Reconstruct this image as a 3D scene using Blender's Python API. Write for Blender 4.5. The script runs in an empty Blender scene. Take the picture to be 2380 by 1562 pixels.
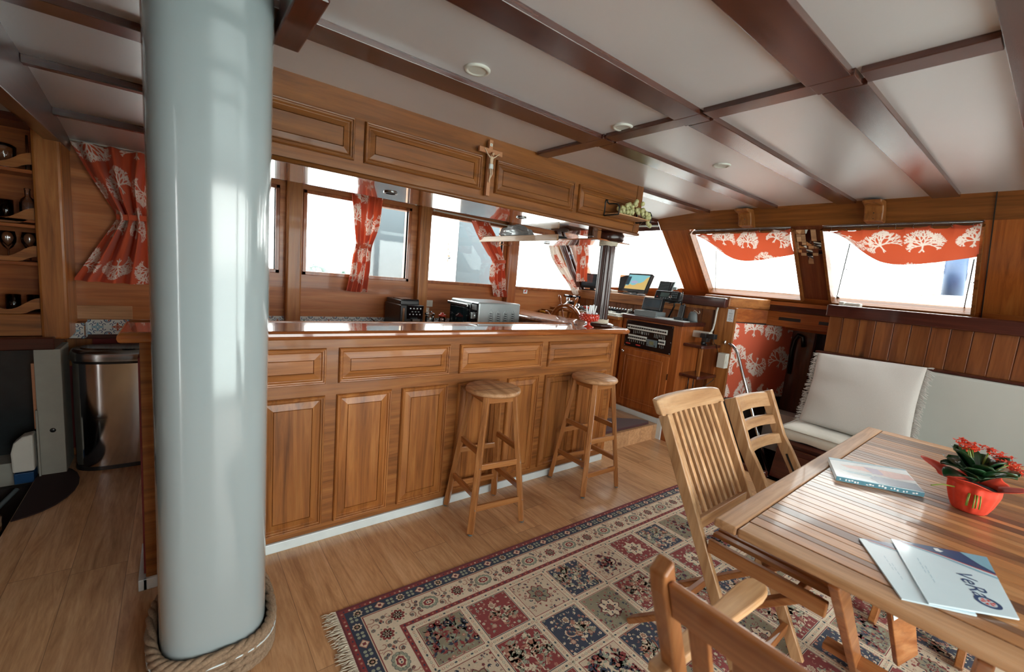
import bpy, math, random
import numpy as np
from mathutils import Vector, Matrix
R_ = math.radians
scn = bpy.context.scene
COL = scn.collection

# ---------------------------------------------------------------- camera
FPX = 1004.0; CAMH = 1.45
YAW, PITCH, ROLL = R_(38.29), R_(7.77), R_(-5.08)
fw = np.array([math.sin(YAW)*math.cos(PITCH), math.cos(YAW)*math.cos(PITCH), -math.sin(PITCH)])
rt = np.array([math.cos(YAW), -math.sin(YAW), 0.0]); dn = np.cross(fw, rt)
c_, s_ = math.cos(ROLL), math.sin(ROLL)
RT = c_*rt + s_*dn; DN = -s_*rt + c_*dn
cam = bpy.data.cameras.new('camera'); camo = bpy.data.objects.new('camera', cam); COL.objects.link(camo)
cam.sensor_width = 36.0; cam.sensor_fit = 'HORIZONTAL'; cam.lens = 36.0*FPX/2380.0; cam.clip_start = 0.02; cam.clip_end = 500
camo.matrix_world = Matrix(((RT[0], -DN[0], -fw[0], 0), (RT[1], -DN[1], -fw[1], 0), (RT[2], -DN[2], -fw[2], CAMH), (0, 0, 0, 1)))
scn.camera = camo
cam.dof.use_dof = True; cam.dof.focus_distance = 2.7; cam.dof.aperture_fstop = 2.8

def at(px, py, x=None, y=None, z=None):
    """a point of the place, measured on a known plane of the room"""
    d = RT*(px-1190)/FPX + DN*(py-781)/FPX + fw
    t = (z-CAMH)/d[2] if z is not None else (y/d[1] if y is not None else x/d[0])
    return Vector((t*d[0], t*d[1], CAMH+t*d[2]))

# ---------------------------------------------------------------- light and exposure
scn.view_settings.view_transform = 'Standard'; scn.view_settings.look = 'None'
scn.view_settings.gamma = 1.0; scn.view_settings.use_curve_mapping = False
scn.view_settings.exposure = 0.0
wd = bpy.data.worlds.new('sky'); scn.world = wd; wd.use_nodes = True
bg = wd.node_tree.nodes['Background']; bg.inputs[0].default_value = (0.98, 0.985, 0.97, 1); bg.inputs[1].default_value = 12.5
cy = scn.cycles
cy.max_bounces = 8; cy.diffuse_bounces = 6; cy.glossy_bounces = 4; cy.transmission_bounces = 6; cy.transparent_max_bounces = 12
cy.sample_clamp_indirect = 6.0; cy.caustics_reflective = False; cy.caustics_refractive = False
cy.use_denoising = True

def daylight(name, loc, rot, sx, sy):
    """a window opening through which the sky lights the cabin (light portal)"""
    l = bpy.data.lights.new(name, 'AREA'); l.shape = 'RECTANGLE'; l.size = sx; l.size_y = sy
    l.cycles.is_portal = True
    o = bpy.data.objects.new(name, l); COL.objects.link(o); o.location = loc; o.rotation_euler = rot
daylight('sky_side_left', (2.0, 4.06, 1.66), (R_(-90), 0, 0), 4.6, 0.75)
daylight('sky_bow', (4.62, 1.7, 1.78), (0, R_(112), 0), 0.8, 3.6)
daylight('sky_aft_door', (-2.95, -1.08, 1.1), (0, R_(-90), 0), 1.9, .35)
daylight('sky_side_right', (1.9, -1.72, 1.05), (R_(90), 0, 0), 5.0, 2.0)

# ---------------------------------------------------------------- materials
def lin(c):
    return tuple(((v/255)/12.92 if v/255 <= 0.04045 else ((v/255+0.055)/1.055)**2.4) for v in c) + (1,)
MATS = {}
class NT:
    def __init__(s, name):
        s.m = bpy.data.materials.new(name); s.m.use_nodes = True; s.t = s.m.node_tree; s.n = s.t.nodes
        s.b = s.n['Principled BSDF']; s.out = s.n['Material Output']; MATS[name] = s.m
    def new(s, t, **k):
        x = s.n.new(t)
        for a, v in k.items(): setattr(x, a, v)
        return x
    def link(s, a, b): s.t.links.new(a, b)
    def coord(s, scale=(1, 1, 1), rot=(0, 0, 0), which='Object'):
        tc = s.new('ShaderNodeTexCoord'); mp = s.new('ShaderNodeMapping')
        mp.inputs['Scale'].default_value = scale; mp.inputs['Rotation'].default_value = rot
        s.link(tc.outputs[which], mp.inputs[0]); return mp.outputs[0]
    def noise(s, vec, scale, detail=3, rough=.5, dist=0):
        n = s.new('ShaderNodeTexNoise'); n.inputs['Scale'].default_value = scale; n.inputs['Detail'].default_value = detail
        n.inputs['Roughness'].default_value = rough; n.inputs['Distortion'].default_value = dist
        s.link(vec, n.inputs['Vector']); return n.outputs['Fac']
    def ramp(s, fac, stops):
        r = s.new('ShaderNodeValToRGB'); e = r.color_ramp.elements
        e[0].position, e[0].color = stops[0]; e[1].position, e[1].color = stops[-1]
        for p, c in stops[1:-1]:
            k = e.new(p); k.color = c
        s.link(fac, r.inputs[0]); return r.outputs[0]
    def mix(s, fac, a, b, mode='MIX'):
        m = s.new('ShaderNodeMix', data_type='RGBA', blend_type=mode)
        for sock, v in ((m.inputs[0], fac), (m.inputs[6], a), (m.inputs[7], b)):
            if hasattr(v, 'is_output') or isinstance(v, bpy.types.NodeSocket): s.link(v, sock)
            else: sock.default_value = v
        return m.outputs[2]
    def math(s, op, a, b=0.0, c=None):
        m = s.new('ShaderNodeMath', operation=op)
        for i, v in enumerate((a, b) if c is None else (a, b, c)):
            if isinstance(v, bpy.types.NodeSocket): s.link(v, m.inputs[i])
            else: m.inputs[i].default_value = v
        return m.outputs[0]
    def bump(s, h, strength=.2, dist=.002):
        b = s.new('ShaderNodeBump'); b.inputs['Strength'].default_value = strength; b.inputs['Distance'].default_value = dist
        s.link(h, b.inputs['Height']); s.link(b.outputs[0], s.b.inputs['Normal'])
    def fin(s, color, rough=.5, coat=0., metal=0., spec=.5, coat_rough=.08):
        if isinstance(color, bpy.types.NodeSocket): s.link(color, s.b.inputs['Base Color'])
        else: s.b.inputs['Base Color'].default_value = color
        s.b.inputs['Roughness'].default_value = rough; s.b.inputs['Metallic'].default_value = metal
        s.b.inputs['Coat Weight'].default_value = coat; s.b.inputs['Coat Roughness'].default_value = coat_rough
        s.b.inputs['Specular IOR Level'].default_value = spec
        return s.m

def plain(name, rgb, rough=.5, coat=0., metal=0., var=0.06, vs=18.0, bump=0.0, spec=.5, sheen=0):
    t = NT(name); v = t.coord(); n = t.noise(v, vs, 3)
    a = lin(rgb); d = tuple(x*(1-var*2) for x in a[:3])+(1,); l = tuple(min(1, x*(1+var)) for x in a[:3])+(1,)
    col = t.ramp(n, [(.3, d), (.7, l)])
    if bump: t.bump(t.noise(v, vs*8, 2), bump, .001)
    if sheen: t.b.inputs['Sheen Weight'].default_value = sheen
    return t.fin(col, rough, coat, metal, spec)

def wood(name, dark, mid, light, axis='X', rough=.35, coat=.5, scale=1.0, var=.5, knots=0.0, coat_rough=.06):
    """varnished or bare timber with grain along an axis of the object"""
    t = NT(name); k = {'X': (.06, 1, 1), 'Y': (1, .06, 1), 'Z': (1, 1, .06), 'R': (.06, 1, .06)}[axis]
    oi = t.new('ShaderNodeObjectInfo')
    tc = t.new('ShaderNodeTexCoord'); add = t.new('ShaderNodeVectorMath', operation='ADD')
    mul = t.new('ShaderNodeVectorMath', operation='SCALE'); mul.inputs['Scale'].default_value = 7.3
    cmb = t.new('ShaderNodeCombineXYZ')
    for i in range(3): t.link(oi.outputs['Random'], cmb.inputs[i])
    t.link(cmb.outputs[0], mul.inputs[0]); t.link(tc.outputs['Object'], add.inputs[0]); t.link(mul.outputs[0], add.inputs[1])
    mp = t.new('ShaderNodeMapping'); mp.inputs['Scale'].default_value = k; t.link(add.outputs[0], mp.inputs[0])
    v = mp.outputs[0]
    n1 = t.noise(v, 26*scale, 5, .62, .6); n2 = t.noise(v, 150*scale, 3, .6)
    n3 = t.noise(add.outputs[0], 1.6*scale, 2)
    col = t.ramp(n1, [(.28, lin(dark)), (.5, lin(mid)), (.72, lin(light))])
    col = t.mix(.28, col, t.ramp(n2, [(.35, lin(dark)), (.6, lin(light))]), 'MULTIPLY') if var > .4 else col
    col = t.mix(t.math('MULTIPLY', n3, var*.5), col, lin(dark))
    hv = t.new('ShaderNodeHueSaturation'); t.link(col, hv.inputs['Color'])
    t.link(t.math('MULTIPLY_ADD', oi.outputs['Random'], .28, .92), hv.inputs['Value']); col = hv.outputs[0]
    if knots:
        vo = t.new('ShaderNodeTexVoronoi'); vo.inputs['Scale'].default_value = 3.2
        mk = t.new('ShaderNodeMapping'); mk.inputs['Scale'].default_value = {'X': (.45, 1, 1), 'Y': (1, .45, 1), 'Z': (1, 1, .45), 'R': (.45, 1, .45)}[axis]
        t.link(add.outputs[0], mk.inputs[0]); t.link(mk.outputs[0], vo.inputs['Vector'])
        kf = t.ramp(vo.outputs['Distance'], [(.03, (1, 1, 1, 1)), (.085, (0, 0, 0, 1))])
        col = t.mix(t.math('MULTIPLY', kf, knots), col, tuple(x*.35 for x in lin(dark)[:3])+(1,))
    t.bump(n1, .12, .0012)
    return t.fin(col, rough, coat, spec=.32, coat_rough=coat_rough)

W_BAR = {a: wood('varnished_teak_'+a.lower(), (110, 66, 30), (162, 104, 52), (188, 130, 72), a, .42, .16) for a in 'XYZ'}
W_BARD = {a: wood('amber_plank_'+a.lower(), (112, 56, 22), (160, 90, 40), (184, 116, 60), a, .38, .35, .8) for a in 'XYZ'}
W_UP = {a: wood('honey_mahogany_'+a.lower(), (98, 56, 22), (138, 84, 38), (158, 102, 50), a, .42, .14) for a in 'XYZ'}
W_DARK = {a: wood('dark_mahogany_'+a.lower(), (52, 20, 14), (78, 34, 24), (100, 50, 36), a, .3, .6) for a in 'XYZ'}
W_BEAM = wood('ceiling_beam_mahogany', (60, 28, 20), (86, 44, 32), (104, 60, 46), 'X', .22, 1.0, coat_rough=.1)
W_BEAMY = wood('ceiling_crossbeam_mahogany', (60, 28, 20), (86, 44, 32), (104, 60, 46), 'Y', .22, 1.0, coat_rough=.24)
W_RAKE = wood('raked_pillar_timber', (120, 62, 26), (166, 96, 42), (186, 116, 56), 'R', .42, .25)
W_RAKED = wood('raked_dark_timber', (84, 38, 20), (112, 56, 30), (130, 74, 44), 'R', .4, .3)
W_POLE = wood('near_black_pole_timber', (34, 14, 10), (56, 26, 18), (72, 40, 30), 'Z', .35, .5)
W_TOP = {a: wood('glossy_bar_top_'+a.lower(), (110, 56, 24), (156, 90, 42), (182, 116, 60), a, .18, 1.0, coat_rough=.03) for a in 'XYZ'}
W_TEAK = {a: wood('bare_teak_'+a.lower(), (146, 106, 70), (190, 148, 108), (212, 174, 136), a, .5, .12) for a in 'XYZ'}
W_CHAIR = {a: wood('oiled_teak_'+a.lower(), (150, 108, 70), (190, 150, 108), (212, 178, 138), a, .42, .25) for a in 'XYZ'}
W_CHAIRD = {a: wood('orange_teak_'+a.lower(), (128, 76, 38), (164, 108, 62), (186, 134, 86), a, .42, .3) for a in 'XYZ'}
W_STOOL = {a: wood('stool_pine_'+a.lower(), (132, 82, 40), (174, 118, 66), (200, 148, 96), a, .35, .5) for a in 'XYZ'}
W_KNOT = wood('knotty_pine_panel', (84, 42, 18), (118, 66, 32), (144, 90, 48), 'Z', .36, .4, .8, .4, .85)
W_WALL = wood('window_wall_timber', (136, 80, 40), (186, 118, 66), (206, 144, 90), 'X', .42, .2, .55, .5, .5)

M_CEIL = plain('painted_ceiling_panel', (203, 201, 202), .36, 1.0, 0, .015, 2.0, spec=.9); M_CEIL.node_tree.nodes['Principled BSDF'].inputs['Coat Roughness'].default_value = .36; M_CEIL.node_tree.nodes['Principled BSDF'].inputs['Coat IOR'].default_value = 2.4
for w_ in (W_BEAM, W_BEAMY): w_.node_tree.nodes['Principled BSDF'].inputs['Coat IOR'].default_value = 1.6; w_.node_tree.nodes['Principled BSDF'].inputs['Coat Roughness'].default_value = .25
M_MAST = plain('white_gelcoat', (154, 166, 168), .16, .6, 0, .01, 2.0, bump=.03)
M_WHITE = plain('white_trim_plastic', (214, 226, 228), .3, .2, 0, .02)
M_IVORY = plain('ivory_plastic', (206, 206, 196), .4, 0, 0, .02)
M_ORANGE = plain('red_glass', (196, 58, 36), .15, .6, 0, .04)
M_BLACK = plain('black_plastic', (22, 24, 26), .35, .1, 0, .05)
M_BLACKG = plain('black_gloss_panel', (10, 12, 18), .12, .4, 0, .02)
M_GREYP = plain('slate_grey_plastic', (92, 104, 108), .5, 0, 0, .03)
M_CHROME = plain('polished_chrome', (200, 204, 206), .12, 0, 1.0, .02)
M_STEEL = plain('brushed_steel', (150, 152, 152), .22, 0, 1.0, .03)
M_SILVER = plain('silver_paint', (168, 180, 182), .3, .2, .55, .02)
M_LINEN = plain('cream_linen', (196, 192, 180), .9, 0, 0, .04, 260, bump=.5, sheen=.3)
M_PILLOW = plain('natural_canvas', (204, 200, 194), .92, 0, 0, .035, 300, bump=.7, sheen=.3)
M_UPH = plain('grey_vinyl_upholstery', (196, 200, 194), .5, 0, 0, .02, 3, bump=.03)
M_ROPE = plain('hemp_rope', (150, 126, 102), .9, 0, 0, .15, 160, bump=.8)
M_ROPEW = plain('pale_cord', (206, 196, 176), .85, 0, 0, .08, 200, bump=.4)
M_CARPET = plain('burgundy_carpet', (74, 26, 30), .97, 0, 0, .12, 320, bump=.9, sheen=.2)
M_MATB = plain('dark_brown_mat', (40, 16, 14), .97, 0, 0, .12, 320, bump=.9)
M_REDWALL = plain('crimson_vinyl', (110, 22, 24), .6, 0, 0, .05)
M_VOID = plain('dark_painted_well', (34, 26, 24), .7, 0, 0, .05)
M_GREYPAINT = plain('grey_painted_board', (150, 150, 140), .6, 0, 0, .03)
M_PAPER = plain('white_paper', (222, 228, 230), .45, .2, 0, .01)
M_CARD = plain('brochure_coated_paper', (196, 216, 224), .3, .4, 0, .01)
M_NAVY = plain('printed_navy', (24, 66, 108), .35, .4, 0, .05)
M_RED = plain('printed_red', (196, 54, 44), .4, .2, 0, .04)
M_LBLUE = plain('printed_pale_blue', (120, 168, 188), .35, .4, 0, .05)
M_SALMON = plain('printed_salmon', (196, 128, 112), .35, .4, 0, .08, 60)
M_PURPLE = plain('printed_purple', (128, 84, 128), .35, .4, 0, .05)
M_TEALP = plain('printed_teal', (60, 122, 140), .35, .4, 0, .1, 80)
M_LEAF = plain('glossy_dark_leaf', (30, 66, 34), .3, .3, 0, .12, 30)
M_LEAF2 = plain('light_green_stem', (118, 136, 52), .5, 0, 0, .08, 30)
M_WRAP = plain('orange_felt_wrap', (214, 62, 34), .75, 0, 0, .05, 60, bump=.3)
M_PETAL = plain('scarlet_petal', (216, 62, 28), .55, 0, 0, .08, 60)
M_GRAPE = plain('pale_green_grape', (190, 186, 132), .25, .3, 0, .08, 20)
M_IRON = plain('wrought_iron', (26, 34, 36), .45, 0, 0, .05)
M_GOLD = plain('brass_yellow', (196, 150, 50), .35, 0, .4, .05)
M_GREYCARD = plain('grey_enamel', (112, 120, 122), .5, 0, 0, .03)
M_SKIN = plain('carved_ivory_resin', (204, 176, 146), .5, 0, 0, .05, 90)
M_CLOTHW = plain('pale_resin_cloth', (206, 208, 204), .5, 0, 0, .03)
M_PALEWOOD = plain('pale_beech', (172, 116, 78), .5, 0, 0, .05, 60)
M_BOATSHADE = plain('shaded_boat_side', (50, 66, 74), .5, 0, 0, .01, .5)  # the boat side's shade is put into this dark blue-grey base colour
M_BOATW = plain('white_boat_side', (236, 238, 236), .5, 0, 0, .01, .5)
M_SEA = plain('pale_sea', (206, 216, 216), .4, 0, 0, .02, .3)
M_FOLIAGE = plain('distant_foliage', (62, 84, 76), .9, 0, 0, .15, 3)
M_FENDER = plain('blue_fender_vinyl', (18, 52, 86), .5, 0, 0, .05, 12)
M_BAGP = plain('clear_grey_plastic_bag', (186, 192, 194), .25, .3, 0, .12, 20)
M_TILEB = plain('tile_deep_blue', (38, 62, 104), .25, .5, 0, .05)
M_TILEC = plain('tile_sky_blue', (112, 158, 182), .25, .5, 0, .05)
M_TILEW = plain('tile_white', (214, 220, 216), .25, .5, 0, .02)
M_TILER = plain('tile_brick_red', (160, 72, 44), .25, .5, 0, .05)
M_TILEG = plain('tile_green', (56, 84, 60), .25, .5, 0, .05)

def glass(name, tint=(1, 1, 1, 1), f=1.0):
    t = NT(name); t.n.remove(t.b)
    tr = t.new('ShaderNodeBsdfTransparent'); tr.inputs[0].default_value = tint
    gl = t.new('ShaderNodeBsdfGlossy'); gl.inputs['Roughness'].default_value = .03
    fr = t.new('ShaderNodeFresnel'); fr.inputs[0].default_value = 1.45
    mx = t.new('ShaderNodeMixShader'); t.link(t.math('MULTIPLY', fr.outputs[0], f), mx.inputs[0])
    t.link(tr.outputs[0], mx.inputs[1]); t.link(gl.outputs[0], mx.inputs[2]); t.link(mx.outputs[0], t.out.inputs[0])
    return t.m
M_GLASS = glass('window_glass', (.97, .99, .98, 1), .8)
M_GLASSW = glass('drinking_glass', (.96, .975, .975, 1), 2.2)
M_TINT = glass('smoked_oven_glass', (.08, .1, .11, 1), 1.2)

def cloth(name, translucent=.16):
    t = NT(name); at_ = t.new('ShaderNodeAttribute', attribute_name='Col')
    v = t.coord(); t.bump(t.noise(v, 600, 2), .25, .0006)
    t.fin(at_.outputs['Color'], .85, 0)
    t.b.inputs['Sheen Weight'].default_value = .2
    tl = t.new('ShaderNodeBsdfTranslucent'); t.link(at_.outputs['Color'], tl.inputs[0])
    mx = t.new('ShaderNodeMixShader'); mx.inputs[0].default_value = translucent
    t.link(t.b.outputs[0], mx.inputs[1]); t.link(tl.outputs[0], mx.inputs[2]); t.link(mx.outputs[0], t.out.inputs[0])
    return t.m
M_CORAL = cloth('coral_print_curtain_cloth'); M_CORALW = cloth('coral_print_wall_cloth', 0.0)

def floor_mat():
    t = NT('oak_plank_floor'); v = t.coord((1, 1, 1))
    sp = t.new('ShaderNodeSeparateXYZ'); t.link(v, sp.inputs[0])
    row = t.math('FLOOR', t.math('DIVIDE', sp.outputs[0], .19))
    wn = t.new('ShaderNodeTexWhiteNoise', noise_dimensions='1D'); t.link(row, wn.inputs['W'])
    yy = t.math('ADD', sp.outputs[1], t.math('MULTIPLY', wn.outputs[0], 1.28))
    seg = t.math('FLOOR', t.math('DIVIDE', yy, 1.28))
    wn2 = t.new('ShaderNodeTexWhiteNoise', noise_dimensions='2D')
    cb = t.new('ShaderNodeCombineXYZ'); t.link(row, cb.inputs[0]); t.link(seg, cb.inputs[1]); t.link(cb.outputs[0], wn2.inputs['Vector'])
    off = t.new('ShaderNodeVectorMath', operation='SCALE'); off.inputs['Scale'].default_value = 9; t.link(wn2.outputs['Color'], off.inputs[0])
    ad = t.new('ShaderNodeVectorMath', operation='ADD'); t.link(v, ad.inputs[0]); t.link(off.outputs[0], ad.inputs[1])
    mp = t.new('ShaderNodeMapping'); mp.inputs['Scale'].default_value = (1, .09, 1); t.link(ad.outputs[0], mp.inputs[0])
    n1 = t.noise(mp.outputs[0], 17, 8, .68, 1.6); n2 = t.noise(mp.outputs[0], 120, 3, .6); n3 = t.noise(ad.outputs[0], 3.2, 3)
    col = t.ramp(n1, [(.25, lin((150, 108, 72))), (.5, lin((212, 168, 124))), (.75, lin((236, 198, 156)))])
    col = t.mix(.25, col, t.ramp(n2, [(.35, lin((150, 112, 82))), (.6, (1, 1, 1, 1))]), 'MULTIPLY')
    col = t.mix(t.math('MULTIPLY', n3, .5), col, lin((166, 118, 78)))
    # knots
    mk = t.new('ShaderNodeMapping'); mk.inputs['Scale'].default_value = (1, .42, 1); t.link(ad.outputs[0], mk.inputs[0])
    vo = t.new('ShaderNodeTexVoronoi'); vo.inputs['Scale'].default_value = 3.1; t.link(mk.outputs[0], vo.inputs['Vector'])
    kf = t.ramp(vo.outputs['Distance'], [(.02, (1, 1, 1, 1)), (.075, (0, 0, 0, 1))])
    col = t.mix(t.math('MULTIPLY', kf, .85), col, lin((74, 46, 30)))
    hv = t.new('ShaderNodeHueSaturation'); t.link(col, hv.inputs['Color']); t.link(t.math('MULTIPLY_ADD', wn2.outputs[0], .26, .86), hv.inputs['Value'])
    fx = t.math('ABSOLUTE', t.math('SUBTRACT', t.math('FRACT', t.math('DIVIDE', sp.outputs[0], .19)), .5))
    fy = t.math('ABSOLUTE', t.math('SUBTRACT', t.math('FRACT', t.math('DIVIDE', yy, 1.28)), .5))
    g = t.math('MAXIMUM', t.math('GREATER_THAN', fx, .494), t.math('GREATER_THAN', fy, .4990))
    col = t.mix(t.math('MULTIPLY', g, .6), hv.outputs[0], lin((70, 46, 32)))
    t.bump(n1, .06, .001)
    return t.fin(col, .32, .25)
M_FLOOR = floor_mat()

def table_mat():
    """slatted teak top: each slat with its own tone"""
    t = NT('teak_table_slats'); v = t.coord()
    sp = t.new('ShaderNodeSeparateXYZ'); t.link(v, sp.inputs[0])
    q_ = t.math('DIVIDE', t.math('SUBTRACT', sp.outputs[0], .0875), .086)
    row = t.math('ADD', t.math('MULTIPLY', t.math('FLOOR', q_), 2), t.math('GREATER_THAN', t.math('FRACT', q_), .62))
    wn = t.new('ShaderNodeTexWhiteNoise', noise_dimensions='1D'); t.link(row, wn.inputs['W'])
    off = t.new('ShaderNodeVectorMath', operation='SCALE'); off.inputs['Scale'].default_value = 9; t.link(wn.outputs['Color'], off.inputs[0])
    ad = t.new('ShaderNodeVectorMath', operation='ADD'); t.link(v, ad.inputs[0]); t.link(off.outputs[0], ad.inputs[1])
    mp = t.new('ShaderNodeMapping'); mp.inputs['Scale'].default_value = (1, .07, 1); t.link(ad.outputs[0], mp.inputs[0])
    n1 = t.noise(mp.outputs[0], 30, 5, .6, .8); n2 = t.noise(mp.outputs[0], 160, 3)
    a = t.ramp(wn.outputs[0], [(0, lin((104, 78, 60))), (.3, lin((142, 106, 76))), (.65, lin((176, 130, 86))), (1, lin((190, 148, 104)))])
    col = t.mix(.4, a, t.ramp(n1, [(.3, lin((110, 80, 60))), (.7, lin((206, 174, 140)))]), 'OVERLAY')
    col = t.mix(.25, col, t.ramp(n2, [(.35, lin((150, 120, 96))), (.6, (1, 1, 1, 1))]), 'MULTIPLY')
    t.bump(n1, .08, .001)
    return t.fin(col, .38, .22)
M_SLATS = table_mat()

# ---------------------------------------------------------------- mesh builder
class MB:
    def __init__(s): s.v = []; s.f = []; s.mi = []; s.sm = []
    def add(s, vs, fs, mi=0, sm=False):
        o = len(s.v); s.v += [tuple(map(float, p)) for p in vs]
        for f in fs: s.f.append(tuple(i+o for i in f)); s.mi.append(mi); s.sm.append(sm)
        return s
    def box(s, x0, x1, y0, y1, z0, z1, mi=0):
        if x0 > x1: x0, x1 = x1, x0
        if y0 > y1: y0, y1 = y1, y0
        if z0 > z1: z0, z1 = z1, z0
        return s.add([(x0, y0, z0), (x1, y0, z0), (x1, y1, z0), (x0, y1, z0), (x0, y0, z1), (x1, y0, z1), (x1, y1, z1), (x0, y1, z1)],
              [(3, 2, 1, 0), (4, 5, 6, 7), (0, 1, 5, 4), (1, 2, 6, 5), (2, 3, 7, 6), (3, 0, 4, 7)], mi)
    def bar(s, p, q, w, h, up=(0, 0, 1), mi=0, w2=None, h2=None):
        """beam of width w (sideways) and height h (along up) from p to q"""
        p, q = Vector(p), Vector(q); d = (q-p).normalized(); sd = d.cross(Vector(up)).normalized(); u = sd.cross(d).normalized()
        w2 = w if w2 is None else w2; h2 = h if h2 is None else h2; vs = []
        for c, a, b in ((p, w, h), (q, w2, h2)):
            for i, j in ((-1, -1), (1, -1), (1, 1), (-1, 1)): vs.append(c+sd*(i*a/2)+u*(j*b/2))
        return s.add(vs, [(0, 1, 2, 3), (7, 6, 5, 4), (4, 5, 1, 0), (5, 6, 2, 1), (6, 7, 3, 2), (7, 4, 0, 3)], mi)
    def tube(s, pts, r, n=10, mi=0, cap=True, closed=False):
        P = [Vector(p) for p in pts]; m = len(P); rs = [r]*m if not hasattr(r, '__len__') else r
        vs = []; ref = None
        for i in range(m):
            a = P[(i-1) % m] if (closed or i > 0) else P[i]; b = P[(i+1) % m] if (closed or i < m-1) else P[i]
            d = (b-a).normalized() if (b-a).length > 1e-9 else Vector((0, 0, 1))
            if ref is None: ref = d.orthogonal().normalized()
            ref = (ref - d*ref.dot(d)); ref = ref.normalized() if ref.length > 1e-6 else d.orthogonal().normalized()
            bn = d.cross(ref)
            for k in range(n):
                t = 2*math.pi*k/n; vs.append(P[i]+(ref*math.cos(t)+bn*math.sin(t))*rs[i])
        fs = []
        for i in range(m if closed else m-1):
            j = (i+1) % m
            for k in range(n): fs.append((i*n+k, i*n+(k+1) % n, j*n+(k+1) % n, j*n+k))
        s.add(vs, fs, mi, True)
        if cap and not closed:
            o = len(s.v)-len(vs); s.f += [tuple(o+k for k in range(n))[::-1], tuple(o+(m-1)*n+k for k in range(n))]; s.mi += [mi]*2; s.sm += [False]*2
        return s
    def lathe(s, prof, c=(0, 0, 0), n=24, mi=0, ax=(0, 0, 1), sx=1., sy=1., sm=True):
        c = Vector(c); a = Vector(ax).normalized(); u = a.orthogonal().normalized() if abs(a.z) < .999 else Vector((1, 0, 0)); w = a.cross(u)
        vs = []; m = len(prof)
        for r, h in prof:
            for k in range(n):
                t = 2*math.pi*k/n; vs.append(c+a*h+u*(r*sx*math.cos(t))+w*(r*sy*math.sin(t)))
        fs = [(i*n+k, i*n+(k+1) % n, (i+1)*n+(k+1) % n, (i+1)*n+k) for i in range(m-1) for k in range(n)]
        s.add(vs, fs, mi, sm)
        o = len(s.v)-len(vs)
        if prof[0][0] > 1e-5: s.f.append(tuple(o+k for k in range(n))[::-1]); s.mi.append(mi); s.sm.append(False)
        if prof[-1][0] > 1e-5: s.f.append(tuple(o+(m-1)*n+k for k in range(n))); s.mi.append(mi); s.sm.append(False)
        return s
    def prism(s, poly, vec, mi=0):
        P = [Vector(p) for p in poly]; v = Vector(vec); n = len(P)
        nr = Vector((0, 0, 0))
        for i in range(n): nr += P[i].cross(P[(i+1) % n])
        if nr.dot(v) > 0: P = P[::-1]
        return s.add(P+[p+v for p in P], [tuple(range(n)), tuple(range(2*n-1, n-1, -1))]+[(i, i+n, (i+1) % n+n, (i+1) % n) for i in range(n)], mi)
    def grid(s, fn, nu, nv, mi=0, sm=True, cu=False):
        vs = [fn(i/(nu if cu else nu-1), j/(nv-1)) for j in range(nv) for i in range(nu)]
        fs = [(j*nu+i, j*nu+(i+1) % nu, (j+1)*nu+(i+1) % nu, (j+1)*nu+i) for j in range(nv-1) for i in range(nu if cu else nu-1)]
        return s.add(vs, fs, mi, sm)
    def ball(s, c, r, n=10, mi=0, sc=(1, 1, 1)):
        c = Vector(c); m = max(5, n//2+1)
        vs = [c+Vector((0, 0, r*sc[2]))]
        for j in range(1, m):
            a = math.pi*j/m
            for k in range(n):
                t = 2*math.pi*k/n; vs.append(c+Vector((r*sc[0]*math.sin(a)*math.cos(t), r*sc[1]*math.sin(a)*math.sin(t), r*sc[2]*math.cos(a))))
        vs.append(c-Vector((0, 0, r*sc[2]))); L = len(vs)-1
        fs = [(0, 1+k, 1+(k+1) % n) for k in range(n)]
        for j in range(m-2):
            for k in range(n): fs.append((1+j*n+k, 1+(j+1)*n+k, 1+(j+1)*n+(k+1) % n, 1+j*n+(k+1) % n))
        fs += [(L, 1+(m-2)*n+(k+1) % n, 1+(m-2)*n+k) for k in range(n)]
        return s.add(vs, fs, mi, True)

OFF = {}
def smooth_name(o): return o
def build(name, mb, mats, parent=None, bevel=0, seg=2, sub=0, origin=None, kind=None, solid=0):
    if not isinstance(mats, (list, tuple)): mats = [mats]
    V = np.array(mb.v, float)
    if parent is not None: off = OFF[parent.name]
    elif origin is not None: off = np.array(origin, float)
    else: off = np.array([(V[:, 0].min()+V[:, 0].max())/2, (V[:, 1].min()+V[:, 1].max())/2, V[:, 2].min()])
    me = bpy.data.meshes.new(name); me.from_pydata((V-off).tolist(), [], mb.f)
    for m in mats: me.materials.append(m)
    me.polygons.foreach_set('material_index', mb.mi); me.polygons.foreach_set('use_smooth', mb.sm); me.update()
    o = bpy.data.objects.new(name, me); COL.objects.link(o); OFF[o.name] = off
    if parent is not None: o.parent = parent
    else: o.location = off
    if solid: md = o.modifiers.new('thickness', 'SOLIDIFY'); md.thickness = solid; md.offset = 0
    if bevel:
        md = o.modifiers.new('bevel', 'BEVEL'); md.width = bevel; md.segments = seg; md.limit_method = 'ANGLE'; md.angle_limit = R_(35)
    if sub: md = o.modifiers.new('subdivision', 'SUBSURF'); md.levels = sub; md.render_levels = sub
    if kind: o['kind'] = kind
    return o
def tag(o, label, cat, group=None):
    o['label'] = label; o['category'] = cat
    if group: o['group'] = group
    return o
def thing(name, label, cat, loc=(0, 0, 0), rz=0.0, group=None, local=False):
    o = bpy.data.objects.new(name, None); COL.objects.link(o); o.location = loc; o.rotation_euler = (0, 0, rz)
    o.empty_display_size = .05
    OFF[o.name] = np.zeros(3) if local else np.array(loc, float)
    return tag(o, label, cat, group)
def struct(name, mb, mats, bevel=0, **k): return build(name, mb, mats, None, bevel, kind='structure', **k)
def children(o): return [c for c in bpy.data.objects if c.parent == o]
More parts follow.
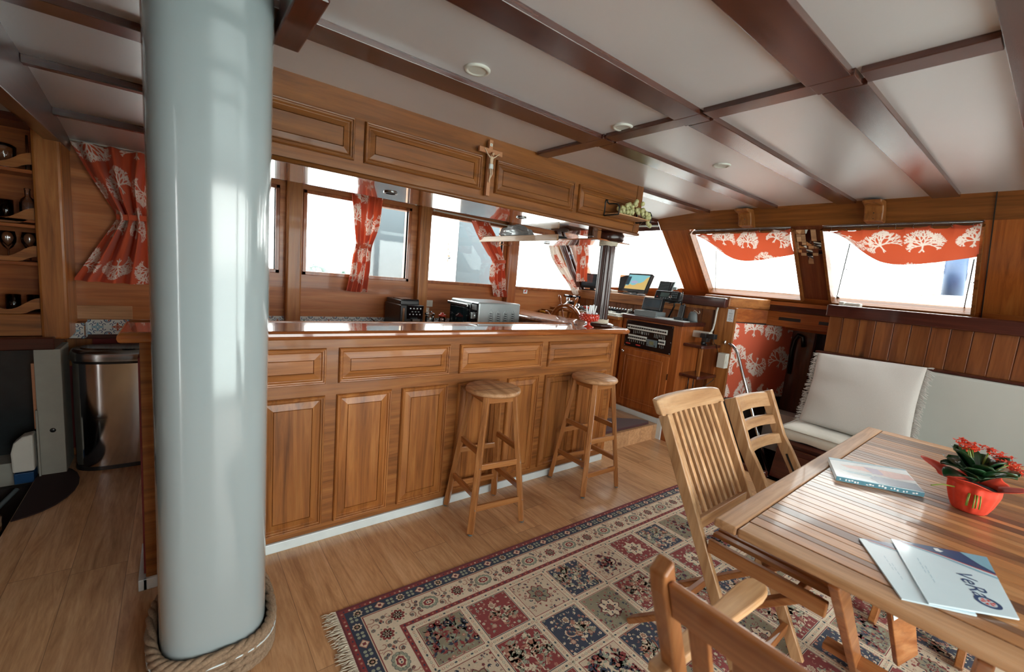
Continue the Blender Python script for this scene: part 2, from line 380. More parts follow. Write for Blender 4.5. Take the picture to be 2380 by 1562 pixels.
def dup(root, loc=None, rz=None, label=None):
    def cp(o, par):
        c = o.copy(); COL.objects.link(c)
        if par is not None: c.parent = par
        for ch in children(o): cp(ch, c)
        return c
    r = cp(root, None)
    if loc is not None: r.location = loc
    if rz is not None: r.rotation_euler = (0, 0, rz)
    if label: r['label'] = label
    return r
def zc(y):
    """underside of the cambered deckhouse roof"""
    d = y-2.2 if y > 2.2 else (-.3-y if y < -.3 else 0)
    return 2.240-.085*max(0, d)**1.5

# ---------------------------------------------------------------- coral print, drawn into an array and read at each vertex of a cloth
def coral_tile(n=500, seed=4):
    rnd = random.Random(seed); T = np.zeros((n, n), np.float32); yy, xx = np.mgrid[0:n, 0:n]
    def seg(x0, y0, x1, y1, w):
        m = int(w+2); ax, bx = int(min(x0, x1))-m, int(max(x0, x1))+m+1; ay, by = int(min(y0, y1))-m, int(max(y0, y1))+m+1
        X, Y = np.meshgrid(np.arange(ax, bx), np.arange(ay, by)); dx, dy = x1-x0, y1-y0; L = dx*dx+dy*dy+1e-6
        t = np.clip(((X-x0)*dx+(Y-y0)*dy)/L, 0, 1); d = np.hypot(X-x0-t*dx, Y-y0-t*dy)
        v = np.clip(w-d+.5, 0, 1); ii, jj = np.ix_(np.arange(ay, by) % n, np.arange(ax, bx) % n)
        T[ii, jj] = np.maximum(T[ii, jj], v)
    def grow(x, y, a, L, w, d):
        x1, y1 = x+math.cos(a)*L, y+math.sin(a)*L; seg(x, y, x1, y1, w)
        if d <= 0: return
        k = 3 if rnd.random() < .22 else 2
        for i in range(k):
            sp = (i-(k-1)/2)*rnd.uniform(.55, .9); grow(x1, y1, a+sp+rnd.uniform(-.15, .15), L*rnd.uniform(.70, .90), w*.88, d-1)
    for gx in range(4):
        for gy in range(4):
            x = (gx+.5+(.5 if gy % 2 else 0)+rnd.uniform(-.08, .08))*n/4; y = (gy+.5+rnd.uniform(-.06, .06))*n/4
            a0 = rnd.choice((-1, 1))*math.pi/2+rnd.uniform(-.6, .6)
            for k in range(6): grow(x, y, a0+(k-2.5)*.62+rnd.uniform(-.2, .2), rnd.uniform(12, 20), 2.3, 4)
            grow(x, y, a0+math.pi, 14, 2.4, 1)
    return T
CT = coral_tile()
C_OR = np.array(lin((196, 82, 48))); C_WH = np.array(lin((226, 212, 200)))
def fabric(name, fn, W, H, step=.005, parent=None, off=(0, 0), inv=False, mat=None, fold=None, origin=None, scale=1.0, solid=0):
    """cloth W x H metres flat, draped by fn(u, v) -> point; the print follows the cloth"""
    nu, nv = max(3, int(W/step)), max(3, int(H/step))
    mb = MB().grid(fn, nu, nv)
    o = build(name, mb, mat or M_CORAL, parent, origin=origin, solid=solid)
    u, v = np.meshgrid(np.linspace(0, W, nu), np.linspace(0, H, nv))
    n = CT.shape[0]; m = CT[((v*500/scale+off[1]) % n).astype(int), ((u*500/scale+off[0]) % n).astype(int)].ravel()[:, None]
    if inv: m = 1-m
    col = C_OR*(1-m)+C_WH*m
    ca = o.data.color_attributes.new('Col', 'FLOAT_COLOR', 'POINT'); ca.data.foreach_set('color', col.astype(np.float32).ravel())
    return o
# ================================================================= the cabin itself
YW, YN, XA = 3.95, -1.6, -2.8            # window wall, opposite wall, aft wall
# floor, with the two stair wells left open
m = MB()
for x0, x1, y0, y1 in ((-.68, 3.82, YN, 3.95), (3.82, 4.75, YN, 1.30), (3.82, 4.30, 1.985, 3.95), (XA, -.68, YN, 2.5)): m.box(x0, x1, y0, y1, -.08, 0)
struct('floor', m, M_FLOOR, origin=(0, 0, 0))
m = MB(); m.box(2.83, 3.74, 2.31, 3.95, .001, .147); struct('floor_helm_platform', m, M_FLOOR, .002)
m = MB(); m.box(3.80, 3.85, 1.31, 1.985, -.05, .045); struct('trim_1', m, W_DARK['Y'], .004)
# stair wells
m = MB()
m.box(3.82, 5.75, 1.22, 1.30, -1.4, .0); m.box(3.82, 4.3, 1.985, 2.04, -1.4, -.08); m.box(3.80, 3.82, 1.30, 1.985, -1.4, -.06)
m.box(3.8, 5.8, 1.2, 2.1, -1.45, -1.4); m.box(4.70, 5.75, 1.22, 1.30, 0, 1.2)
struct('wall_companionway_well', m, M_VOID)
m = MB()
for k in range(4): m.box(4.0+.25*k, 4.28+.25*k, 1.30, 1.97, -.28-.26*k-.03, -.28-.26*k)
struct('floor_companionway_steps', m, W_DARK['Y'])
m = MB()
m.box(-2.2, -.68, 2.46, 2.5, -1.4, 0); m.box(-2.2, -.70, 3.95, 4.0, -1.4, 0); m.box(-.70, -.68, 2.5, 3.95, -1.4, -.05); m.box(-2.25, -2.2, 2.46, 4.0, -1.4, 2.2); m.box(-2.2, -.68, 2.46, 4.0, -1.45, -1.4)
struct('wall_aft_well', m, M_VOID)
# ceiling: cambered white panels
m = MB(); ys = [YN-.1+(YW+.2-YN)*j/44 for j in range(45)]
m.grid(lambda u, v: (XA+(4.3-XA)*u, ys[int(round(v*44))], zc(ys[int(round(v*44))])), 12, 45)
m.grid(lambda u, v: (XA+(4.3-XA)*u, ys[44-int(round(v*44))], zc(ys[44-int(round(v*44))])+.08), 12, 45)
struct('ceiling', m, M_CEIL, origin=(0, 0, 2.2))
# ceiling beams run fore and aft, one broad beam crosses them
n = 0
def beam(y0, y1, x0, x1, d, mat=None):
    global n
    n += 1; z = min(zc(y0), zc(y1)); m = MB(); m.box(x0, x1, y0, y1, z-d, z+.01); struct('ceiling_beam_%d' % n, m, mat or W_BEAM, .002)
beam(-.02, .235, -2.8, 4.02, .024)
beam(.575, .71, -.5, 1.80, .024); beam(.555, .69, 1.90, 4.02, .024)
beam(1.115, .0+1.235, -.5, 1.80, .024); beam(1.105, 1.225, 1.90, 4.02, .024)
beam(1.665, 1.80, -.5, 1.80, .024); beam(1.645, 1.77, 1.90, 4.02, .024)
beam(2.225, 2.34, -.5, .055, .024); beam(2.235, 2.34, 2.96, 4.02, .024)
beam(2.85, 2.895, -.5, 4.1, .03); beam(3.44, 3.48, -.5, 4.2, .03)
m = MB()
for y0, y1 in ((.235, .555), (.69, 1.105), (1.225, 1.645), (1.77, 2.20)): m.box(1.805, 1.895, y0+.003, y1-.003, 2.219, 2.25)
for y0, y1 in ((.555, .69), (1.105, 1.225), (1.645, 1.77)): m.box(1.803, 1.897, y0+.012, y1+.012, 2.2165, 2.25)
struct('ceiling_crossbeam', m, W_BEAMY, .002)
m = MB(); m.box(-.57, -.5, 1.0, 3.94, 1.98, 2.25); struct('ceiling_edge_beam', m, W_DARK['Y'], .004)
m = MB(); m.box(-2.2, -.57, 1.0, 3.66, 2.13, 2.17); struct('ceiling_aft_soffit', m, W_UP['Y'])
# dark block that holds the mast where it passes the roof
m = MB(); m.box(.27, .355, 1.40, 1.80, 2.16, 2.25); m.box(-.17, -.072, 1.40, 1.80, 2.16, 2.25); struct('ceiling_mast_collar', m, W_DARK['Y'], .006)

# ---- far side wall: sill band, head band, posts, windows 1-4
WN = [(-.12, .635), (.865, 1.75), (1.975, 2.875), (3.085, 4.15)]
ZS, ZH = 1.345, 1.975
m = MB(); m.box(-.7, 4.85, YW, YW+.08, -.1, ZS); struct('wall_side_far_lower', m, W_WALL, origin=(0, YW, 0))
m = MB(); m.box(-.7, 3.9, YW, YW+.08, ZH, 2.2); struct('wall_side_far_header', m, W_WALL, origin=(0, YW, 0))
m = MB(); xs = [-.7, WN[0][0]]; 
for a, b in ((-.7, WN[0][0]), (WN[0][1], WN[1][0]), (WN[1][1], WN[2][0]), (WN[2][1], WN[3][0])): m.box(a, b, YW, YW+.08, ZS, ZH)
struct('wall_side_far_piers', m, W_WALL, origin=(0, YW, 0))
# raked corner between the last side window and the windscreen
def rk(z): return 4.15-.72*(z-1.345)          # edge of the last side window
m = MB(); m.prism([(rk(1.345), YW, 1.345), (4.53, YW, 1.345), (3.92, YW, 2.2), (rk(2.2), YW, 2.2)], (0, .08, 0)); struct('wall_corner_pillar_panel', m, W_UP['Z'])
m = MB(); m.bar((4.16, 3.93, 1.32), (rk(2.1)+.01, 3.93, 2.1), .055, .05, (0, 1, 0)); m.bar((4.26, 3.935, 1.32), (rk(2.1)+.11, 3.935, 2.1), .03, .03, (0, 1, 0))
struct('trim_corner_moulding', m, W_DARK['Z'], .006)
for k, (a, b) in enumerate(((.705, .815), (1.845, 1.955), (2.925, 3.05))):
    m = MB(); m.box(a, b, 3.865, YW, .9, zc(3.9)); struct('wall_post_%d' % (k+1), m, [W_BAR['Z'], W_BAR['Z'], W_BARD['Z']][k], .012, seg=3)
for k, (a, b) in enumerate(WN):
    w = MB(); e = .016
    w.box(a-.03, a, YW-.012, YW+.05, ZS-.03, ZH+.03); w.box(a-.03, b+.03, YW-.012, YW+.05, ZH, ZH+.03); w.box(a-.03, (b+.03 if k < 3 else b+.02), YW-.012, YW+.05, ZS-.03, ZS)
    if k < 3: w.box(b, b+.03, YW-.012, YW+.05, ZS-.03, ZH+.03)
    r = struct('window_%d' % (k+1), w, W_BARD['Z'], .004)
    g = MB(); g.box(a-.01, b+.01 if k < 3 else b+.03, YW+.03, YW+.036, ZS-.01, ZH+.01); build('window_pane', g, M_GLASS, r)
    if k < 3:
        s = MB(); t = .004
        for p, q in (((b-.003, ZS+.002), (b-.003, ZH-.002)),):
            s.bar((p[0], YW+.028, p[1]), (q[0], YW+.028, q[1]), t, t, (0, 1, 0))
        build('window_seal', s, M_BLACK, r)
# thin rods for the curtains
def rod(name, label, p, q, r=.007, grp='white curtain rods over the windows', ends=.012):
    t = MB().tube([p, q], r, 8); o = build(name, t, M_IVORY)
    for e in (p, q): build('rod_end', MB().ball(e, ends, 8), M_IVORY, o)
    return tag(o, label, 'curtain rod', grp)
# (called with the curtains)

# ---- windscreen: raked plane  X = 4.70 - .86 (z - 1.49)
def wx(z): return 4.70-.86*(z-1.49)
def wp(y, z, d=0): return (wx(z)+d, y, z)
ZB, ZT = 1.49, 2.075
def slab(name, quad, mat, th=.06, bevel=.004):
    m = MB(); m.prism([wp(*q) for q in quad], (th, 0, th*.5)); return struct(name, m, mat, bevel)
slab('wall_bow_header', [(YN, ZT+.012), (2.86, ZT+.012), (2.86, 2.30), (YN, 2.30)], W_UP['Y'])
slab('wall_bow_sill', [(YN, 1.16), (2.85, 1.16), (2.85, ZB), (YN, ZB)], W_BARD['Y'])
slab('wall_bow_pillar_wide', [(2.485, ZB), (2.80, ZB), (2.85, ZT+.012), (2.525, ZT+.012)], W_RAKE)
slab('wall_bow_pillar_middle', [(1.34, ZB), (1.567, ZB), (1.585, ZT+.012), (1.35, ZT+.012)], W_RAKED)
slab('wall_bow_right', [(YN, ZB), (.443, ZB), (.443, ZT+.012), (YN, ZT+.012)], W_RAKE)
m = MB(); m.bar(wp(.40, 1.30, -.004), wp(.40, 2.25, -.004), .006, .004, (1, 0, 0)); struct('trim_bow_joint', m, M_BLACK)
for k, (ya, yb) in enumerate(((.443, 1.34), (1.567, 2.485))):
    w = MB(); d = -.012
    for p, q in (((ya, ZB), (yb, ZB)), ((yb, ZB), (yb+(.012 if k == 0 else .035), ZT)), ((yb, ZT), (ya, ZT)), ((ya, ZT), (ya, ZB))):
        w.bar(wp(*p, .02), wp(*q, .02), .022, .09, (1, 0, .8))
    r = struct('window_%d' % (6+k), w, W_UP['Y'], .003)
    g = MB(); g.prism([wp(ya, ZB, .05), wp(yb, ZB, .05), wp(yb+.03, ZT, .05), wp(ya, ZT, .05)], (.006, 0, 0)); build('window_pane', g, M_GLASS, r)
# left windscreen pane turns towards the corner
A0, A1 = Vector((4.50, 3.87, 1.42)), Vector(wp(2.82, ZB)); B0, B1 = Vector((3.93, 3.87, 2.04)), Vector(wp(2.86, 2.09))
m = MB(); m.prism([A0, A1, B1, B0], (.006, .004, 0)); r = build('window_pane', m, M_GLASS, None); r.name = 'window_5'; r['kind'] = 'structure'
m = MB(); m.prism([B0-Vector((0, 0, .0)), B1, Vector(wp(2.86, 2.30)), Vector((3.75, 3.87, 2.26))], (.06, .04, .02)); struct('wall_bow_header_left', m, W_DARK['Y'], .004)
m = MB(); m.prism([(4.55, 3.95, 1.2), (4.78, 2.82, 1.2), A1, A0], (.06, .04, 0)); struct('wall_bow_sill_left', m, W_BARD['Y'], .004)
# dash shelf under the glass
m = MB(); m.box(4.12, 4.82, 2.42, 3.95, 1.345, 1.365); m.box(4.10, 4.125, 2.42, 3.95, 1.262, 1.366); struct('trim_dash_shelf', m, W_BAR['Y'], .003)
m = MB(); m.box(4.06, 4.14, 1.985, 2.44, 1.335, 1.428); struct('trim_cap_dark', m, W_DARK['Y'], .008)
m = MB(); m.box(4.14, 4.82, 1.985, 2.42, 1.40, 1.425); m.box(4.68, 4.82, -1.6, 2.0, 1.405, 1.44); struct('trim_bow_ledge', m, W_BARD['Y'], .003)
# plank wall beside the companionway
m = MB(); y = 1.985; k = 0
while y < 3.9:
    w = min(.118, 3.93-y); m.box(4.125-.004*(k % 2), 4.16, y+.0015, y+w-.0015, -.08, 1.345); y += w; k += 1
struct('wall_helm_planks', m, W_KNOT, .003)
m = MB(); m.box(4.112, 4.126, 1.985, 2.07, 0, 1.345); m.box(4.112, 4.126, 2.07, 2.43, 1.305, 1.345); struct('trim_helm_frame', m, W_BAR['Z'], .003)
# companionway side wall A-B and lintel
A, B = Vector((4.14, 1.985, 0)), Vector((4.70, 1.845, 0)); dAB = (B-A).normalized(); nAB = Vector((-dAB.y, dAB.x, 0))
E2 = A+dAB*1.5
def abq(name, t0, t1, z0, z1, mat, th=.05, d=0, bev=.004):
    p0, p1 = A+dAB*t0-nAB*d, A+dAB*t1-nAB*d
    m = MB(); m.prism([(p0.x, p0.y, z0), (p1.x, p1.y, z0), (p1.x, p1.y, z1), (p0.x, p0.y, z1)], tuple(nAB*th)); return struct(name, m, mat, bev)
L_AB = (B-A).length
abq('wall_companionway_side', 0, 1.6, -1.4, 1.21, M_VOID, .04)
abq('wall_companionway_upper', 0, L_AB, 1.21, 1.345, W_BARD['X'], .05, .002)
abq('trim_companionway_cap', -.01, L_AB, 1.346, 1.45, W_BAR['X'], .3, .012, .012)
m = MB(); m.box(4.69, 4.74, 1.22, 1.86, 1.20, 1.345)
r = struct('wall_companionway_lintel', m, W_BARD['Y'], .004)
m = MB(); m.box(4.685, 4.75, 1.22, 1.87, 1.346, 1.43); struct('trim_lintel_cap', m, W_DARK['Y'], .008)
for y0, y1 in ((1.55, 1.74), (1.27, 1.40)):
    m = MB(); m.box(4.6865, 4.6905, y0, y1, 1.262, 1.292); build('vent_slot', m, M_BLACK, r, .0015)
m = MB(); m.box(5.75, 5.8, .9, 2.1, -1.4, 1.3); struct('wall_companionway_end', m, M_VOID)
m = MB(); m.box(5.10, 5.15, 1.53, 1.76, -.8, 1.2); r = struct('door_1', m, W_DARK['Z'], .01)
m = MB(); m.tube([(5.09, 1.70, .70), (5.07, 1.71, .95), (5.07, 1.70, 1.06), (5.07, 1.67, 1.12), (5.07, 1.63, 1.10), (5.07, 1.61, 1.0)], .018, 8); build('door_handle', m, M_BLACK, r)
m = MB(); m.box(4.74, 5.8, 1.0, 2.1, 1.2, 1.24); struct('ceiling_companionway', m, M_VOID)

# ---- walls behind and beside the photographer, with windows; two full-height panes added to light the floor
m = MB(); m.box(XA, .15, YN-.08, YN, -.1, 1.1); m.box(2.55, 4.9, YN-.08, YN, -.1, 1.1); m.box(XA, 4.9, YN-.08, YN, 2.0, 2.25); m.box(.15, 2.55, YN-.08, YN, -.1, .06)
for a, b in ((XA, .15), (1.30, 1.40), (2.55, 2.70), (3.5, 3.6), (4.4, 4.9)): m.box(a, b, YN-.08, YN, .06, 2.0)
struct('wall_side_near', m, W_WALL, origin=(0, YN, 0))
for k, (a, b, z0) in enumerate(((.15, 1.30, .06), (1.40, 2.55, .06), (2.70, 3.5, 1.1), (3.6, 4.4, 1.1))):  # unseen; the pair reaching the floor is added to brighten it
    g = MB(); g.box(a, b, YN-.05, YN-.044, z0, 2.0); o = build('window_pane', g, M_GLASS); o.name = 'window_%d' % (8+k); o['kind'] = 'structure'
m = MB(); m.box(XA-.08, XA, YN-.1, -1.25, -.1, 2.3); m.box(XA-.08, XA, -.92, 4.1, -.1, 2.3); m.box(XA-.08, XA, -1.25, -.92, 2.05, 2.3)
struct('wall_aft', m, W_WALL, origin=(XA, 0, 0))
m = MB(); m.box(XA, -.7, YW, YW+.08, -.1, 2.25); struct('wall_side_far_aft', m, W_BARD['X'], origin=(-1.5, YW, 0))

# baseboards
m = MB(); m.box(-.54, -.14, 3.925, 3.95, 0, .055); struct('baseboard_far', m, M_WHITE, .004)
m = MB(); m.box(-.56, -.12, 3.935, 3.951, .055, .80); struct('wall_red_panel', m, M_REDWALL)
m = MB(); m.box(-.56, -.44, 3.93, 3.951, .62, .80); struct('trim_wood_patch', m, W_BAR['Z'], .002)
m = MB(); m.box(-.56, -.12, 3.92, 3.95, .80, .828); struct('trim_red_ledge', m, W_DARK['X'], .003)
# a plain board let into the wall above the tiles
m = MB(); m.box(-.545, -.235, 3.938, 3.951, .93, 1.02); struct('trim_inset_board', m, W_TEAK['X'], .003)

# ================================================================= the mast
def mast_ring(z, g=0.0, n=44):
    cx, cyy, hw, hd, out = .098, 1.78, .160+g, .205+g, []
    for k in range(n):
        t = 2*math.pi*k/n; c, s = math.cos(t), math.sin(t); e = 2/3.1
        out.append((cx+hw*math.copysign(abs(c)**e, c), cyy+hd*math.copysign(abs(s)**e, s), z))
    return out
mt = thing('mast', 'broad white painted mast through the cabin beside the bar', 'mast', (.098, 1.78, 0))
m = MB(); n_ = 44; rows = [mast_ring(z, g, n_) for z, g in ((.0, 0), (.3, 0), (.9, .0), (1.5, .003), (2.0, .006), (2.27, .008))]
m.add([p for r_ in rows for p in r_], [(j*n_+i, j*n_+(i+1) % n_, (j+1)*n_+(i+1) % n_, (j+1)*n_+i) for j in range(len(rows)-1) for i in range(n_)], 0, True)
build('mast_tube', m, M_MAST, mt)
rp = thing('rope_binding', 'thick hemp rope wound around the foot of the white mast', 'rope', (.098, 1.78, 0))
for k in range(4):
    z = .018+.032*k; base = mast_ring(z, .018+.001*k, 120)
    for ph in range(3):      # three twisted strands of one turn
        pts = []
        for i, p in enumerate(base):
            a = i*.62+ph*2*math.pi/3; nx, ny = p[0]-.098, p[1]-1.78; L = math.hypot(nx, ny)
            pts.append((p[0]+nx/L*math.cos(a)*.0085, p[1]+ny/L*math.cos(a)*.0085, z+math.sin(a)*.0085+(.0 if k < 3 else .008*math.sin(i*.05))))
        if ph == 0: st = MB()
        st.tube(pts, .0112, 6, closed=True)
    build('rope_turn', st, M_ROPE, rp)
st = MB(); st.tube([(p[0], p[1], p[2]+.004*math.sin(i*.1)) for i, p in enumerate(mast_ring(.084, .034, 80))], .003, 5, closed=True); build('white_cord', st, M_WHITE, rp)
# ================================================================= bar counter
def mold_panel(mb, f, a0, a1, b0, b1, fr=.022, h=.016, slope=.034, groove=True, bmi=0):
    """moulded frame, sloping border and raised field; f maps (along, up, out) to a point"""
    def quadring(o, i, ho, hi):
        vs = [f(*p, ho) for p in ((a0+o, b0+o), (a1-o, b0+o), (a1-o, b1-o), (a0+o, b1-o))]+[f(*p, hi) for p in ((a0+i, b0+i), (a1-i, b0+i), (a1-i, b1-i), (a0+i, b1-i))]
        mb.add(vs, [(k, (k+1) % 4, 4+(k+1) % 4, 4+k) for k in range(4)], bmi)
    steps = [(-.001, 0, 0, h*.6), (0, .004, h*.6, h), (.004, .009, h, h*.95), (.009, .011, h*.95, h*.6), (.011, .017, h*.6, h*.55), (.017, fr, h*.55, h*.12), (fr, fr+.003, h*.12, h*.10), (fr+.003, fr+slope, h*.10, h*.55)]
    for o, i, ho, hi in steps: quadring(o, i, ho, hi)
    e = fr+slope
    quadring(e, e+.0015, h*.55, h*.22); quadring(e+.0015, e+.004, h*.22, h*.55)
    e += .004
    mb.add([f(a0+e, b0+e, h*.55), f(a1-e, b0+e, h*.55), f(a1-e, b1-e, h*.55), f(a0+e, b1-e, h*.55)], [(0, 1, 2, 3)], bmi)
BF = 2.215
bar = thing('bar_counter', 'long varnished wooden bar with moulded panels below the glossy top', 'bar', (1.35, 2.36, 0))
m = MB(); m.box(-.115, 2.83, BF, 2.47, .0, 1.075); m.box(2.53, 2.83, 2.47, 3.93, .0, 1.075); build('carcass', m, W_BAR['X'], bar, .002)
fbar = lambda a, b, o: (a, BF-o, b)
for k, (a, b) in enumerate(((.02, .587), (.649, 1.287), (1.357, 2.023), (2.084, 2.772))):
    m = MB(); mold_panel(m, fbar, a, b, .84, 1.02); build('upper_panel', m, W_BAR['X'], bar)
for k, (a, b) in enumerate(((.30, .586), (.644, .935), (.996, 1.288), (1.362, 1.672), (1.742, 2.018), (2.078, 2.37), (2.43, 2.74), (-.05, .24))):
    m = MB(); mold_panel(m, fbar, a, b, .085, .778); build('lower_panel', m, W_BAR['Z'], bar)
m = MB(); m.box(2.80, 2.836, BF-.003, BF+.03, .05, 1.075); build('corner_stile', m, W_BAR['Z'], bar, .003)
m = MB(); m.box(-.125, 2.80, BF-.016, BF, .0, .05); m.lathe([(.02, 0), (.02, .05)], (2.80, BF+.004, 0), 16); m.box(-.14, -.110, BF-.016, 2.5, 0, .05); build('kick_board', m, M_WHITE, bar, .003)
m = MB(); m.box(-.122, -.114, BF+.02, 2.45, .055, 1.0); build('end_lining', m, M_REDWALL, bar)
# glossy top, L-shaped: one continuous worktop with a bullnose edge
def Lpoly(g):
    return [(-.165-g, 2.165-g), (2.90+g, 2.165-g), (2.945+g, 2.21-g), (2.945+g, 3.93), (2.51-g, 3.93), (2.51-g, 2.49+g), (-.165-g, 2.49+g)]
top = MB(); prof = [(0, 1.072), (.008, 1.078), (.012, 1.090), (.010, 1.102), (.002, 1.111), (-.006, 1.114)]
P7 = [[(x, y, z) for x, y in Lpoly(g)] for g, z in prof]; nn = 7
top.add([p for r_ in P7 for p in r_], [(j*nn+i, j*nn+(i+1) % nn, (j+1)*nn+(i+1) % nn, (j+1)*nn+i) for j in range(len(P7)-1) for i in range(nn)], 0, False)
top.add(P7[-1], [(0, 1, 2, 5, 6), (2, 3, 4, 5)]); top.add(P7[0], [(6, 5, 2, 1, 0), (5, 4, 3, 2)])
tp = build('countertop', top, W_TOP['X']); tag(tp, 'glossy varnished L-shaped bar top running along the bar and turning towards the wall', 'bar top')
m = MB(); m.box(2.513, 2.523, 2.47, 3.93, 1.10, 1.118); m.box(-.16, 2.52, 2.477, 2.487, 1.112, 1.120); build('raised_lip', m, W_TOP['X'], tp, .003)

# back counter by the windows (behind the bar)
bc = thing('back_counter', 'low counter along the window wall behind the bar, carrying the oven', 'counter', (1.2, 3.7, 0))
m = MB(); m.box(.10, 2.50, 3.45, 3.92, .0, .865); m.box(1.90, 2.50, 2.97, 3.45, 0, .865); build('base_units', m, W_BAR['X'], bc)
m = MB(); m.box(.08, 2.51, 3.42, 3.93, .865, .90); m.box(1.88, 2.51, 2.94, 3.42, .865, .90); build('worktop', m, W_TOP['X'], bc, .004)
for k in range(3): m = MB(); mold_panel(m, lambda a, b, o: (a, 3.45-o, b), .12+.58*k, .66+.58*k, .1, .75); build('cupboard_door', m, W_BAR['Z'], bc)

# patterned tiles
def tile(mb, f, a, b, s, acc):
    """one square tile, corner (a, b), side s; f maps (along, up, out)"""
    def poly(pts, mi, o): mb.add([f(a+s*x, b+s*y, o) for x, y in pts], [tuple(range(len(pts)))], mi)
    g = .02; poly([(g, g), (1-g, g), (1-g, 1-g), (g, 1-g)], 0, .0018)
    def arc(cx, cy, r0, r1, t0, t1, mi, n=7, o=.0026):
        for k in range(n):
            u, v = t0+(t1-t0)*k/n, t0+(t1-t0)*(k+1)/n
            poly([(cx+r0*math.cos(u), cy+r0*math.sin(u)), (cx+r1*math.cos(u), cy+r1*math.sin(u)), (cx+r1*math.cos(v), cy+r1*math.sin(v)), (cx+r0*math.cos(v), cy+r0*math.sin(v))], mi, o)
    for k in range(4):
        t = math.pi/2*k; cx, cy_ = .5+.5*math.cos(t), .5+.5*math.sin(t)
        arc(.5+.36*math.cos(t+.42), .5+.36*math.sin(t+.42), .06, .10, t, t+4.4, 1); arc(.5+.36*math.cos(t-.42), .5+.36*math.sin(t-.42), .06, .10, t-4.4, t, 1)
        poly([(.5+.16*math.cos(t-.5), .5+.16*math.sin(t-.5)), (.5+.34*math.cos(t), .5+.34*math.sin(t)), (.5+.16*math.cos(t+.5), .5+.16*math.sin(t+.5))], acc, .0026)
        u = t+math.pi/4
        arc(.5+.70*math.cos(u), .5+.70*math.sin(u), .12, .17, u+2.1, u+4.2, 1); arc(.5+.70*math.cos(u), .5+.70*math.sin(u), .02, .09, u+2.1, u+4.2, acc)
    for k in range(8):
        t = math.pi/4*k; poly([(.5, .5), (.5+.13*math.cos(t-.3), .5+.13*math.sin(t-.3)), (.5+.17*math.cos(t), .5+.17*math.sin(t)), (.5+.13*math.cos(t+.3), .5+.13*math.sin(t+.3))], acc, .0032)
    arc(.5, .5, 0, .05, 0, 2*math.pi, 3 if acc != 2 else 0, 8, .0038)
TM = [M_TILEW, M_TILEB, M_TILEC, M_TILER, M_TILEG]
ts = thing('wall_tiles', 'row of blue patterned tiles along the wall foot behind the steel bin', 'tiles', (-.3, 3.94, .83))
m = MB(); m.box(-.46, -.10, 3.935, 3.95, .828, .926); build('tile_backing', m, M_TILEW, ts)
m = MB(); k = 0
for a in (-.459, -.36, -.261, -.162): tile(m, lambda p, q, o: (p, 3.935-o, q), a, .83, .095, 3 if k == 1 else 2); k += 1
build('tile_face', m, TM, ts)
ts2 = thing('tiled_box', 'small box ledge faced with one patterned blue tile beside the wooden post', 'tiled ledge', (-.51, 3.9, .81))
m = MB(); m.box(-.566, -.462, 3.85, 3.95, .815, .914); build('ledge', m, W_BAR['X'], ts2, .002)
m = MB(); tile(m, lambda p, q, o: (p, 3.85-o, q), -.564, .815, .1, 2); tile(m, lambda p, q, o: (-.462+o, p, q), 3.85, .815, .1, 2); build('tile_face', m, TM, ts2)
ts3 = thing('splashback_tiles', 'thin line of patterned tiles showing just above the bar top under the windows', 'tiles', (1.2, 3.94, .83))
m = MB(); m.box(.10, 2.50, 3.94, 3.95, .901, .965); build('tile_backing', m, M_TILEW, ts3)
m = MB(); k = 0
while .11+.1*k < 2.4:
    tile(m, lambda p, q, o: (p, 3.94-o, q), .11+.1*k, .868, .095, (2, 3, 2, 4)[k % 4]); k += 1
build('tile_face', m, TM, ts3)

# ================================================================= cabinet hanging over the bar
uc = thing('overhead_cabinet', 'long hanging wooden cabinet over the bar with four moulded doors', 'cabinet', (1.4, 2.46, 1.86))
m = MB(); m.box(.06, 2.935, BF, 2.72, 1.872, 2.30); build('carcass', m, W_UP['X'], uc, .002)
fu = lambda a, b, o: (a, BF-o, b)
for a, b in ((.11, .685), (.734, 1.41), (1.512, 2.172), (2.22, 2.86)):
    m = MB(); mold_panel(m, fu, a, b, 1.935, 2.125, .024, .018, .026); build('door', m, W_UP['X'], uc)
m = MB(); m.box(.06, 2.935, BF-.004, 2.72, 1.862, 1.8725); build('underside', m, W_TOP['X'], uc)
m = MB(); m.tube([(.06, BF-.003, 1.872), (2.94, BF-.003, 1.872)], .012, 10); m.tube([(2.94, BF-.003, 1.872), (2.94, 2.72, 1.872)], .012, 10); build('bottom_bead', m, W_UP['X'], uc)
m = MB(); m.lathe([(.011, 0), (.012, .004), (.010, .012), (0, .014)], (1.465, BF, 2.035), 14, ax=(0, -1, 0)); build('knob', m, M_CHROME, uc)
m = MB(); m.box(2.865, 2.9365, BF-.005, BF, 1.885, 2.255); build('end_stile', m, W_UP['Z'], uc, .002)

# hanging shelf board that returns to the window wall
sh = thing('hanging_shelf', 'pale wooden shelf board under the overhead cabinet, reaching back to the windows', 'shelf', (2.75, 3.1, 1.78))
m = MB(); m.box(2.55, 2.94, 2.28, 3.90, 1.79, 1.80); m.box(2.55, 2.94, 2.715, 3.90, 1.80, 1.80); build('board', m, W_TOP['Y'], sh)
m = MB(); m.box(2.538, 2.556, 2.725, 3.91, 1.785, 1.838); m.box(2.556, 2.94, 3.895, 3.91, 1.785, 1.838); build('edge_lip', m, W_CHAIR['Y'], sh, .004)
for q_ in ((2.56, 2.60, 2.30, 2.34, 1.80, 1.86), (2.88, 2.92, 2.65, 2.70, 1.80, 1.86), (2.9, 2.93, 3.86, 3.90, 1.80, 2.06)): build('hanger', MB().box(*q_), W_UP['Z'], sh)

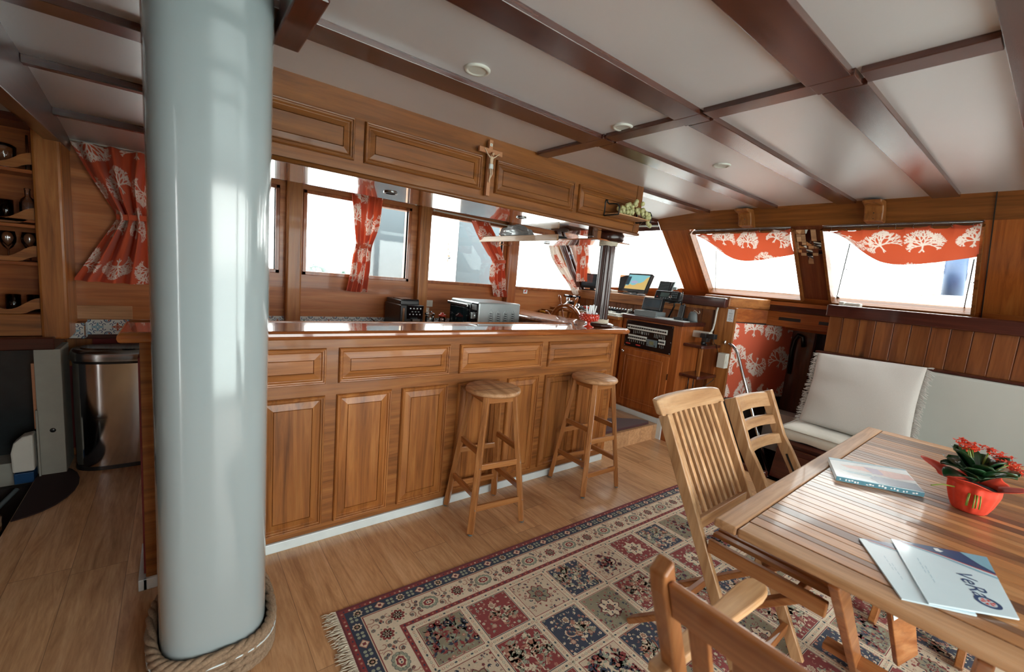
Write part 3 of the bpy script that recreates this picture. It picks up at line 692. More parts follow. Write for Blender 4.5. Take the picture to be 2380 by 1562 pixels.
# downlights
def downlight(loc, label, ax=(0, 0, -1), r=.052, rim=None, grp='round white ceiling spotlights'):
    o = thing('downlight', label, 'spotlight', loc, 0, grp)
    m = MB(); m.lathe([(r, -.002), (r, .003), (r*.94, .007), (r*.72, .008), (r*.68, .004)], loc, 28, ax=ax); build('rim', m, rim or M_IVORY, o)
    m = MB(); m.lathe([(0, .0035), (r*.66, .004), (r*.68, .002)], loc, 24, ax=ax); build('lamp_lens', m, M_IVORY if rim is None else M_GREYP, o)
    return o
downlight((.946, 1.566, 2.240), 'round white spotlight in the ceiling panel nearest the mast')
downlight((1.781, 1.514, 2.240), 'round white spotlight in the ceiling just before the crossbeam')
downlight((2.661, 1.449, 2.240), 'round white spotlight in the ceiling beyond the crossbeam')
downlight((.972, 2.454, 1.862), 'round metal spotlight under the overhead cabinet above the first curtain', r=.04, rim=M_STEEL, grp='metal spotlights under the bar cabinet')
downlight((1.896, 2.414, 1.862), 'round metal spotlight under the overhead cabinet near the plastic bag', r=.036, rim=M_STEEL, grp='metal spotlights under the bar cabinet')
downlight((2.72, 3.05, 1.785), 'small spotlight under the hanging shelf board', r=.03, rim=M_STEEL, grp='metal spotlights under the bar cabinet')

# dark pole between bar top and cabinet
pl = thing('pole', 'dark varnished fluted pole standing on the bar corner and holding the cabinet', 'pole', (2.745, 2.34, 1.114))
m = MB(); NP = 30
m.grid(lambda u, v: (2.745+(.058+.0035*math.cos(u*2*math.pi*10))*math.cos(u*2*math.pi), 2.34+(.058+.0035*math.cos(u*2*math.pi*10))*math.sin(u*2*math.pi), 1.114+.75*v), 120, 3, cu=True)
build('shaft', m, W_POLE, pl)
m = MB(); m.lathe([(.105, 0), (.118, .008), (.118, .020), (.10, .028), (.07, .03)], (2.745, 2.34, 1.114), 30); build('base_ring', m, W_POLE, pl)
m = MB(); m.lathe([(.07, -.072), (.108, -.064), (.118, -.050), (.118, -.020), (.108, -.004), (.10, 0)], (2.745, 2.34, 1.862), 30); build('top_ring', m, W_POLE, pl)
for z0, nm in ((1.146, 'cord_wrap'), (1.764, 'cord_wrap')):
    m = MB()
    for k in range(4): m.tube([(2.745+.068*math.cos(t*.3), 2.34+.068*math.sin(t*.3), z0+.008*k+.003*math.sin(t*1.7+k)) for t in range(21)], .0055, 6, closed=True)
    build(nm, m, M_ROPEW, pl)

# ================================================================= crucifix
cr = thing('crucifix', 'wooden crucifix with a pale carved figure, hanging between two cabinet doors', 'crucifix', (1.44, 2.195, 1.9))
def CX(a, o, b): return (1.446+a+.0*b, 2.20-o, 2.06+b)
m = MB(); m.box(1.4335, 1.4585, 2.178, 2.2, 1.905, 2.215); m.box(1.366, 1.526, 2.174, 2.192, 2.137, 2.165); build('cross', m, M_PALEWOOD, cr, .0015)
m = MB(); m.box(1.438, 1.454, 2.1765, 2.178, 2.180, 2.195); lb = build('title_plate', m, M_IVORY, cr)
m = MB(); m.box(1.4445, 1.4475, 2.1758, 2.1766, 2.184, 2.191); build('inscription', m, M_BLACK, lb)
def skin_figure(name, joints, edges, mat, parent, subl=2):
    me = bpy.data.meshes.new(name); off = Vector(OFF[parent.name]) if parent is not None else Vector((0, 0, 0))
    me.from_pydata([tuple(Vector(p)-off) for p, r in joints], edges, []); o = bpy.data.objects.new(name, me); COL.objects.link(o); me.materials.append(mat)
    o.parent = parent; OFF[o.name] = OFF[parent.name]
    sk = o.modifiers.new('skin', 'SKIN')
    for i, (p, r) in enumerate(joints): me.skin_vertices[0].data[i].radius = (r, r*.8) if not hasattr(r, '__len__') else r
    me.skin_vertices[0].data[0].use_root = True
    sb = o.modifiers.new('subdivision', 'SUBSURF'); sb.levels = subl; sb.render_levels = subl
    return o
def F(a, b, o=.034): return (1.446+a, 2.20-o, b)
J = [(F(0, 2.070), .010), (F(0, 2.085), .0105), (F(0, 2.103), .0125), (F(0, 2.116), .009), (F(.001, 2.124, .037), .0045),      # pelvis, waist, chest, shoulders, neck
     (F(.014, 2.117), .0055), (F(.032, 2.129, .032), .0038), (F(.052, 2.146, .029), .003), (F(.060, 2.149, .028), .0035),
     (F(-.014, 2.117), .0055), (F(-.030, 2.133, .032), .0038), (F(-.044, 2.154, .029), .003), (F(-.050, 2.159, .028), .0035),
     (F(.006, 2.058), .0062), (F(.008, 2.026, .040), .0046), (F(-.004, 1.988, .032), .003), (F(-.006, 1.976, .038), .003),
     (F(-.006, 2.058), .0062), (F(-.004, 2.024, .042), .0046), (F(-.007, 1.990, .034), .003), (F(-.008, 1.977, .040), .003)]
Ed = [(0, 1), (1, 2), (2, 3), (3, 4), (3, 5), (5, 6), (6, 7), (7, 8), (3, 9), (9, 10), (10, 11), (11, 12), (0, 13), (13, 14), (14, 15), (15, 16), (0, 17), (17, 18), (18, 19), (19, 20)]
FIG = (J, Ed)
fg = skin_figure('carved_figure', J, Ed, M_SKIN, cr)
m = MB(); m.ball(F(.002, 2.134, .042), .0085, 12, sc=(.85, .95, 1.15)); m.ball(F(.002, 2.132, .0505), .0018, 6); build('head', m, M_SKIN, fg)
m = MB(); m.ball(F(.002, 2.138, .040), .0095, 12, sc=(.95, .9, .8)); m.ball(F(-.006, 2.126, .036), .005, 8); m.ball(F(.010, 2.126, .036), .005, 8); m.ball(F(.001, 2.125, .047), .003, 8); build('hair', m, M_PALEWOOD, fg)
m = MB(); m.lathe([(.0115, -.016), (.0145, -.010), (.0140, .006), (.0125, .012)], F(0, 2.068), 14, sy=.85); build('loincloth', m, M_CLOTHW, fg)

# wrought-iron basket with the bunch of grapes on the last cabinet door
bk = thing('wall_basket', 'small wooden shelf with black iron sides on the cabinet end, holding grapes', 'wall shelf', (2.70, 2.14, 1.96))
m = MB(); m.box(2.50, 2.88, 2.075, 2.205, 1.962, 1.970); build('shelf_board', m, W_TEAK['X'], bk, .002)
for x in (2.50, 2.885):
    m = MB(); m.tube([(x, 2.205, 1.955), (x, 2.205, 2.055), (x, 2.198, 2.066), (x, 2.186, 2.062), (x, 2.184, 2.048), (x, 2.165, 2.036), (x, 2.12, 2.034), (x, 2.085, 2.028), (x, 2.07, 2.006), (x, 2.07, 1.956), (x, 2.205, 1.955)], .0055, 7)
    build('iron_side', m, M_IRON, bk)
gr = thing('grapes', 'bunch of pale green imitation grapes lying over the little iron wall shelf', 'grapes', (2.80, 2.12, 1.99))
rnd = random.Random(3); gm = MB(); cnt = 0; pts = []
while cnt < 52:
    t = rnd.random(); cx = 2.56+.36*t; cz = 2.005+.03*math.sin(t*2.6)-max(0, t-.72)*.30; sp = .011+.015*math.sin(min(1, t*1.2)*math.pi)
    p = Vector((cx+rnd.gauss(0, .008), 2.115+rnd.gauss(0, sp*.9)-.02*t, cz+rnd.gauss(0, sp)))
    if p.z < 1.985 and p.x < 2.87: p.z = 1.985
    if all((p-q).length > .0165 for q in pts): pts.append(p); cnt += 1
for i, p in enumerate(pts): build('grape', MB().ball(p, .0165, 10, sc=(1, 1, 1.12)), M_GRAPE, gr)
m = MB(); m.tube([pts[0]+Vector((-.05, 0, .01)), (2.66, 2.115, 2.01), (2.80, 2.11, 2.01), (2.92, 2.10, 1.95)], .003, 6); m.tube([(2.87, 2.10, 2.0), (2.86, 2.15, 1.93), (2.83, 2.19, 1.915)], .0012, 5); build('stalk', m, M_ROPE, gr)
# ================================================================= bar stools
def make_stool(label):
    t = thing('bar_stool', label, 'stool', (0, 0, 0), 0, 'wooden bar stools in front of the bar', local=True)
    m = MB(); m.lathe([(.0, .772), (.150, .772), (.160, .777), (.164, .786), (.161, .796), (.152, .801), (0, .802)], (0, 0, 0), 40)
    s = build('seat', m, W_TEAK['Y'], t)
    m = MB(); m.box(-.158, .158, .052, .0535, .8015, .8025); m.box(-.158, .158, -.056, -.0545, .8015, .8025); build('seat_joint', m, W_DARK['X'], s)
    ft, tp_ = .172, .092
    legs = [(-1, -1), (1, -1), (1, 1), (-1, 1)]
    def pt(s, z): k = tp_+(ft-tp_)*(1-z/.772); return Vector((s[0]*k, s[1]*k, z))
    for s_ in legs:
        m = MB(); m.bar(pt(s_, .008), pt(s_, .772), .036, .030, (s_[0], s_[1], 0)); lg = build('leg', m, W_STOOL['Z'], t, .004)
        m = MB(); m.lathe([(.013, 0), (.014, .008)], tuple(pt(s_, 0)), 12); build('foot_pad', m, M_GREYP, lg)
    for (a, b), zz in (((0, 1), (.375, .145)), ((1, 2), (.455, .215)), ((2, 3), (.375, .145)), ((3, 0), (.455, .215))):
        for z in zz:
            m = MB(); m.bar(pt(legs[a], z), pt(legs[b], z), .018, .034); build('rung', m, W_STOOL['X' if a % 2 == 0 else 'Y'], t, .003)
    for a, b in ((0, 1), (1, 2), (2, 3), (3, 0)):
        m = MB(); m.bar(pt(legs[a], .752), pt(legs[b], .752), .018, .038); build('apron', m, W_STOOL['X' if a % 2 == 0 else 'Y'], t, .002)
    m = MB()
    for s_ in legs:
        for z in (.145, .375): p = pt(s_, z)+Vector((0, s_[1]*.019, 0)); m.ball(p, .004, 6)
    build('screw', m, M_STEEL, t)
    return t
st1 = make_stool('bar stool nearer the mast, with a plain matt seat'); st1.location = (1.475, 2.000, 0); st1.rotation_euler = (0, 0, R_(-6))
dup(st1, (2.36, 1.995, 0), R_(-2), 'bar stool farther from the mast, near the end of the bar')

# ================================================================= teak table
def table():
    t = thing('dining_table', 'slatted teak dining table with rounded frame, carrying the flower pot and brochures', 'table', (1.353, .590, .007), R_(1.4), local=True)
    Lx, Ly, z1 = 1.95, -.92, .738
    m = MB(); m.box(0, Lx, -.072, 0, z1-.028, z1); build('frame_board', m, W_TEAK['X'], t, .008, 3)
    m = MB(); m.box(0, Lx, Ly, Ly+.072, z1-.028, z1); build('frame_board', m, W_TEAK['X'], t, .008, 3)
    m = MB(); m.box(0, .085, Ly+.0725, -.0725, z1-.028, z1); build('frame_board', m, W_TEAK['Y'], t, .008, 3)
    m = MB(); m.box(Lx-.085, Lx, Ly+.0725, -.0725, z1-.028, z1); build('frame_board', m, W_TEAK['Y'], t, .008, 3)
    x = .0875; m = MB()
    while x < Lx-.09:
        for w in (.0505, .0305):
            if x+w < Lx-.086: m.box(x, x+w, Ly+.075, -.075, z1-.022, z1-.0005)
            x += w+.0025
    build('slats', m, M_SLATS, t, .0012, 1)
    m = MB(); m.box(.30, .325, Ly+.10, -.10, z1-.06, z1-.03); m.box(Lx-.125, Lx-.10, Ly+.10, -.10, z1-.075, z1-.03); m.box(.3, Lx-.1, -.125, -.10, z1-.06, z1-.03); m.box(.3, Lx-.1, Ly+.10, Ly+.125, z1-.06, z1-.03); m.box(.95, 1.0, Ly+.1, -.1, z1-.07, z1-.03)
    build('apron', m, W_CHAIRD['X'], t, .003)
    for yy in (-.318, Ly+.318):
        m = MB(); m.bar((.06, yy, z1-.03), (.78, yy, .0), .062, .028, (0, 1, 0)); build('leg', m, W_CHAIRD['X'], t, .004)
        m = MB(); m.bar((Lx-.06, yy+.031, z1-.03), (Lx-.78, yy+.031, .0), .062, .028, (0, 1, 0)); build('leg', m, W_CHAIRD['X'], t, .004)
    m = MB(); m.bar((.44, -.40, .60), (.78, -.44, .16), .09, .02, (.5, 1, .2)); pk = build('folded_support', m, W_CHAIRD['X'], t, .003)
    for x_, z_ in ((.66, .12), (1.29, .12)):
        m = MB(); m.bar((x_, -.22, z_), (x_, Ly+.22, z_), .06, .025); build('stretcher', m, W_CHAIRD['Y'], t, .003)
    return t
tbl = table()

# ================================================================= folding chairs
def slat_chair():
    t = thing('folding_chair', 'folding teak chair with tall back of narrow upright slats, pushed under the table', 'chair', (1.755, .60, .007), R_(1.5), local=True)
    # local: +y is the back, chair faces -y
    hw = .222
    def back(z, off=0): return .335+off-(.985-z)*.50      # y of the leaning back at height z
    for s in (-1, 1):
        m = MB(); m.bar((s*hw, back(.0), .0), (s*hw, back(.955), .955), .045, .022, (1, 0, 0)); build('back_stile', m, W_CHAIR['Z'], t, .004, 3)
        m = MB(); m.bar((s*(hw-.026), .36, .012), (s*(hw-.026), -.235, .53), .024, .048, (1, 0, 0)); build('rear_leg', m, W_CHAIRD['Y'], t, .004)
        m = MB(); m.bar((s*(hw-.004), .078, .535), (s*(hw-.004), -.29, .53), .022, .05); build('seat_rail', m, W_CHAIRD['Y'], t, .004)
    m = MB(); N = 14
    def rail(u, k):
        x = (u-.5)*(2*hw+.075); bow = .022*(1-(2*u-1)**2)
        ring = [(-.014, .985+.034), (.012, .985+.034), (.016, .985-.032), (-.018, .985-.032)]
        o, z = ring[k]; ez = .006*(abs(2*u-1)**8)
        return (x, back(z)+o+bow, z-(ez if z > .985 else -ez))
    vs = [rail(i/N, k) for i in range(N+1) for k in range(4)]
    m.add(vs, [(i*4+k, i*4+(k+1) % 4, i*4+4+(k+1) % 4, i*4+4+k) for i in range(N) for k in range(4)]+[(3, 2, 1, 0), (N*4, N*4+1, N*4+2, N*4+3)]); build('top_rail', m, W_CHAIR['X'], t, .007, 3)
    m = MB(); m.bar((-hw+.02, back(.585), .585), (hw-.02, back(.585), .585), .02, .05); build('lower_rail', m, W_CHAIR['X'], t, .003)
    for i in range(9):
        x = (i-4)*.0435; u = x/(2*hw+.075)+.5; bow = .018*(1-(2*u-1)**2)
        m = MB(); m.bar((x, back(.575)+.001, .575), (x, back(.958)+bow, .958), .016, .020, (1, 0, 0)); build('back_slat', m, W_CHAIR['Z'], t, .003)
    for i in range(9):
        x = (i-4)*.0415; m = MB(); m.box(x-.0145, x+.0145, -.30, .085, .552, .566); build('seat_slat', m, W_CHAIRD['Y'], t, .003)
    for y_, z_ in ((-.20, .50), (.23, .125)):
        m = MB(); m.bar((-hw+.03, y_, z_), (hw-.03, y_, z_), .022, .04); build('stretcher', m, W_CHAIRD['X'], t, .003)
    m = MB(); m.bar((-hw+.02, back(.12), .12), (hw-.02, back(.12), .12), .022, .04); build('stretcher', m, W_CHAIRD['X'], t, .003)
    return t
slat_chair()

def ladder_chair():
    t = thing('ladderback_chair', 'teak chair with three curved horizontal back slats, between the slatted chair and the bench', 'chair', (2.565, .55, .007), R_(0), local=True)
    hw = .218
    prof = [(.485, .905), (.435, .80), (.372, .665), (.315, .58), (.265, .50), (.222, .40), (.205, .25), (.225, .0)]
    wd_ = [.068, .064, .058, .062, .060, .052, .044, .036]
    for s in (-1, 1):
        m = MB(); vs = []
        for i, (y, z) in enumerate(prof):
            a = prof[max(0, i-1)]; b = prof[min(len(prof)-1, i+1)]; d = Vector((0, b[0]-a[0], b[1]-a[1])).normalized(); nrm = Vector((0, -d.z, d.y)); c = Vector((s*hw, y, z)); w = wd_[i]/2
            vs += [c+nrm*w+Vector((-.0165, 0, 0)), c+nrm*w+Vector((.0165, 0, 0)), c-nrm*w+Vector((.0165, 0, 0)), c-nrm*w+Vector((-.0165, 0, 0))]
        n_ = len(prof); m.add(vs, [(i*4+k, i*4+4+k, i*4+4+(k+1) % 4, i*4+(k+1) % 4) for i in range(n_-1) for k in range(4)]+[(0, 1, 2, 3), (n_*4-1, n_*4-2, n_*4-3, n_*4-4)])
        lg = build('back_leg', m, W_CHAIR['Z'], t, .005, 3)
        m = MB(); m.bar((s*(hw-.017), .315, .575), (s*(hw-.017), .262, .485), .004, .010, (0, 1, 0)); build('slot', m, M_BLACK, lg)
        m = MB(); m.bar((s*hw, -.19, .0), (s*hw, -.19, .43), .036, .036); build('front_leg', m, W_CHAIRD['Z'], t, .004)
        m = MB(); m.bar((s*hw, .21, .435), (s*hw, -.21, .435), .026, .05); build('seat_rail', m, W_CHAIRD['Y'], t, .004)
    for z, h in ((.862, .075), (.755, .048), (.655, .05)):
        y0 = .485-(.905-z)*.47; m = MB(); N = 12; vs = []
        for i in range(N+1):
            u = i/N; x = (u-.5)*2*(hw-.014); bow = .026*(1-(2*u-1)**2); k = .45
            for o, dz in ((-.010, h/2), (.010, h/2), (.010, -h/2), (-.010, -h/2)): vs.append((x, y0+o+bow+dz*k, z+dz))
        m.add(vs, [(i*4+k, i*4+(k+1) % 4, i*4+4+(k+1) % 4, i*4+4+k) for i in range(N) for k in range(4)]+[(3, 2, 1, 0), (N*4, N*4+1, N*4+2, N*4+3)])
        build('back_slat', m, W_CHAIR['X'], t, .004, 2)
    for i in range(7):
        m = MB(); y = -.19+i*.058; m.box(-hw+.02, hw-.02, y, y+.048, .455, .470); build('seat_slat', m, W_CHAIRD['X'], t, .003)
    m = MB(); m.bar((-hw, -.19, .2), (hw, -.19, .2), .02, .04); build('stretcher', m, W_CHAIRD['X'], t, .003)
    return t
ladder_chair()

def arm_chair():
    # faces +x (towards the table end)
    t = thing('armchair', 'teak armchair with broad back slats at the near table end, seen from behind', 'chair', (.98, .16, .007), R_(0), local=True)
    hw = .235
    def bx(z): return -.262+(.925-z)*.42
    for s in (-1, 1):
        m = MB(); vs = []; prof = [(bx(.918), .930, .030), (bx(.875), .875, .042), (bx(.66), .66, .044), (bx(.45), .45, .044), (bx(.3)-.01, .2, .040), (bx(.3)-.05, 0, .036)]
        for x, z, w in prof:
            for i, j in ((-1, -1), (1, -1), (1, 1), (-1, 1)): vs.append((x+i*w/2, s*hw+j*.018, z+(.012*i if z > .92 else 0)))
        n_ = len(prof); m.add(vs, [(i*4+k, i*4+4+k, i*4+4+(k+1) % 4, i*4+(k+1) % 4) for i in range(n_-1) for k in range(4)]+[(0, 1, 2, 3), (n_*4-1, n_*4-2, n_*4-3, n_*4-4)])
        build('back_post', m, W_CHAIRD['Z'], t, .006, 3)
        m = MB(); m.bar((.20, s*(hw+.005), 0), (.20, s*(hw+.005), .64), .036, .04); build('front_leg', m, W_CHAIRD['Z'], t, .004)
        # arm: a board that swells and rounds at the front
        pts = [(-.20, .020), (-.10, .022), (.05, .026), (.16, .031), (.24, .034), (.275, .030), (.297, .019)]
        top_ = [(x, s*(hw+.012)+w) for x, w in pts]+[(x, s*(hw+.012)-w) for x, w in pts[::-1]]
        m = MB(); m.prism([(x, y, .642) for x, y in top_], (0, 0, .024)); build('armrest', m, W_CHAIR['X'], t, .006, 3)
        m = MB(); m.bar((-.12, s*hw, .415), (.20, s*hw, .415), .024, .055); build('seat_rail', m, W_CHAIRD['X'], t, .003)
    m = MB(); z = .860; m.prism([(bx(z+.045)-.011, -hw+.018, z+.045), (bx(z+.045)+.011, -hw+.018, z+.045), (bx(z-.045)+.011, -hw+.018, z-.045), (bx(z-.045)-.011, -hw+.018, z-.045)], (0, 2*hw-.036, 0)); build('top_rail', m, W_CHAIRD['Y'], t, .006, 3)
    m = MB(); z = .51; m.prism([(bx(z+.025)-.01, -hw+.018, z+.025), (bx(z+.025)+.01, -hw+.018, z+.025), (bx(z-.025)+.01, -hw+.018, z-.025), (bx(z-.025)-.01, -hw+.018, z-.025)], (0, 2*hw-.036, 0)); build('lower_rail', m, W_CHAIRD['Y'], t, .004)
    for i in range(5):
        y = (i-2)*.083; m = MB(); m.bar((bx(.52), y, .52), (bx(.83), y, .83), .040, .014, (1, 0, .4)); build('back_slat', m, W_CHAIRD['Z'], t, .003)
    for i in range(6):
        m = MB(); x = -.08+i*.054; m.box(x, x+.045, -hw+.02, hw-.02, .443, .457); build('seat_slat', m, W_CHAIR['Y'], t, .003)
    m = MB(); m.bar((.20, -hw, .24), (.20, hw, .24), .022, .04); build('stretcher', m, W_CHAIRD['Y'], t, .003)
    return t
arm_chair()

# ================================================================= bench, seat cushion, upholstered back and pillow
bn = thing('bench', 'built-in wooden bench with plank backrest and dark cap below the bow windows', 'bench', (4.15, .2, 0))
m = MB(); m.prism([(3.94, 1.30, .33), (3.90, 1.32, 0), (4.42, 1.32, 0), (4.42, 1.30, .33)], (0, -2.85, 0)); build('base', m, W_DARK['Y'], bn, .004)
m = MB(); m.box(3.885, 4.42, -1.5, 1.315, .315, .345); build('seat_board', m, W_DARK['Y'], bn, .008)
m = MB(); mold_panel(m, lambda a, b, o: (3.925-o, a, b), .62, 1.22, .05, .28, .018, .012, .03); build('front_panel', m, W_DARK['Y'], bn)
m = MB(); m.box(4.43, 4.66, -1.58, 1.245, .30, 1.36); build('back_carcass', m, W_BARD['Z'], bn)
y = 1.25; k = 0
while y > -1.5:
    w = (.102, .110, .106, .112)[k % 4]; m = MB(); m.prism([(4.425, y-.002, 1.055), (4.425, y-w+.002, 1.055), (4.415, y-w+.002, 1.36), (4.415, y-.002, 1.36)], (.02, 0, 0)); build('back_plank', m, W_KNOT, bn, .003); y -= w; k += 1
m = MB(); m.bar((4.41, 1.27, 1.405), (4.41, -1.55, 1.405), .075, .10); m.box(4.42, 4.68, -1.58, 1.265, 1.40, 1.452); build('cap_rail', m, W_DARK['Y'], bn, .010, 3)
m = MB(); m.box(4.36, 4.43, -1.5, 1.29, 1.035, 1.055); build('moulding', m, W_DARK['Y'], bn, .006)
m = MB(); m.box(4.33, 4.43, -1.5, 1.24, .345, 1.035); build('back_upholstery', m, M_UPH, bn, .02, 4)
sc_ = MB()
def cush(u, v, lo=False):
    pass
def soft_box(mb, x0, x1, y0, y1, z0, z1, nx=14, ny=30, dome=.02, rr=.03, seed=1):
    rnd = random.Random(seed); ph = [rnd.uniform(0, 6) for _ in range(6)]
    def side(sgn):
        def fn(u, v):
            x = x0+(x1-x0)*u; y = y0+(y1-y0)*v; e = min(1, min(u, 1-u)*(x1-x0)/rr)*min(1, min(v, 1-v)*abs(y1-y0)/rr); e = math.sin(e*math.pi/2)
            wv = .004*math.sin(9*v*abs(y1-y0)*3+ph[0]+3*u)+.003*math.sin(15*u+ph[1]+5*v)
            zc_ = (z0+z1)/2; return (x, y, zc_+sgn*((z1-z0)/2*(.62+.38*e)+(dome if sgn > 0 else 0)*math.sin(math.pi*u)*math.sin(math.pi*min(1, v*3, (1-v)*3))+wv*e))
        return fn
    o = len(mb.v); mb.grid(side(1), nx, ny); mb.grid(side(-1), nx, ny)
    for f in range(len(mb.f)-(nx-1)*(ny-1), len(mb.f)): mb.f[f] = mb.f[f][::-1]
    ring = [i for i in range(nx)]+[nx*j+nx-1 for j in range(1, ny)]+[nx*(ny-1)+i for i in range(nx-2, -1, -1)]+[nx*j for j in range(ny-2, 0, -1)]; L = len(ring); q = nx*ny
    for a in range(L): b = (a+1) % L; mb.f.append((o+ring[a], o+q+ring[a], o+q+ring[b], o+ring[b])); mb.mi.append(0); mb.sm.append(True)
for k, (a, b) in enumerate(((1.30, -.02), (-.03, -1.45))):
    m = MB(); soft_box(m, 3.875, 4.33, b, a, .347, .455, 16, 40, .012, .03, k+2)
    c = build('seat_cushion', m, M_LINEN); tag(c, ('cream seat cushion at the companionway end of the bench, under the fringed pillow' if k == 0 else 'cream seat cushion farther along the bench behind the table'), 'cushion', 'cream bench seat cushions')
    s = MB(); s.tube([(3.872, b+.02, .437), (3.872, a-.02, .437)], .004, 6); s.tube([(3.89, a+.0, .437), (4.30, a+.0, .437)], .004, 6); build('piping', s, M_LINEN, c)
# fringed pillow leaning against the back
pw = thing('fringed_pillow', 'square natural canvas pillow with frayed side fringes leaning on the bench back', 'pillow', (4.22, .9, .46))
P00, P10, P01, P11 = Vector((4.13, 1.245, .475)), Vector((4.10, .545, .470)), Vector((4.265, 1.235, 1.045)), Vector((4.27, .565, 1.065))
nrmP = (P10-P00).cross(P01-P00).normalized()
if nrmP.x > 0: nrmP = -nrmP
def pil(sg):
    def fn(u, v):
        bu = u+.018*math.sin(math.pi*v)*(1 if u < .5 else -1)*(1-2*min(u, 1-u)); bv = v
        p = P00*(1-bu)*(1-bv)+P10*bu*(1-bv)+P01*(1-bu)*bv+P11*bu*bv
        e = (max(0, math.sin(math.pi*u))*max(0, math.sin(math.pi*v)))**.42
        w = .006*math.sin(7*u+2.5*v)*math.sin(5*v)+.010*math.exp(-((v-.62)/.05)**2)*math.exp(-(u/.35)**2)*-1+.006*math.sin(18*v+3*u)*math.exp(-(u/.25)**2)+.004*math.sin(22*u+9*v)*math.exp(-((1-v)/.2)**2)
        d = .006+.072*e
        return p+nrmP*(sg*d+(w*e if sg > 0 else 0))
    return fn
m = MB(); nx = 34; m.grid(pil(1), nx, nx); m.grid(pil(-1), nx, nx); q = nx*nx
for f in range((nx-1)**2, 2*(nx-1)**2): m.f[f] = m.f[f][::-1]
ring = [i for i in range(nx)]+[nx*j+nx-1 for j in range(1, nx)]+[nx*(nx-1)+i for i in range(nx-2, -1, -1)]+[nx*j for j in range(nx-2, 0, -1)]
for a in range(len(ring)): b = (a+1) % len(ring); m.f.append((ring[b], ring[a], q+ring[a], q+ring[b])); m.mi.append(0); m.sm.append(True)
build('pillow_body', m, M_PILLOW, pw)
rnd = random.Random(8)
for side, nm in ((0, 'fringe'), (1, 'fringe')):
    m = MB()
    for i in range(170):
        v = (i+rnd.random())/170; p = pil(0)(side*1.0, v); out = (P00-P10).normalized()*(1 if side == 0 else -1)
        L = rnd.uniform(.022, .05); cur = rnd.uniform(-.02, .02); pts = [p-out*.006]
        for k in range(1, 4): pts.append(p+out*(L*k/3)+Vector((rnd.uniform(-.006, .006), 0, cur*k/3-.012*(k/3)**2)))
        m.tube(pts, [.0034, .0034, .003, .0016], 4)
    o = build(nm, m, M_PILLOW, pw); o['kind'] = 'stuff'

# ================================================================= steel bin
bi = thing('steel_bin', 'tall half-round polished steel bin with sensor lid standing behind the bar end', 'bin', (-.22, 3.68, 0))
def dring(z, g=0.0, n=36):
    out = []
    for k in range(n):
        t = 2*math.pi*k/n; c, s = math.cos(t), math.sin(t); e = 2/3.0
        out.append((-.25+(.262+g)*math.copysign(abs(c)**e, c), 3.735+(.135+g)*math.copysign(abs(s)**(.85 if s < 0 else e), s), z))
    return out
def loft(mb, rings, mi=0, cap=(True, True), sm=True):
    n_ = len(rings[0]); mb.add([p for r_ in rings for p in r_], [(j*n_+i, j*n_+(i+1) % n_, (j+1)*n_+(i+1) % n_, (j+1)*n_+i) for j in range(len(rings)-1) for i in range(n_)], mi, sm)
    if cap[0]: mb.add(rings[0], [tuple(range(n_))[::-1]], mi)
    if cap[1]: mb.add(rings[-1], [tuple(range(n_))], mi)
m = MB(); loft(m, [dring(.02), dring(.38, .002), dring(.69)], 0); build('body', m, M_CHROME, bi)
m = MB(); loft(m, [dring(0, .006), dring(.024, .004)], 0); build('base_ring', m, M_BLACK, bi)
m = MB(); loft(m, [dring(.69, .002), dring(.708, .004)], 0); build('collar', m, M_BLACK, bi)
m = MB(); loft(m, [dring(.708, .012), dring(.748, .012), dring(.765, .006), dring(.775, -.006)], 0, sm=True); lid = build('lid', m, M_STEEL, bi)
m = MB(); loft(m, [dring(.776, -.035), dring(.782, -.04)], 0); build('lid_flap', m, M_STEEL, lid)
m = MB(); m.lathe([(.03, 0), (.032, .003), (.028, .005)], (-.24, 3.628, .777), 16, sy=.35); build('sensor', m, M_BLACKG, lid)

# dark half-round mat at the aft stairs, its twin on the helm step
m = MB(); poly = [(-.675, 3.78)]+[(-.675+.205*math.sin(math.pi*t/12), 3.44+.34*math.cos(math.pi*t/12)) for t in range(1, 12)]+[(-.675, 3.09)]
m.prism([(x, y, .001) for x, y in poly], (0, 0, .008)); tag(build('stair_mat', m, M_MATB, bevel=.002), 'dark half-round mat on the floor at the edge of the aft stair well', 'mat')
m = MB(); poly = [(2.87, 2.33)]+[(3.26-.40*math.cos(math.pi*t/16), 2.33+.30*math.sin(math.pi*t/16)**.6) for t in range(17)]+[(3.66, 2.33)]
m = MB(); poly = [(2.86, 2.325), (3.62, 2.325), (3.665, 2.36), (3.60, 2.45), (3.42, 2.56), (3.2, 2.62), (2.86, 2.62)]
m.prism([(x, y, .148) for x, y in poly], (0, 0, .022)); tag(build('step_carpet', m, M_CARPET, bevel=.008), 'thick burgundy carpet pad on the raised helm step beside the bar', 'mat')
m = MB(); m.box(2.84, 3.72, 2.298, 2.31, .0, .146); struct('trim_step_riser', m, M_FLOOR)

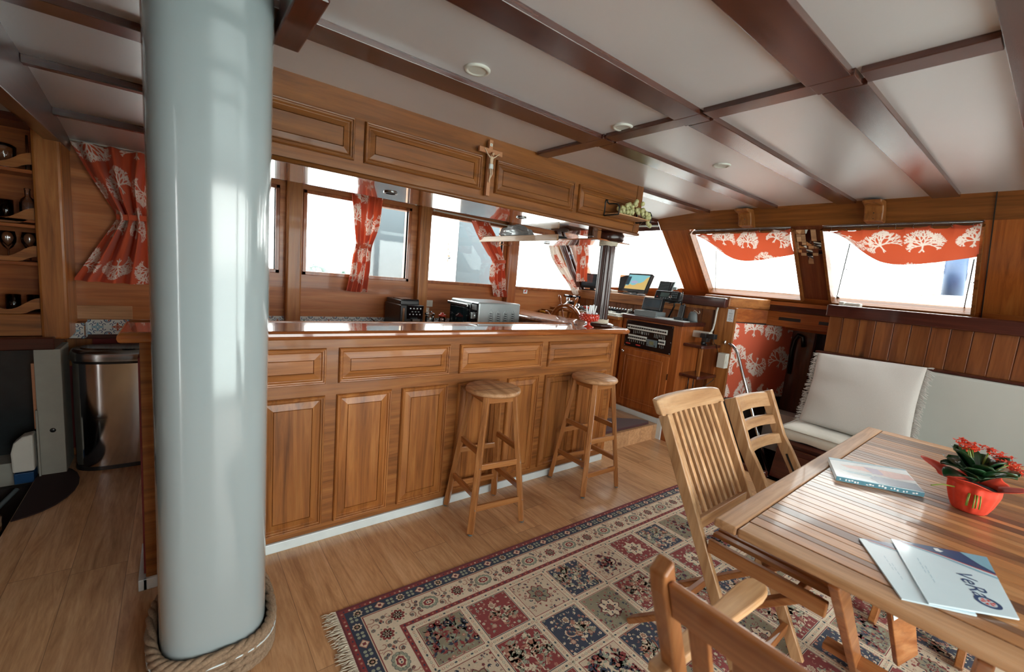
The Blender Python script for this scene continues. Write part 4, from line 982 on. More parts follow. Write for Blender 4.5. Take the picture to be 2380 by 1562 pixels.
# ================================================================= rug
rg = thing('rug', 'patterned oriental rug of square garden fields with navy and beige borders under the table', 'rug', (.505, 1.665, 0), R_(-1.4), local=True)
RW, RH = 2.56, -1.86       # along x, and down towards the photographer
CR, CN, CB, CO, CP, CG, CD, CS = range(8)
RUGM = [plain('rug_'+n_, c, .96, 0, 0, .10, 420, bump=.8, sheen=.15) for n_, c in (('dark_red', (140, 42, 42)), ('navy', (34, 46, 72)), ('beige', (216, 196, 168)), ('olive_grey', (146, 138, 112)), ('rose', (188, 128, 106)), ('sage', (158, 164, 142)), ('deep_red_edge', (112, 32, 40)), ('sand', (232, 214, 186)))]
base = MB(); base.box(0, RW, RH, 0, .0012, .0062, CD); ru = build('rug_base', base, RUGM, rg)
pm = MB(); ZL = [.0064]
def rp_(pts, mi, lvl=0): pm.add([(x, y, .0066+.00025*lvl) for x, y in pts], [tuple(range(len(pts)))], mi)
def rect(x0, y0, x1, y1, mi, lvl=0): rp_([(min(x0, x1), min(y0, y1)), (max(x0, x1), min(y0, y1)), (max(x0, x1), max(y0, y1)), (min(x0, x1), max(y0, y1))], mi, lvl)
def blob(cx, cy_, r, mi, lvl, n=8, sx=1, sy=1, a=0, amp=0, k=0):
    pts = []
    for i in range(n):
        t = 2*math.pi*i/n; q = r*(1+amp*math.cos(k*t)); x, y = q*sx*math.cos(t), q*sy*math.sin(t); pts.append((cx+x*math.cos(a)-y*math.sin(a), cy_+x*math.sin(a)+y*math.cos(a)))
    rp_(pts, mi, lvl)
def leaf(x, y, a, L, w, mi, lvl):
    d = (math.cos(a), math.sin(a)); nn_ = (-d[1], d[0])
    rp_([(x, y), (x+d[0]*L*.4-nn_[0]*w, y+d[1]*L*.4-nn_[1]*w), (x+d[0]*L, y+d[1]*L), (x+d[0]*L*.4+nn_[0]*w, y+d[1]*L*.4+nn_[1]*w)], mi, lvl)
def line(pts, w, mi, lvl):
    for (x0, y0), (x1, y1) in zip(pts, pts[1:]):
        dx, dy = x1-x0, y1-y0; L = math.hypot(dx, dy) or 1; nx_, ny_ = -dy/L*w/2, dx/L*w/2; rp_([(x0-nx_, y0-ny_), (x1-nx_, y1-ny_), (x1+nx_, y1+ny_), (x0+nx_, y0+ny_)], mi, lvl)
def rosette(cx, cy_, r, mi, mc, lvl, n=8, rings=True):
    for i in range(n):
        t = 2*math.pi*i/n; blob(cx+.66*r*math.cos(t), cy_+.66*r*math.sin(t), r*.36, mi, lvl, 7, 1.1, .8, t)
    blob(cx, cy_, r*.6, mi, lvl, 10)
    if rings:
        for i in range(n): t = 2*math.pi*i/n; leaf(cx+.28*r*math.cos(t), cy_+.28*r*math.sin(t), t, r*.5, r*.12, mc, lvl+1)
    blob(cx, cy_, r*.24, mc, lvl+1, 8); blob(cx, cy_, r*.12, mi, lvl+2, 6)
def scroll(cx, cy_, r, a, s, mi, w, lvl):
    pts = []
    for i in range(13): t = i/12; q = r*(1-.78*t); th = a+s*t*4.4; pts.append((cx+q*math.cos(th), cy_+q*math.sin(th)))
    line(pts, w, mi, lvl)
def inset(d): return d, -d, RW-d, RH+d
# borders, outside in
x0, y0, x1, y1 = inset(.012); rect(x0, y0, x1, y1, CR, 0)
x0, y0, x1, y1 = inset(.030); rect(x0, y0, x1, y1, CN, 1)
x0, y0, x1, y1 = inset(.082); rect(x0, y0, x1, y1, CB, 2)
x0, y0, x1, y1 = inset(.086); rect(x0, y0, x1, y1, CR, 3); x0, y0, x1, y1 = inset(.090); rect(x0, y0, x1, y1, CS, 4)
x0, y0, x1, y1 = inset(.202); rect(x0, y0, x1, y1, CR, 5)
x0, y0, x1, y1 = inset(.222); rect(x0, y0, x1, y1, CS, 6)
rnd = random.Random(12)
def per(d, step):
    """points round the rug at distance d from its edge, with inward direction"""
    out = []
    W_, H_ = RW-2*d, -RH-2*d
    for (ax, ay, dx, dy, L) in ((d, -d, 1, 0, W_), (RW-d, -d, 0, -1, H_), (RW-d, RH+d, -1, 0, W_), (d, RH+d, 0, 1, H_)):
        n_ = max(1, int(round(L/step)))
        for i in range(n_): out.append((ax+dx*(i+.5)*L/n_, ay+dy*(i+.5)*L/n_, math.atan2(dy, dx), i))
    return out
for x, y, a, i in per(.021, .022): blob(x, y, .005, CB if i % 2 else CP, 1.5, 6, 1, 1, a) if i % 3 else blob(x, y, .0045, CN, 1.5, 4, 1, 1, a)
for x, y, a, i in per(.056, .046):
    if i % 4 == 0: rosette(x, y, .019, CB, CR, 2, 8, False)
    elif i % 4 == 2:
        blob(x, y, .023, CP, 2, 4, 1, .9, a); blob(x, y, .018, CS, 3, 4, 1, .9, a); blob(x, y, .008, CR, 4, 4, 1.2, 1.2, a+math.pi/4); blob(x, y, .003, CN, 5, 4)
    else:
        for s1 in (-1, 1):
            for s2 in (-1, 1):
                ca, sa = math.cos(a), math.sin(a); px, py = s1*.009, s2*.009; blob(x+px*ca-py*sa, y+px*sa+py*ca, .0075, CG, 2, 6)
        blob(x, y, .003, CN, 3, 4); 
for x, y, a, i in per(.146, .145):
    ca, sa = math.cos(a), math.sin(a)
    def T(px, py): return x+px*ca-py*sa, y+px*sa+py*ca
    if i % 2 == 0:
        rosette(x, y, .029, CR, CG, 6)
        for k in range(8): t = k*math.pi/4+.39; blob(x+.034*math.cos(t), y+.034*math.sin(t), .0045, CG, 6, 5)
    else:
        for k in range(12): t = k*math.pi/6; q = T(.034*math.cos(t), .025*math.sin(t)); blob(q[0], q[1], .0105, CN, 6, 7); blob(q[0], q[1], .0088, CG, 7, 7)
        blob(x, y, .030, CS, 8, 12, 1, .72, a); blob(x, y, .024, CR, 9, 14, 1, .72, a, .1, 7); blob(x, y, .014, CS, 10, 8, 1, .7, a); q = T(.006, 0); blob(q[0], q[1], .004, CN, 11, 6); q = T(-.006, 0); blob(q[0], q[1], .004, CN, 11, 6)
        for s1 in (-1, 1):
            q = T(s1*.048, .030); blob(q[0], q[1], .008, CN, 7, 4, 1, 1, a); blob(q[0], q[1], .0025, CB, 8, 4)
            q = T(s1*.048, -.030); blob(q[0], q[1], .0075, CD, 7, 4, 1, 1, a); blob(q[0], q[1], .0025, CB, 8, 4)
    q = T(.0725, 0)
    for s2 in (-1, 1):
        c0 = T(.0725-.022, s2*.026); scroll(c0[0], c0[1], .021, a+s2*1.2, -s2, CR, .0032, 6); scroll(c0[0], c0[1], .021, a+s2*1.2, -s2, CP, .0018, 7); c0 = T(.0725+.022, s2*.034); scroll(c0[0], c0[1], .019, a+math.pi-s2*1.0, s2, CR, .003, 6); scroll(c0[0], c0[1], .019, a+math.pi-s2*1.0, s2, CP, .0017, 7); c0 = T(.0725, s2*.047); scroll(c0[0], c0[1], .012, a, s2, CP, .0024, 6)
    leaf(*T(.058, .002), a+.5, .018, .004, CN, 7); leaf(*T(.058, -.004), a-.4, .014, .003, CN, 7); blob(q[0], q[1], .007, CP, 7, 6, 1.4, 1, a); blob(q[0], q[1], .0035, CR, 8, 5)
    for px, py in ((.086, .012), (.090, -.013), (.052, -.03), (.04, .042)):
        c0 = T(px, py)
        for k in range(6): t = k*math.pi/3; blob(c0[0]+.0062*math.cos(t), c0[1]+.0062*math.sin(t), .0034, CN, 7, 5); blob(c0[0]+.0062*math.cos(t), c0[1]+.0062*math.sin(t), .0021, CG, 8, 5)
        blob(c0[0], c0[1], .0028, CR, 9, 5)
for x, y, a, i in per(.212, .018): blob(x, y, .0042, CP if i % 2 else CN, 6, 5, 1.2, 1, a)
# squares
FX0, FY0, FX1, FY1 = .238, -.238, RW-.238, RH+.238
nx_c, ny_c = 9, 6; px_, py_ = (FX1-FX0)/nx_c, (FY0-FY1)/ny_c
bgs = [CO, CR, CB, CN, CB, CR, CN, CO, CR]
for i in range(nx_c+1):
    xx_ = FX0+i*px_
    k = 0
    while FY0-k*.0175 > FY1: blob(xx_, FY0-.009-k*.0175, .0062, (CG, CP)[k % 2], 7, 6, .8, 1.25); blob(xx_, FY0-.009-k*.0175, .0042, CS if k % 4 else CN, 8, 5, .8, 1.25); k += 1
for j in range(ny_c+1):
    yy_ = FY0-j*py_; k = 0
    while FX0+k*.0175 < FX1: blob(FX0+.009+k*.0175, yy_, .0062, (CG, CP)[k % 2], 7, 6, 1.25, .8); blob(FX0+.009+k*.0175, yy_, .0042, CS if k % 4 else CN, 8, 5, 1.25, .8); k += 1
for j in range(ny_c):
    for i in range(nx_c):
        cx, cy_ = FX0+(i+.5)*px_, FY0-(j+.5)*py_; hx, hy = px_/2-.014, py_/2-.014; b = bgs[(i*1+j*4+(j//2)) % 9]
        rect(cx-hx, cy_-hy, cx+hx, cy_+hy, CR if b != CR else CN, 7); rect(cx-hx+.003, cy_-hy+.003, cx+hx-.003, cy_+hy-.003, CS, 8); rect(cx-hx+.005, cy_-hy+.005, cx+hx-.005, cy_+hy-.005, b, 9)
        rnd = random.Random(i*31+j*7); st_ = (CS, CP)[rnd.random() < .3] if b in (CR, CN) else (CR, CD)[rnd.random() < .5]; fl = [CS, CP, CG] if b in (CR, CN) else [CR, CN, CP]; lf = [CS, CG, CP] if b in (CR, CN) else [CN, CR, CG]
        hx -= .012; hy -= .012; typ = (i+j*2) % 3
        def inside(x, y): return abs(x-cx) < hx and abs(y-cy_) < hy
        def vine(x, y, a, L, d):
            if d < 0 or not inside(x, y): return
            pts = [(x, y)]; aa = a
            for k in range(4): aa += rnd.uniform(-.25, .25); pts.append((pts[-1][0]+math.cos(aa)*L/4, pts[-1][1]+math.sin(aa)*L/4))
            pts = [p for p in pts if inside(*p)]
            if len(pts) < 2: return
            line(pts, .0026+.0006*d, st_, 10)
            for k, p in enumerate(pts[1:]):
                for s1 in (-1, 1):
                    if rnd.random() < .8: q = (p[0]+.012*math.cos(aa+s1*1.1), p[1]+.012*math.sin(aa+s1*1.1)); leaf(p[0], p[1], aa+s1*rnd.uniform(.7, 1.3), rnd.uniform(.018, .030), rnd.uniform(.005, .008), rnd.choice(lf), 11) if inside(*q) else None
            e = pts[-1]
            if d == 0 and inside(*e):
                r = rnd.uniform(.008, .013); c1, c2 = rnd.choice(fl), rnd.choice((CS if b in (CR, CN, CO) else CR, CP))
                for k in range(5): t = k*1.2566+aa; blob(e[0]+r*.62*math.cos(t), e[1]+r*.62*math.sin(t), r*.46, c1, 12, 6)
                blob(e[0], e[1], r*.34, c2, 13, 6)
            for s1 in (-1, 1): vine(e[0], e[1], aa+s1*rnd.uniform(.45, .95), L*.8, d-1)
        if typ == 0:
            vine(cx-hx*.0, cy_-hy*.97, math.pi/2, .062, 3); vine(cx-.02, cy_-hy*.8, math.pi*.80, .05, 2); vine(cx+.02, cy_-hy*.8, math.pi*.2, .05, 2)
        elif typ == 1:
            for s1 in (-1, 1): scroll(cx+s1*.03, cy_, .045, math.pi/2*(1+s1)+.4, s1, st_, .006, 10); scroll(cx+s1*.03, cy_-.004, .038, math.pi/2*(1+s1)+.4, s1, (CP if b != CB else CN), .003, 11)
            vine(cx, cy_-hy*.9, math.pi/2, .045, 2); rosette(cx, cy_+.05, .016, fl[0], fl[1], 12); rosette(cx-.05, cy_-.05, .012, fl[1], fl[0], 12); rosette(cx+.05, cy_-.05, .012, fl[1], fl[0], 12)
        else:
            for q in range(4): t = math.pi/4+q*math.pi/2; vine(cx+.062*math.cos(t+3.14), cy_+.062*math.sin(t+3.14), t, .035, 1)
            # lobed medallion
            blob(cx, cy_, .050, st_, 12, 32, 1, 1, 0, .16, 8); blob(cx, cy_, .045, (CS if b in (CR, CN) else CO) if b != CO else CS, 13, 32, 1, 1, 0, .16, 8)
            rosette(cx, cy_, .020, fl[0] if fl[0] != CS else CR, CG, 14)
            for q in range(6): t = q*math.pi/3; leaf(cx+.022*math.cos(t), cy_+.022*math.sin(t), t, .018, .004, CN, 14)
        hx += .006; hy += .006; taken = []
        for q in range(150):
            x, y = cx+rnd.uniform(-hx, hx), cy_+rnd.uniform(-hy, hy); r = rnd.uniform(.0042, .0078)
            if any((x-u)**2+(y-v)**2 < (r*1.25+w_)**2 for u, v, w_ in taken) or (typ == 2 and (x-cx)**2+(y-cy_)**2 < .0034): continue
            taken.append((x, y, r*1.25)); c1 = rnd.choice(fl); q2 = rnd.random(); aa = rnd.uniform(0, 6.28)
            if q2 < .50:
                for s1 in (-.7, 0, .7): leaf(x-r*math.cos(aa), y-r*math.sin(aa), aa+s1, r*2.3, r*.42, rnd.choice(lf), 10)
            elif q2 < .85:
                for k in range(5): blob(x+r*.72*math.cos(k*1.2566+aa), y+r*.72*math.sin(k*1.2566+aa), r*.5, c1, 10, 5)
                blob(x, y, r*.4, rnd.choice((CS, CR, CN)), 11, 5)
            else: scroll(x, y, r*1.3, aa, 1, st_, .0022, 10)
o = build('rug_pattern', pm, RUGM, rg)
rnd = random.Random(5)
for xe, sgn in ((0.0, -1), (RW, 1)):
    m = MB(); i = 0; y = -.004
    while y > RH+.004:
        L = rnd.uniform(.035, .062); dy = rnd.uniform(-.012, .012); pts = [(xe-sgn*.004, y, .005)]
        for k in range(1, 5): pts.append((xe+sgn*L*k/4+rnd.uniform(-.002, .002), y+dy*(k/4)+rnd.uniform(-.003, .003), .004+rnd.uniform(0, .004)))
        m.tube(pts, [.0028, .0026, .0024, .0022, .0012], 4); y -= .0052
    m.box(xe-.003 if sgn > 0 else xe-.008, xe+.008 if sgn > 0 else xe+.003, RH, 0, .002, .0066)
    f = build('fringe', m, M_ROPEW, rg); f['kind'] = 'stuff'
# small printed label stuck on the folded support board below the table
cu = bpy.data.curves.new('label_letters', 'FONT'); cu.body = 'COV'; cu.size = .035; cu.extrude = .0001; cu.align_x = 'CENTER'; cu.align_y = 'CENTER'
tmp = bpy.data.objects.new('tmp', cu); COL.objects.link(tmp); me = bpy.data.meshes.new_from_object(tmp.evaluated_get(bpy.context.evaluated_depsgraph_get())); bpy.data.objects.remove(tmp)
me.materials.clear(); me.materials.append(M_BLACK)
supp = [c for c in children(tbl) if c.name.startswith('folded_support')][0]
a_, b_ = Vector((.44, -.40, .60)), Vector((.78, -.44, .16)); dx_ = (b_-a_).normalized(); sd_ = dx_.cross(Vector((.5, 1, .2))).normalized(); nr_ = sd_.cross(dx_).normalized()
if nr_.dot(Vector((-1, -.3, 1))) < 0: nr_ = -nr_
cen = a_.lerp(b_, .28)+nr_*.0125
pl_ = MB(); pl_.add([cen+dx_*i+sd_*j for i, j in ((-.04, -.04), (.05, -.04), (.05, .04), (-.04, .04))], [(0, 1, 2, 3)]); build('paper_label', pl_, M_PAPER, supp)
lt = bpy.data.objects.new('label_letters', me); COL.objects.link(lt); lt.parent = supp
yv = nr_.cross(dx_).normalized(); c2 = cen+nr_*.001
lt.matrix_local = Matrix(((dx_.x, yv.x, nr_.x, c2.x), (dx_.y, yv.y, nr_.y, c2.y), (dx_.z, yv.z, nr_.z, c2.z), (0, 0, 0, 1)))
# ================================================================= switch-panel cabinet
ec = thing('switch_cabinet', 'varnished helm cabinet with panelled door below a black switch panel', 'cabinet', (3.94, 2.5, .1))
m = MB(); m.box(3.735, 4.12, 2.185, 2.86, .0, 1.13); build('carcass', m, W_BARD['Z'], ec, .003)
m = MB(); m.box(3.715, 4.12, 2.165, 2.87, 1.130, 1.172); build('cabinet_top', m, W_DARK['Y'], ec, .006)
fe = lambda a, b, o: (3.735-o, a, b)
m = MB(); m.box(3.717, 3.735, 2.265, 2.835, .225, .822); mold_panel(m, lambda a, b, o: (3.717-o*.5, a, b), 2.325, 2.775, .29, .762, .012, .012, .03); d = build('door', m, W_BARD['Z'], ec, .002)
m = MB(); m.lathe([(.006, 0), (.006, .006), (.015, .008), (.017, .014), (.013, .02), (0, .022)], (3.717, 2.80, .787), 14, ax=(-1, 0, 0)); build('knob', m, M_CHROME, d)
m = MB(); m.box(3.712, 3.72, 2.256, 2.262, .60, .66); build('hinge', m, M_STEEL, ec)
m = MB(); m.box(3.722, 3.735, 2.27, 2.87, .147, .20); m.box(3.720, 3.738, 2.25, 2.30, .0, .205); build('white_skirting', m, M_WHITE, ec, .002)
# black switch panel
def q3(y, z, o=0): return (3.7345-o, y, z)
m = MB(); m.box(3.728, 3.7355, 2.266, 2.812, .842, 1.118); sp = build('switch_panel', m, M_BLACKG, ec, .002); sp['label'] = 'glossy black panel of rocker switches'
def row(y0, y1, z0, z1, n_, nm='switch_row'):
    m = MB(); m.box(3.718, 3.728, y0, y1, z0, z1, 0); w = (y1-y0)/n_
    for k in range(n_):
        yc = y0+(k+.5)*w; m.box(3.712, 3.718, yc-w*.33, yc+w*.33, z0+(z1-z0)*.35, z0+(z1-z0)*.68, 1); m.box(3.7165, 3.718, yc-w*.44, yc+w*.44, z1-(z1-z0)*.26, z1-.002, 2)
    build(nm, m, [M_IVORY, M_BLACK, M_CLOTHW], sp, .0006, 1)
row(2.325, 2.745, 1.028, 1.073, 16); row(2.748, 2.788, 1.028, 1.073, 1); row(2.545, 2.765, .925, .972, 9); row(2.335, 2.405, .925, .972, 4)
rnd = random.Random(2); m = MB()
for (a, b, z0, z1, n_) in ((2.34, 2.47, .975, 1.018, 7), (2.52, 2.72, .985, 1.020, 9), (2.56, 2.76, .888, .918, 8), (2.34, 2.40, .885, .915, 3)):
    for k in range(n_): y = a+(b-a)*(k+.5)/n_; h = rnd.uniform(.6, 1)*(z1-z0); m.box(3.7268, 3.728, y-.0035, y+.0035, z1-h, z1)
m.box(3.7268, 3.728, 2.755, 2.785, 1.004, 1.008); m.box(3.7268, 3.728, 2.757, 2.783, .996, 1.0); m.box(3.7268, 3.728, 2.76, 2.78, .985, .989)
m.box(3.7265, 3.728, 2.60, 2.618, .99, 1.018); build('switch_captions', m, plain('caption_grey', (120, 122, 120), .5), sp)
m = MB(); m.box(3.7265, 3.728, 2.735, 2.79, .870, .880); m.box(3.7265, 3.728, 2.61, 2.665, .868, .878); build('red_label', m, M_RED, sp)
m = MB(); m.box(3.714, 3.728, 2.42, 2.535, .886, .955); dd = build('display_unit', m, M_GREYP, sp, .003)
m = MB(); m.box(3.7125, 3.714, 2.452, 2.502, .905, .94); build('display_screen', m, plain('olive_lcd', (118, 120, 92), .25, .3), sp)
m = MB(); m.lathe([(.007, 0), (.006, .006), (0, .007)], (3.714, 2.437, .900), 10, ax=(-1, 0, 0)); m.lathe([(.006, 0), (.005, .005), (0, .006)], (3.714, 2.52, .898), 10, ax=(-1, 0, 0)); build('display_knob', m, M_BLACK, sp)
m = MB()
for y, z in ((2.802, 1.108), (2.276, 1.106), (2.276, .96), (2.276, .852), (2.802, .852)): m.lathe([(.0045, 0), (.004, .002), (0, .0025)], (3.728, y, z), 8, ax=(-1, 0, 0))
build('panel_screw', m, M_CHROME, sp)

# ================================================================= helm console left of the cabinet
hc = thing('helm_console', 'wooden helm console carrying the compass tray and instruments behind the bar', 'console', (3.9, 3.4, .147))
m = MB(); m.box(3.70, 4.10, 2.875, 3.93, .147, 1.10); build('console_body', m, W_BARD['Z'], hc, .003)
m = MB(); m.box(3.66, 4.12, 2.875, 3.93, 1.10, 1.13); build('console_top', m, W_BAR['Y'], hc, .004)
m = MB(); m.box(3.695, 3.70, 2.89, 2.97, 1.03, 1.06); build('small_drawer_front', m, W_BAR['Y'], hc, .002)
tray = thing('instrument_tray', 'white tray on the helm console crowded with gauges, knobs and handsets', 'instruments', (3.85, 3.1, 1.13))
m = MB(); m.box(3.66, 4.08, 2.88, 3.44, 1.131, 1.140); build('tray_board', m, M_IVORY, tray, .002)
m = MB(); m.box(3.68, 3.93, 3.08, 3.42, 1.14, 1.150); m.box(3.95, 4.07, 2.92, 3.42, 1.14, 1.19); build('black_panel', m, M_BLACKG, tray, .002)
m = MB(); rnd = random.Random(6)
for k in range(12): y = 2.95+.039*k; m.lathe([(.011, 0), (.010, .014), (.006, .018), (0, .018)], (3.97, y, 1.19), 10); m.lathe([(.011, 0), (.010, .012), (0, .013)], (4.03, y, 1.19), 10)
build('knob_row', m, M_CHROME, tray)
m = MB()
for k in range(8): m.box(3.70, 3.75, 3.10+.038*k, 3.128+.038*k, 1.15, 1.156); m.box(3.78, 3.84, 3.10+.038*k, 3.13+.038*k, 1.15, 1.158)
for k in range(3): m.box(3.86, 3.92, 3.12+.1*k, 3.19+.1*k, 1.15, 1.165)
build('white_gauge', m, M_IVORY, tray, .002)
m = MB(); m.prism([(3.68, 2.92, 1.14), (3.68, 3.03, 1.14), (3.80, 3.05, 1.14), (3.80, 2.90, 1.14)], (0, 0, .022)); hs = build('handset_unit', m, M_IVORY, tray, .006, 3)
m = MB(); m.box(3.715, 3.77, 2.945, 3.01, 1.1615, 1.1635); build('handset_screen', m, M_GREYP, hs)
m = MB(); m.box(3.86, 3.96, 2.90, 3.00, 1.14, 1.165); m.tube([(3.90, 2.95, 1.165), (3.92, 2.95, 1.20), (3.95, 2.93, 1.215)], .009, 8); build('plug_adapter', m, M_IVORY, tray, .004)
m = MB(); m.box(3.70, 3.78, 3.20, 3.36, 1.152, 1.158); m.ball((3.84, 3.27, 1.18), .03, 12, sc=(1, 1.4, .6)); build('black_handset', m, M_BLACK, tray)
m = MB(); m.tube([(3.88+.012*math.cos(k*1.1), 3.16+.0012*k, 1.17-.0035*k+.012*math.sin(k*1.1)) for k in range(40)], .0022, 5); build('coiled_cord', m, M_BLACK, tray)

# steering wheel
sw = thing('steering_wheel', 'varnished wooden ship\'s wheel with turned spokes seen over the bar corner', 'steering wheel', (3.36, 3.34, .98))
WC = Vector((3.36, 3.34, .955)); WR = .235
def wv(a, r, o=0): return WC+Vector((-o, math.cos(a)*r, math.sin(a)*r))
m = MB(); prof = []
N = 64; sec = [(WR-.028, -.016), (WR+.020, -.018), (WR+.028, -.010), (WR+.028, .010), (WR+.020, .018), (WR+.010, .020), (WR+.006, .015), (WR-.012, .015), (WR-.018, .020), (WR-.028, .016)]
m.add([wv(2*math.pi*i/N, r, o) for i in range(N) for r, o in sec], [(i*10+k, i*10+(k+1) % 10, ((i+1) % N)*10+(k+1) % 10, ((i+1) % N)*10+k) for i in range(N) for k in range(10)], 0, False)
build('rim', m, W_TOP['Y'], sw)
for k in range(8):
    a = R_(90-22+45*k); d = (wv(a, 1)-WC).normalized(); m = MB()
    m.lathe([(.010, .04), (.013, .08), (.008, .11), (.014, .15), (.009, .19), (.010, .215)], WC, 10, ax=d); m.lathe([(.009, .262), (.013, .270), (.008, .280), (.010, .295), (.016, .330), (.015, .350), (.009, .368), (0, .373)], WC, 12, ax=d)
    build('spoke', m, W_TOP['Z'], sw)
m = MB(); m.lathe([(.06, -.03), (.06, .03), (.04, .038), (0, .04)], WC, 24, ax=(-1, 0, 0)); m.tube([WC+Vector((.03, 0, 0)), (3.70, 3.34, .955)], .02, 12); build('hub', m, W_DARK['X'], sw)
# throttle levers
th = thing('throttle_control', 'chrome engine control with two black-gripped levers beside the steering wheel', 'engine control', (3.82, 3.76, 1.13))
m = MB(); m.lathe([(.075, -.045), (.078, 0), (.070, .045)], (3.80, 3.74, 1.15), 24, ax=(0, 1, 0)); m.lathe([(.05, 0), (.03, .05), (.018, .07), (0, .072)], (3.80, 3.60, 1.13), 18); build('housing', m, M_CHROME, th)
for dy, dx in ((.055, 0), (-.02, .05), (-.12, .02)):
    m = MB(); m.tube([(3.80, 3.74+dy, 1.17), (3.80-dx, 3.74+dy, 1.27)], [.012, .008], 8); lv = build('lever', m, M_CHROME, th)
    m = MB(); m.tube([(3.80-dx, 3.74+dy-.055, 1.28), (3.80-dx, 3.74+dy+.045, 1.28)], .016, 10); build('grip', m, M_BLACKG, lv)
m = MB(); m.box(3.62, 3.74, 3.93-.42, 3.93, 1.131, 1.16); 
cw = thing('varnished_box', 'low wooden box with a brass ring on the console behind the steering wheel', 'box', (3.6, 3.8, 1.13))
m = MB(); m.box(3.52, 3.66, 3.62, 3.93, 1.03, 1.10); build('box_body', m, W_BAR['X'], cw, .003)
m = MB(); m.lathe([(.05, .0), (.055, .01), (.05, .02)], (3.50, 3.86, 1.062), 20); build('brass_ring', m, M_GOLD, cw)
m = MB(); m.box(3.42, 3.66, 3.62, 3.95, .147, 1.03); build('plinth', m, W_BARD['X'], cw)
# red cleats of wire beside the levers
wi = thing('cable_bundle', 'tangle of red and grey cables on the console right of the steering wheel', 'cables', (3.9, 3.5, 1.13))
rnd = random.Random(4)
for k, mt_ in enumerate((M_ORANGE, M_ORANGE, M_GREYP, M_GREYP, M_BLACK)):
    m = MB(); p = Vector((3.84, 3.47+.02*k, 1.145)); m.tube([p+Vector((.05*math.cos(t*.9+k), .035*math.sin(t*1.3+k), .02+.015*math.sin(t*.7+k*2))) for t in range(14)], .005, 6); build('cable', m, mt_, wi)

# ---- screens along the dash
def screen(name, label, cx, cyy, z, w, h, tilt, depth, scr, yaw=0, grp=None, stand=True, cat='display'):
    """a flat instrument facing aft: local y across, z up, -x to the viewer"""
    t = thing(name, label, cat, (cx, cyy, z), yaw, grp, local=True)
    T = Matrix.Rotation(tilt, 4, 'Y')
    def tr(m): m.v = [tuple(T @ Vector(p)+Vector((0, 0, .03))) for p in m.v]; return m
    m = MB(); m.box(-depth/2, depth/2, -w/2, w/2, 0, h); build('housing', tr(m), M_BLACK, t, .006, 3)
    scr(t, tr, w, h, depth)
    if stand: m = MB(); m.box(-.05, .06, -w*.36, w*.36, 0, .014); m.box(0, .02, -w*.1, w*.1, .014, .06); build('stand', m, M_BLACK, t, .003)
    return t
def scr_chart(t, tr, w, h, d):
    x = -d/2-.0006; sea = bpy.data.materials.get('chart_sea') or lit('chart_sea', (128, 190, 200), .55)
    land = bpy.data.materials.get('chart_land') or lit('chart_land', (210, 180, 110), .55); lil = lit('chart_lilac', (168, 176, 206), .5); ink = lit('chart_dark', (40, 74, 90), .35)
    y0, y1, z0, z1 = -w/2+.018, w/2-.018, .03, h-.022
    m = MB(); m.add([(x, y1, z0), (x, y0, z0), (x, y0, z1), (x, y1, z1)], [(0, 1, 2, 3)]); s = build('screen', tr(m), sea, t)
    L = lambda u, v, o: (x-o, y1+(y0-y1)*u, z0+(z1-z0)*v)
    m = MB(); m.add([L(u, v, .0004) for u, v in ((.0, 0), (1, 0), (1, .92), (.88, .80), (.8, .56), (.66, .44), (.55, .42), (.45, .30), (.32, .26), (.22, .34), (.12, .22), (0, .22))], [tuple(range(12))]); build('chart_coast', tr(m), land, s)
    m = MB(); m.add([L(u, v, .0005) for u, v in ((.22, .42), (.5, .40), (.56, .52), (.4, .60), (.24, .56))], [tuple(range(5))]); build('chart_zone', tr(m), lil, s)
    m = MB(); m.add([L(u, v, .0008) for u, v in ((0, .28), (.16, .28), (.16, .86), (0, .86))], [tuple(range(4))]); build('chart_databox', tr(m), ink, s)
def lit(nm, rgb, e):
    t = NT(nm); t.fin(lin(rgb), .25, .3); t.b.inputs['Emission Color'].default_value = lin(rgb); t.b.inputs['Emission Strength'].default_value = e; return t.m
def scr_blank(t, tr, w, h, d):
    x = -d/2-.0006; mt_ = bpy.data.materials.get('screen_off_glass') or plain('screen_off_glass', (62, 76, 84), .12, .5)
    m = MB(); m.add([(x, w/2-.012, .03), (x, -w/2+.012, .03), (x, -w/2+.012, h-.014), (x, w/2-.012, h-.014)], [(0, 1, 2, 3)]); build('screen', tr(m), mt_, t)
def scr_radio(t, tr, w, h, d):
    x = -d/2; mt_ = bpy.data.materials.get('radio_lcd') or plain('radio_lcd', (84, 100, 98), .2, .4)
    m = MB(); m.box(x-.0012, x, -.02, w*.27, h*.34, h*.80); build('screen', tr(m), mt_, t)
    m = MB()
    for i in range(4):
        for j in range(4): m.box(x-.003, x, -w*.20-i*.018, -w*.20-i*.018+.012, h*.30+j*.021, h*.30+j*.021+.012)
    for i in range(5): m.box(x-.003, x, w*.25-i*.026-.016, w*.25-i*.026, h*.14, h*.14+.012)
    build('keypad', tr(m), M_GREYP, t)
    m = MB(); m.lathe([(.016, 0), (.015, .014), (.012, .016), (0, .016)], (x, -.045, h*.36), 14, ax=(-1, 0, 0)); m.v = m.v; build('dial', tr(m), M_STEEL, t)
    m = MB(); m.box(x-.003, x, w*.36, w*.36+.012, h*.28, h*.36); build('red_button', tr(m), M_RED, t)
    m = MB(); m.box(d/2-.004, d/2+.004, -w/2-.004, w/2+.004, -.004, h+.004); build('silver_edge', tr(m), M_SILVER, t, .003)
zd = 1.366
screen('chart_plotter', 'tilted chart plotter showing a coastline in yellow and blue on the dash shelf', 4.22, 3.13, zd, .335, .235, R_(24), .05, scr_chart, R_(-3), cat='chart plotter')
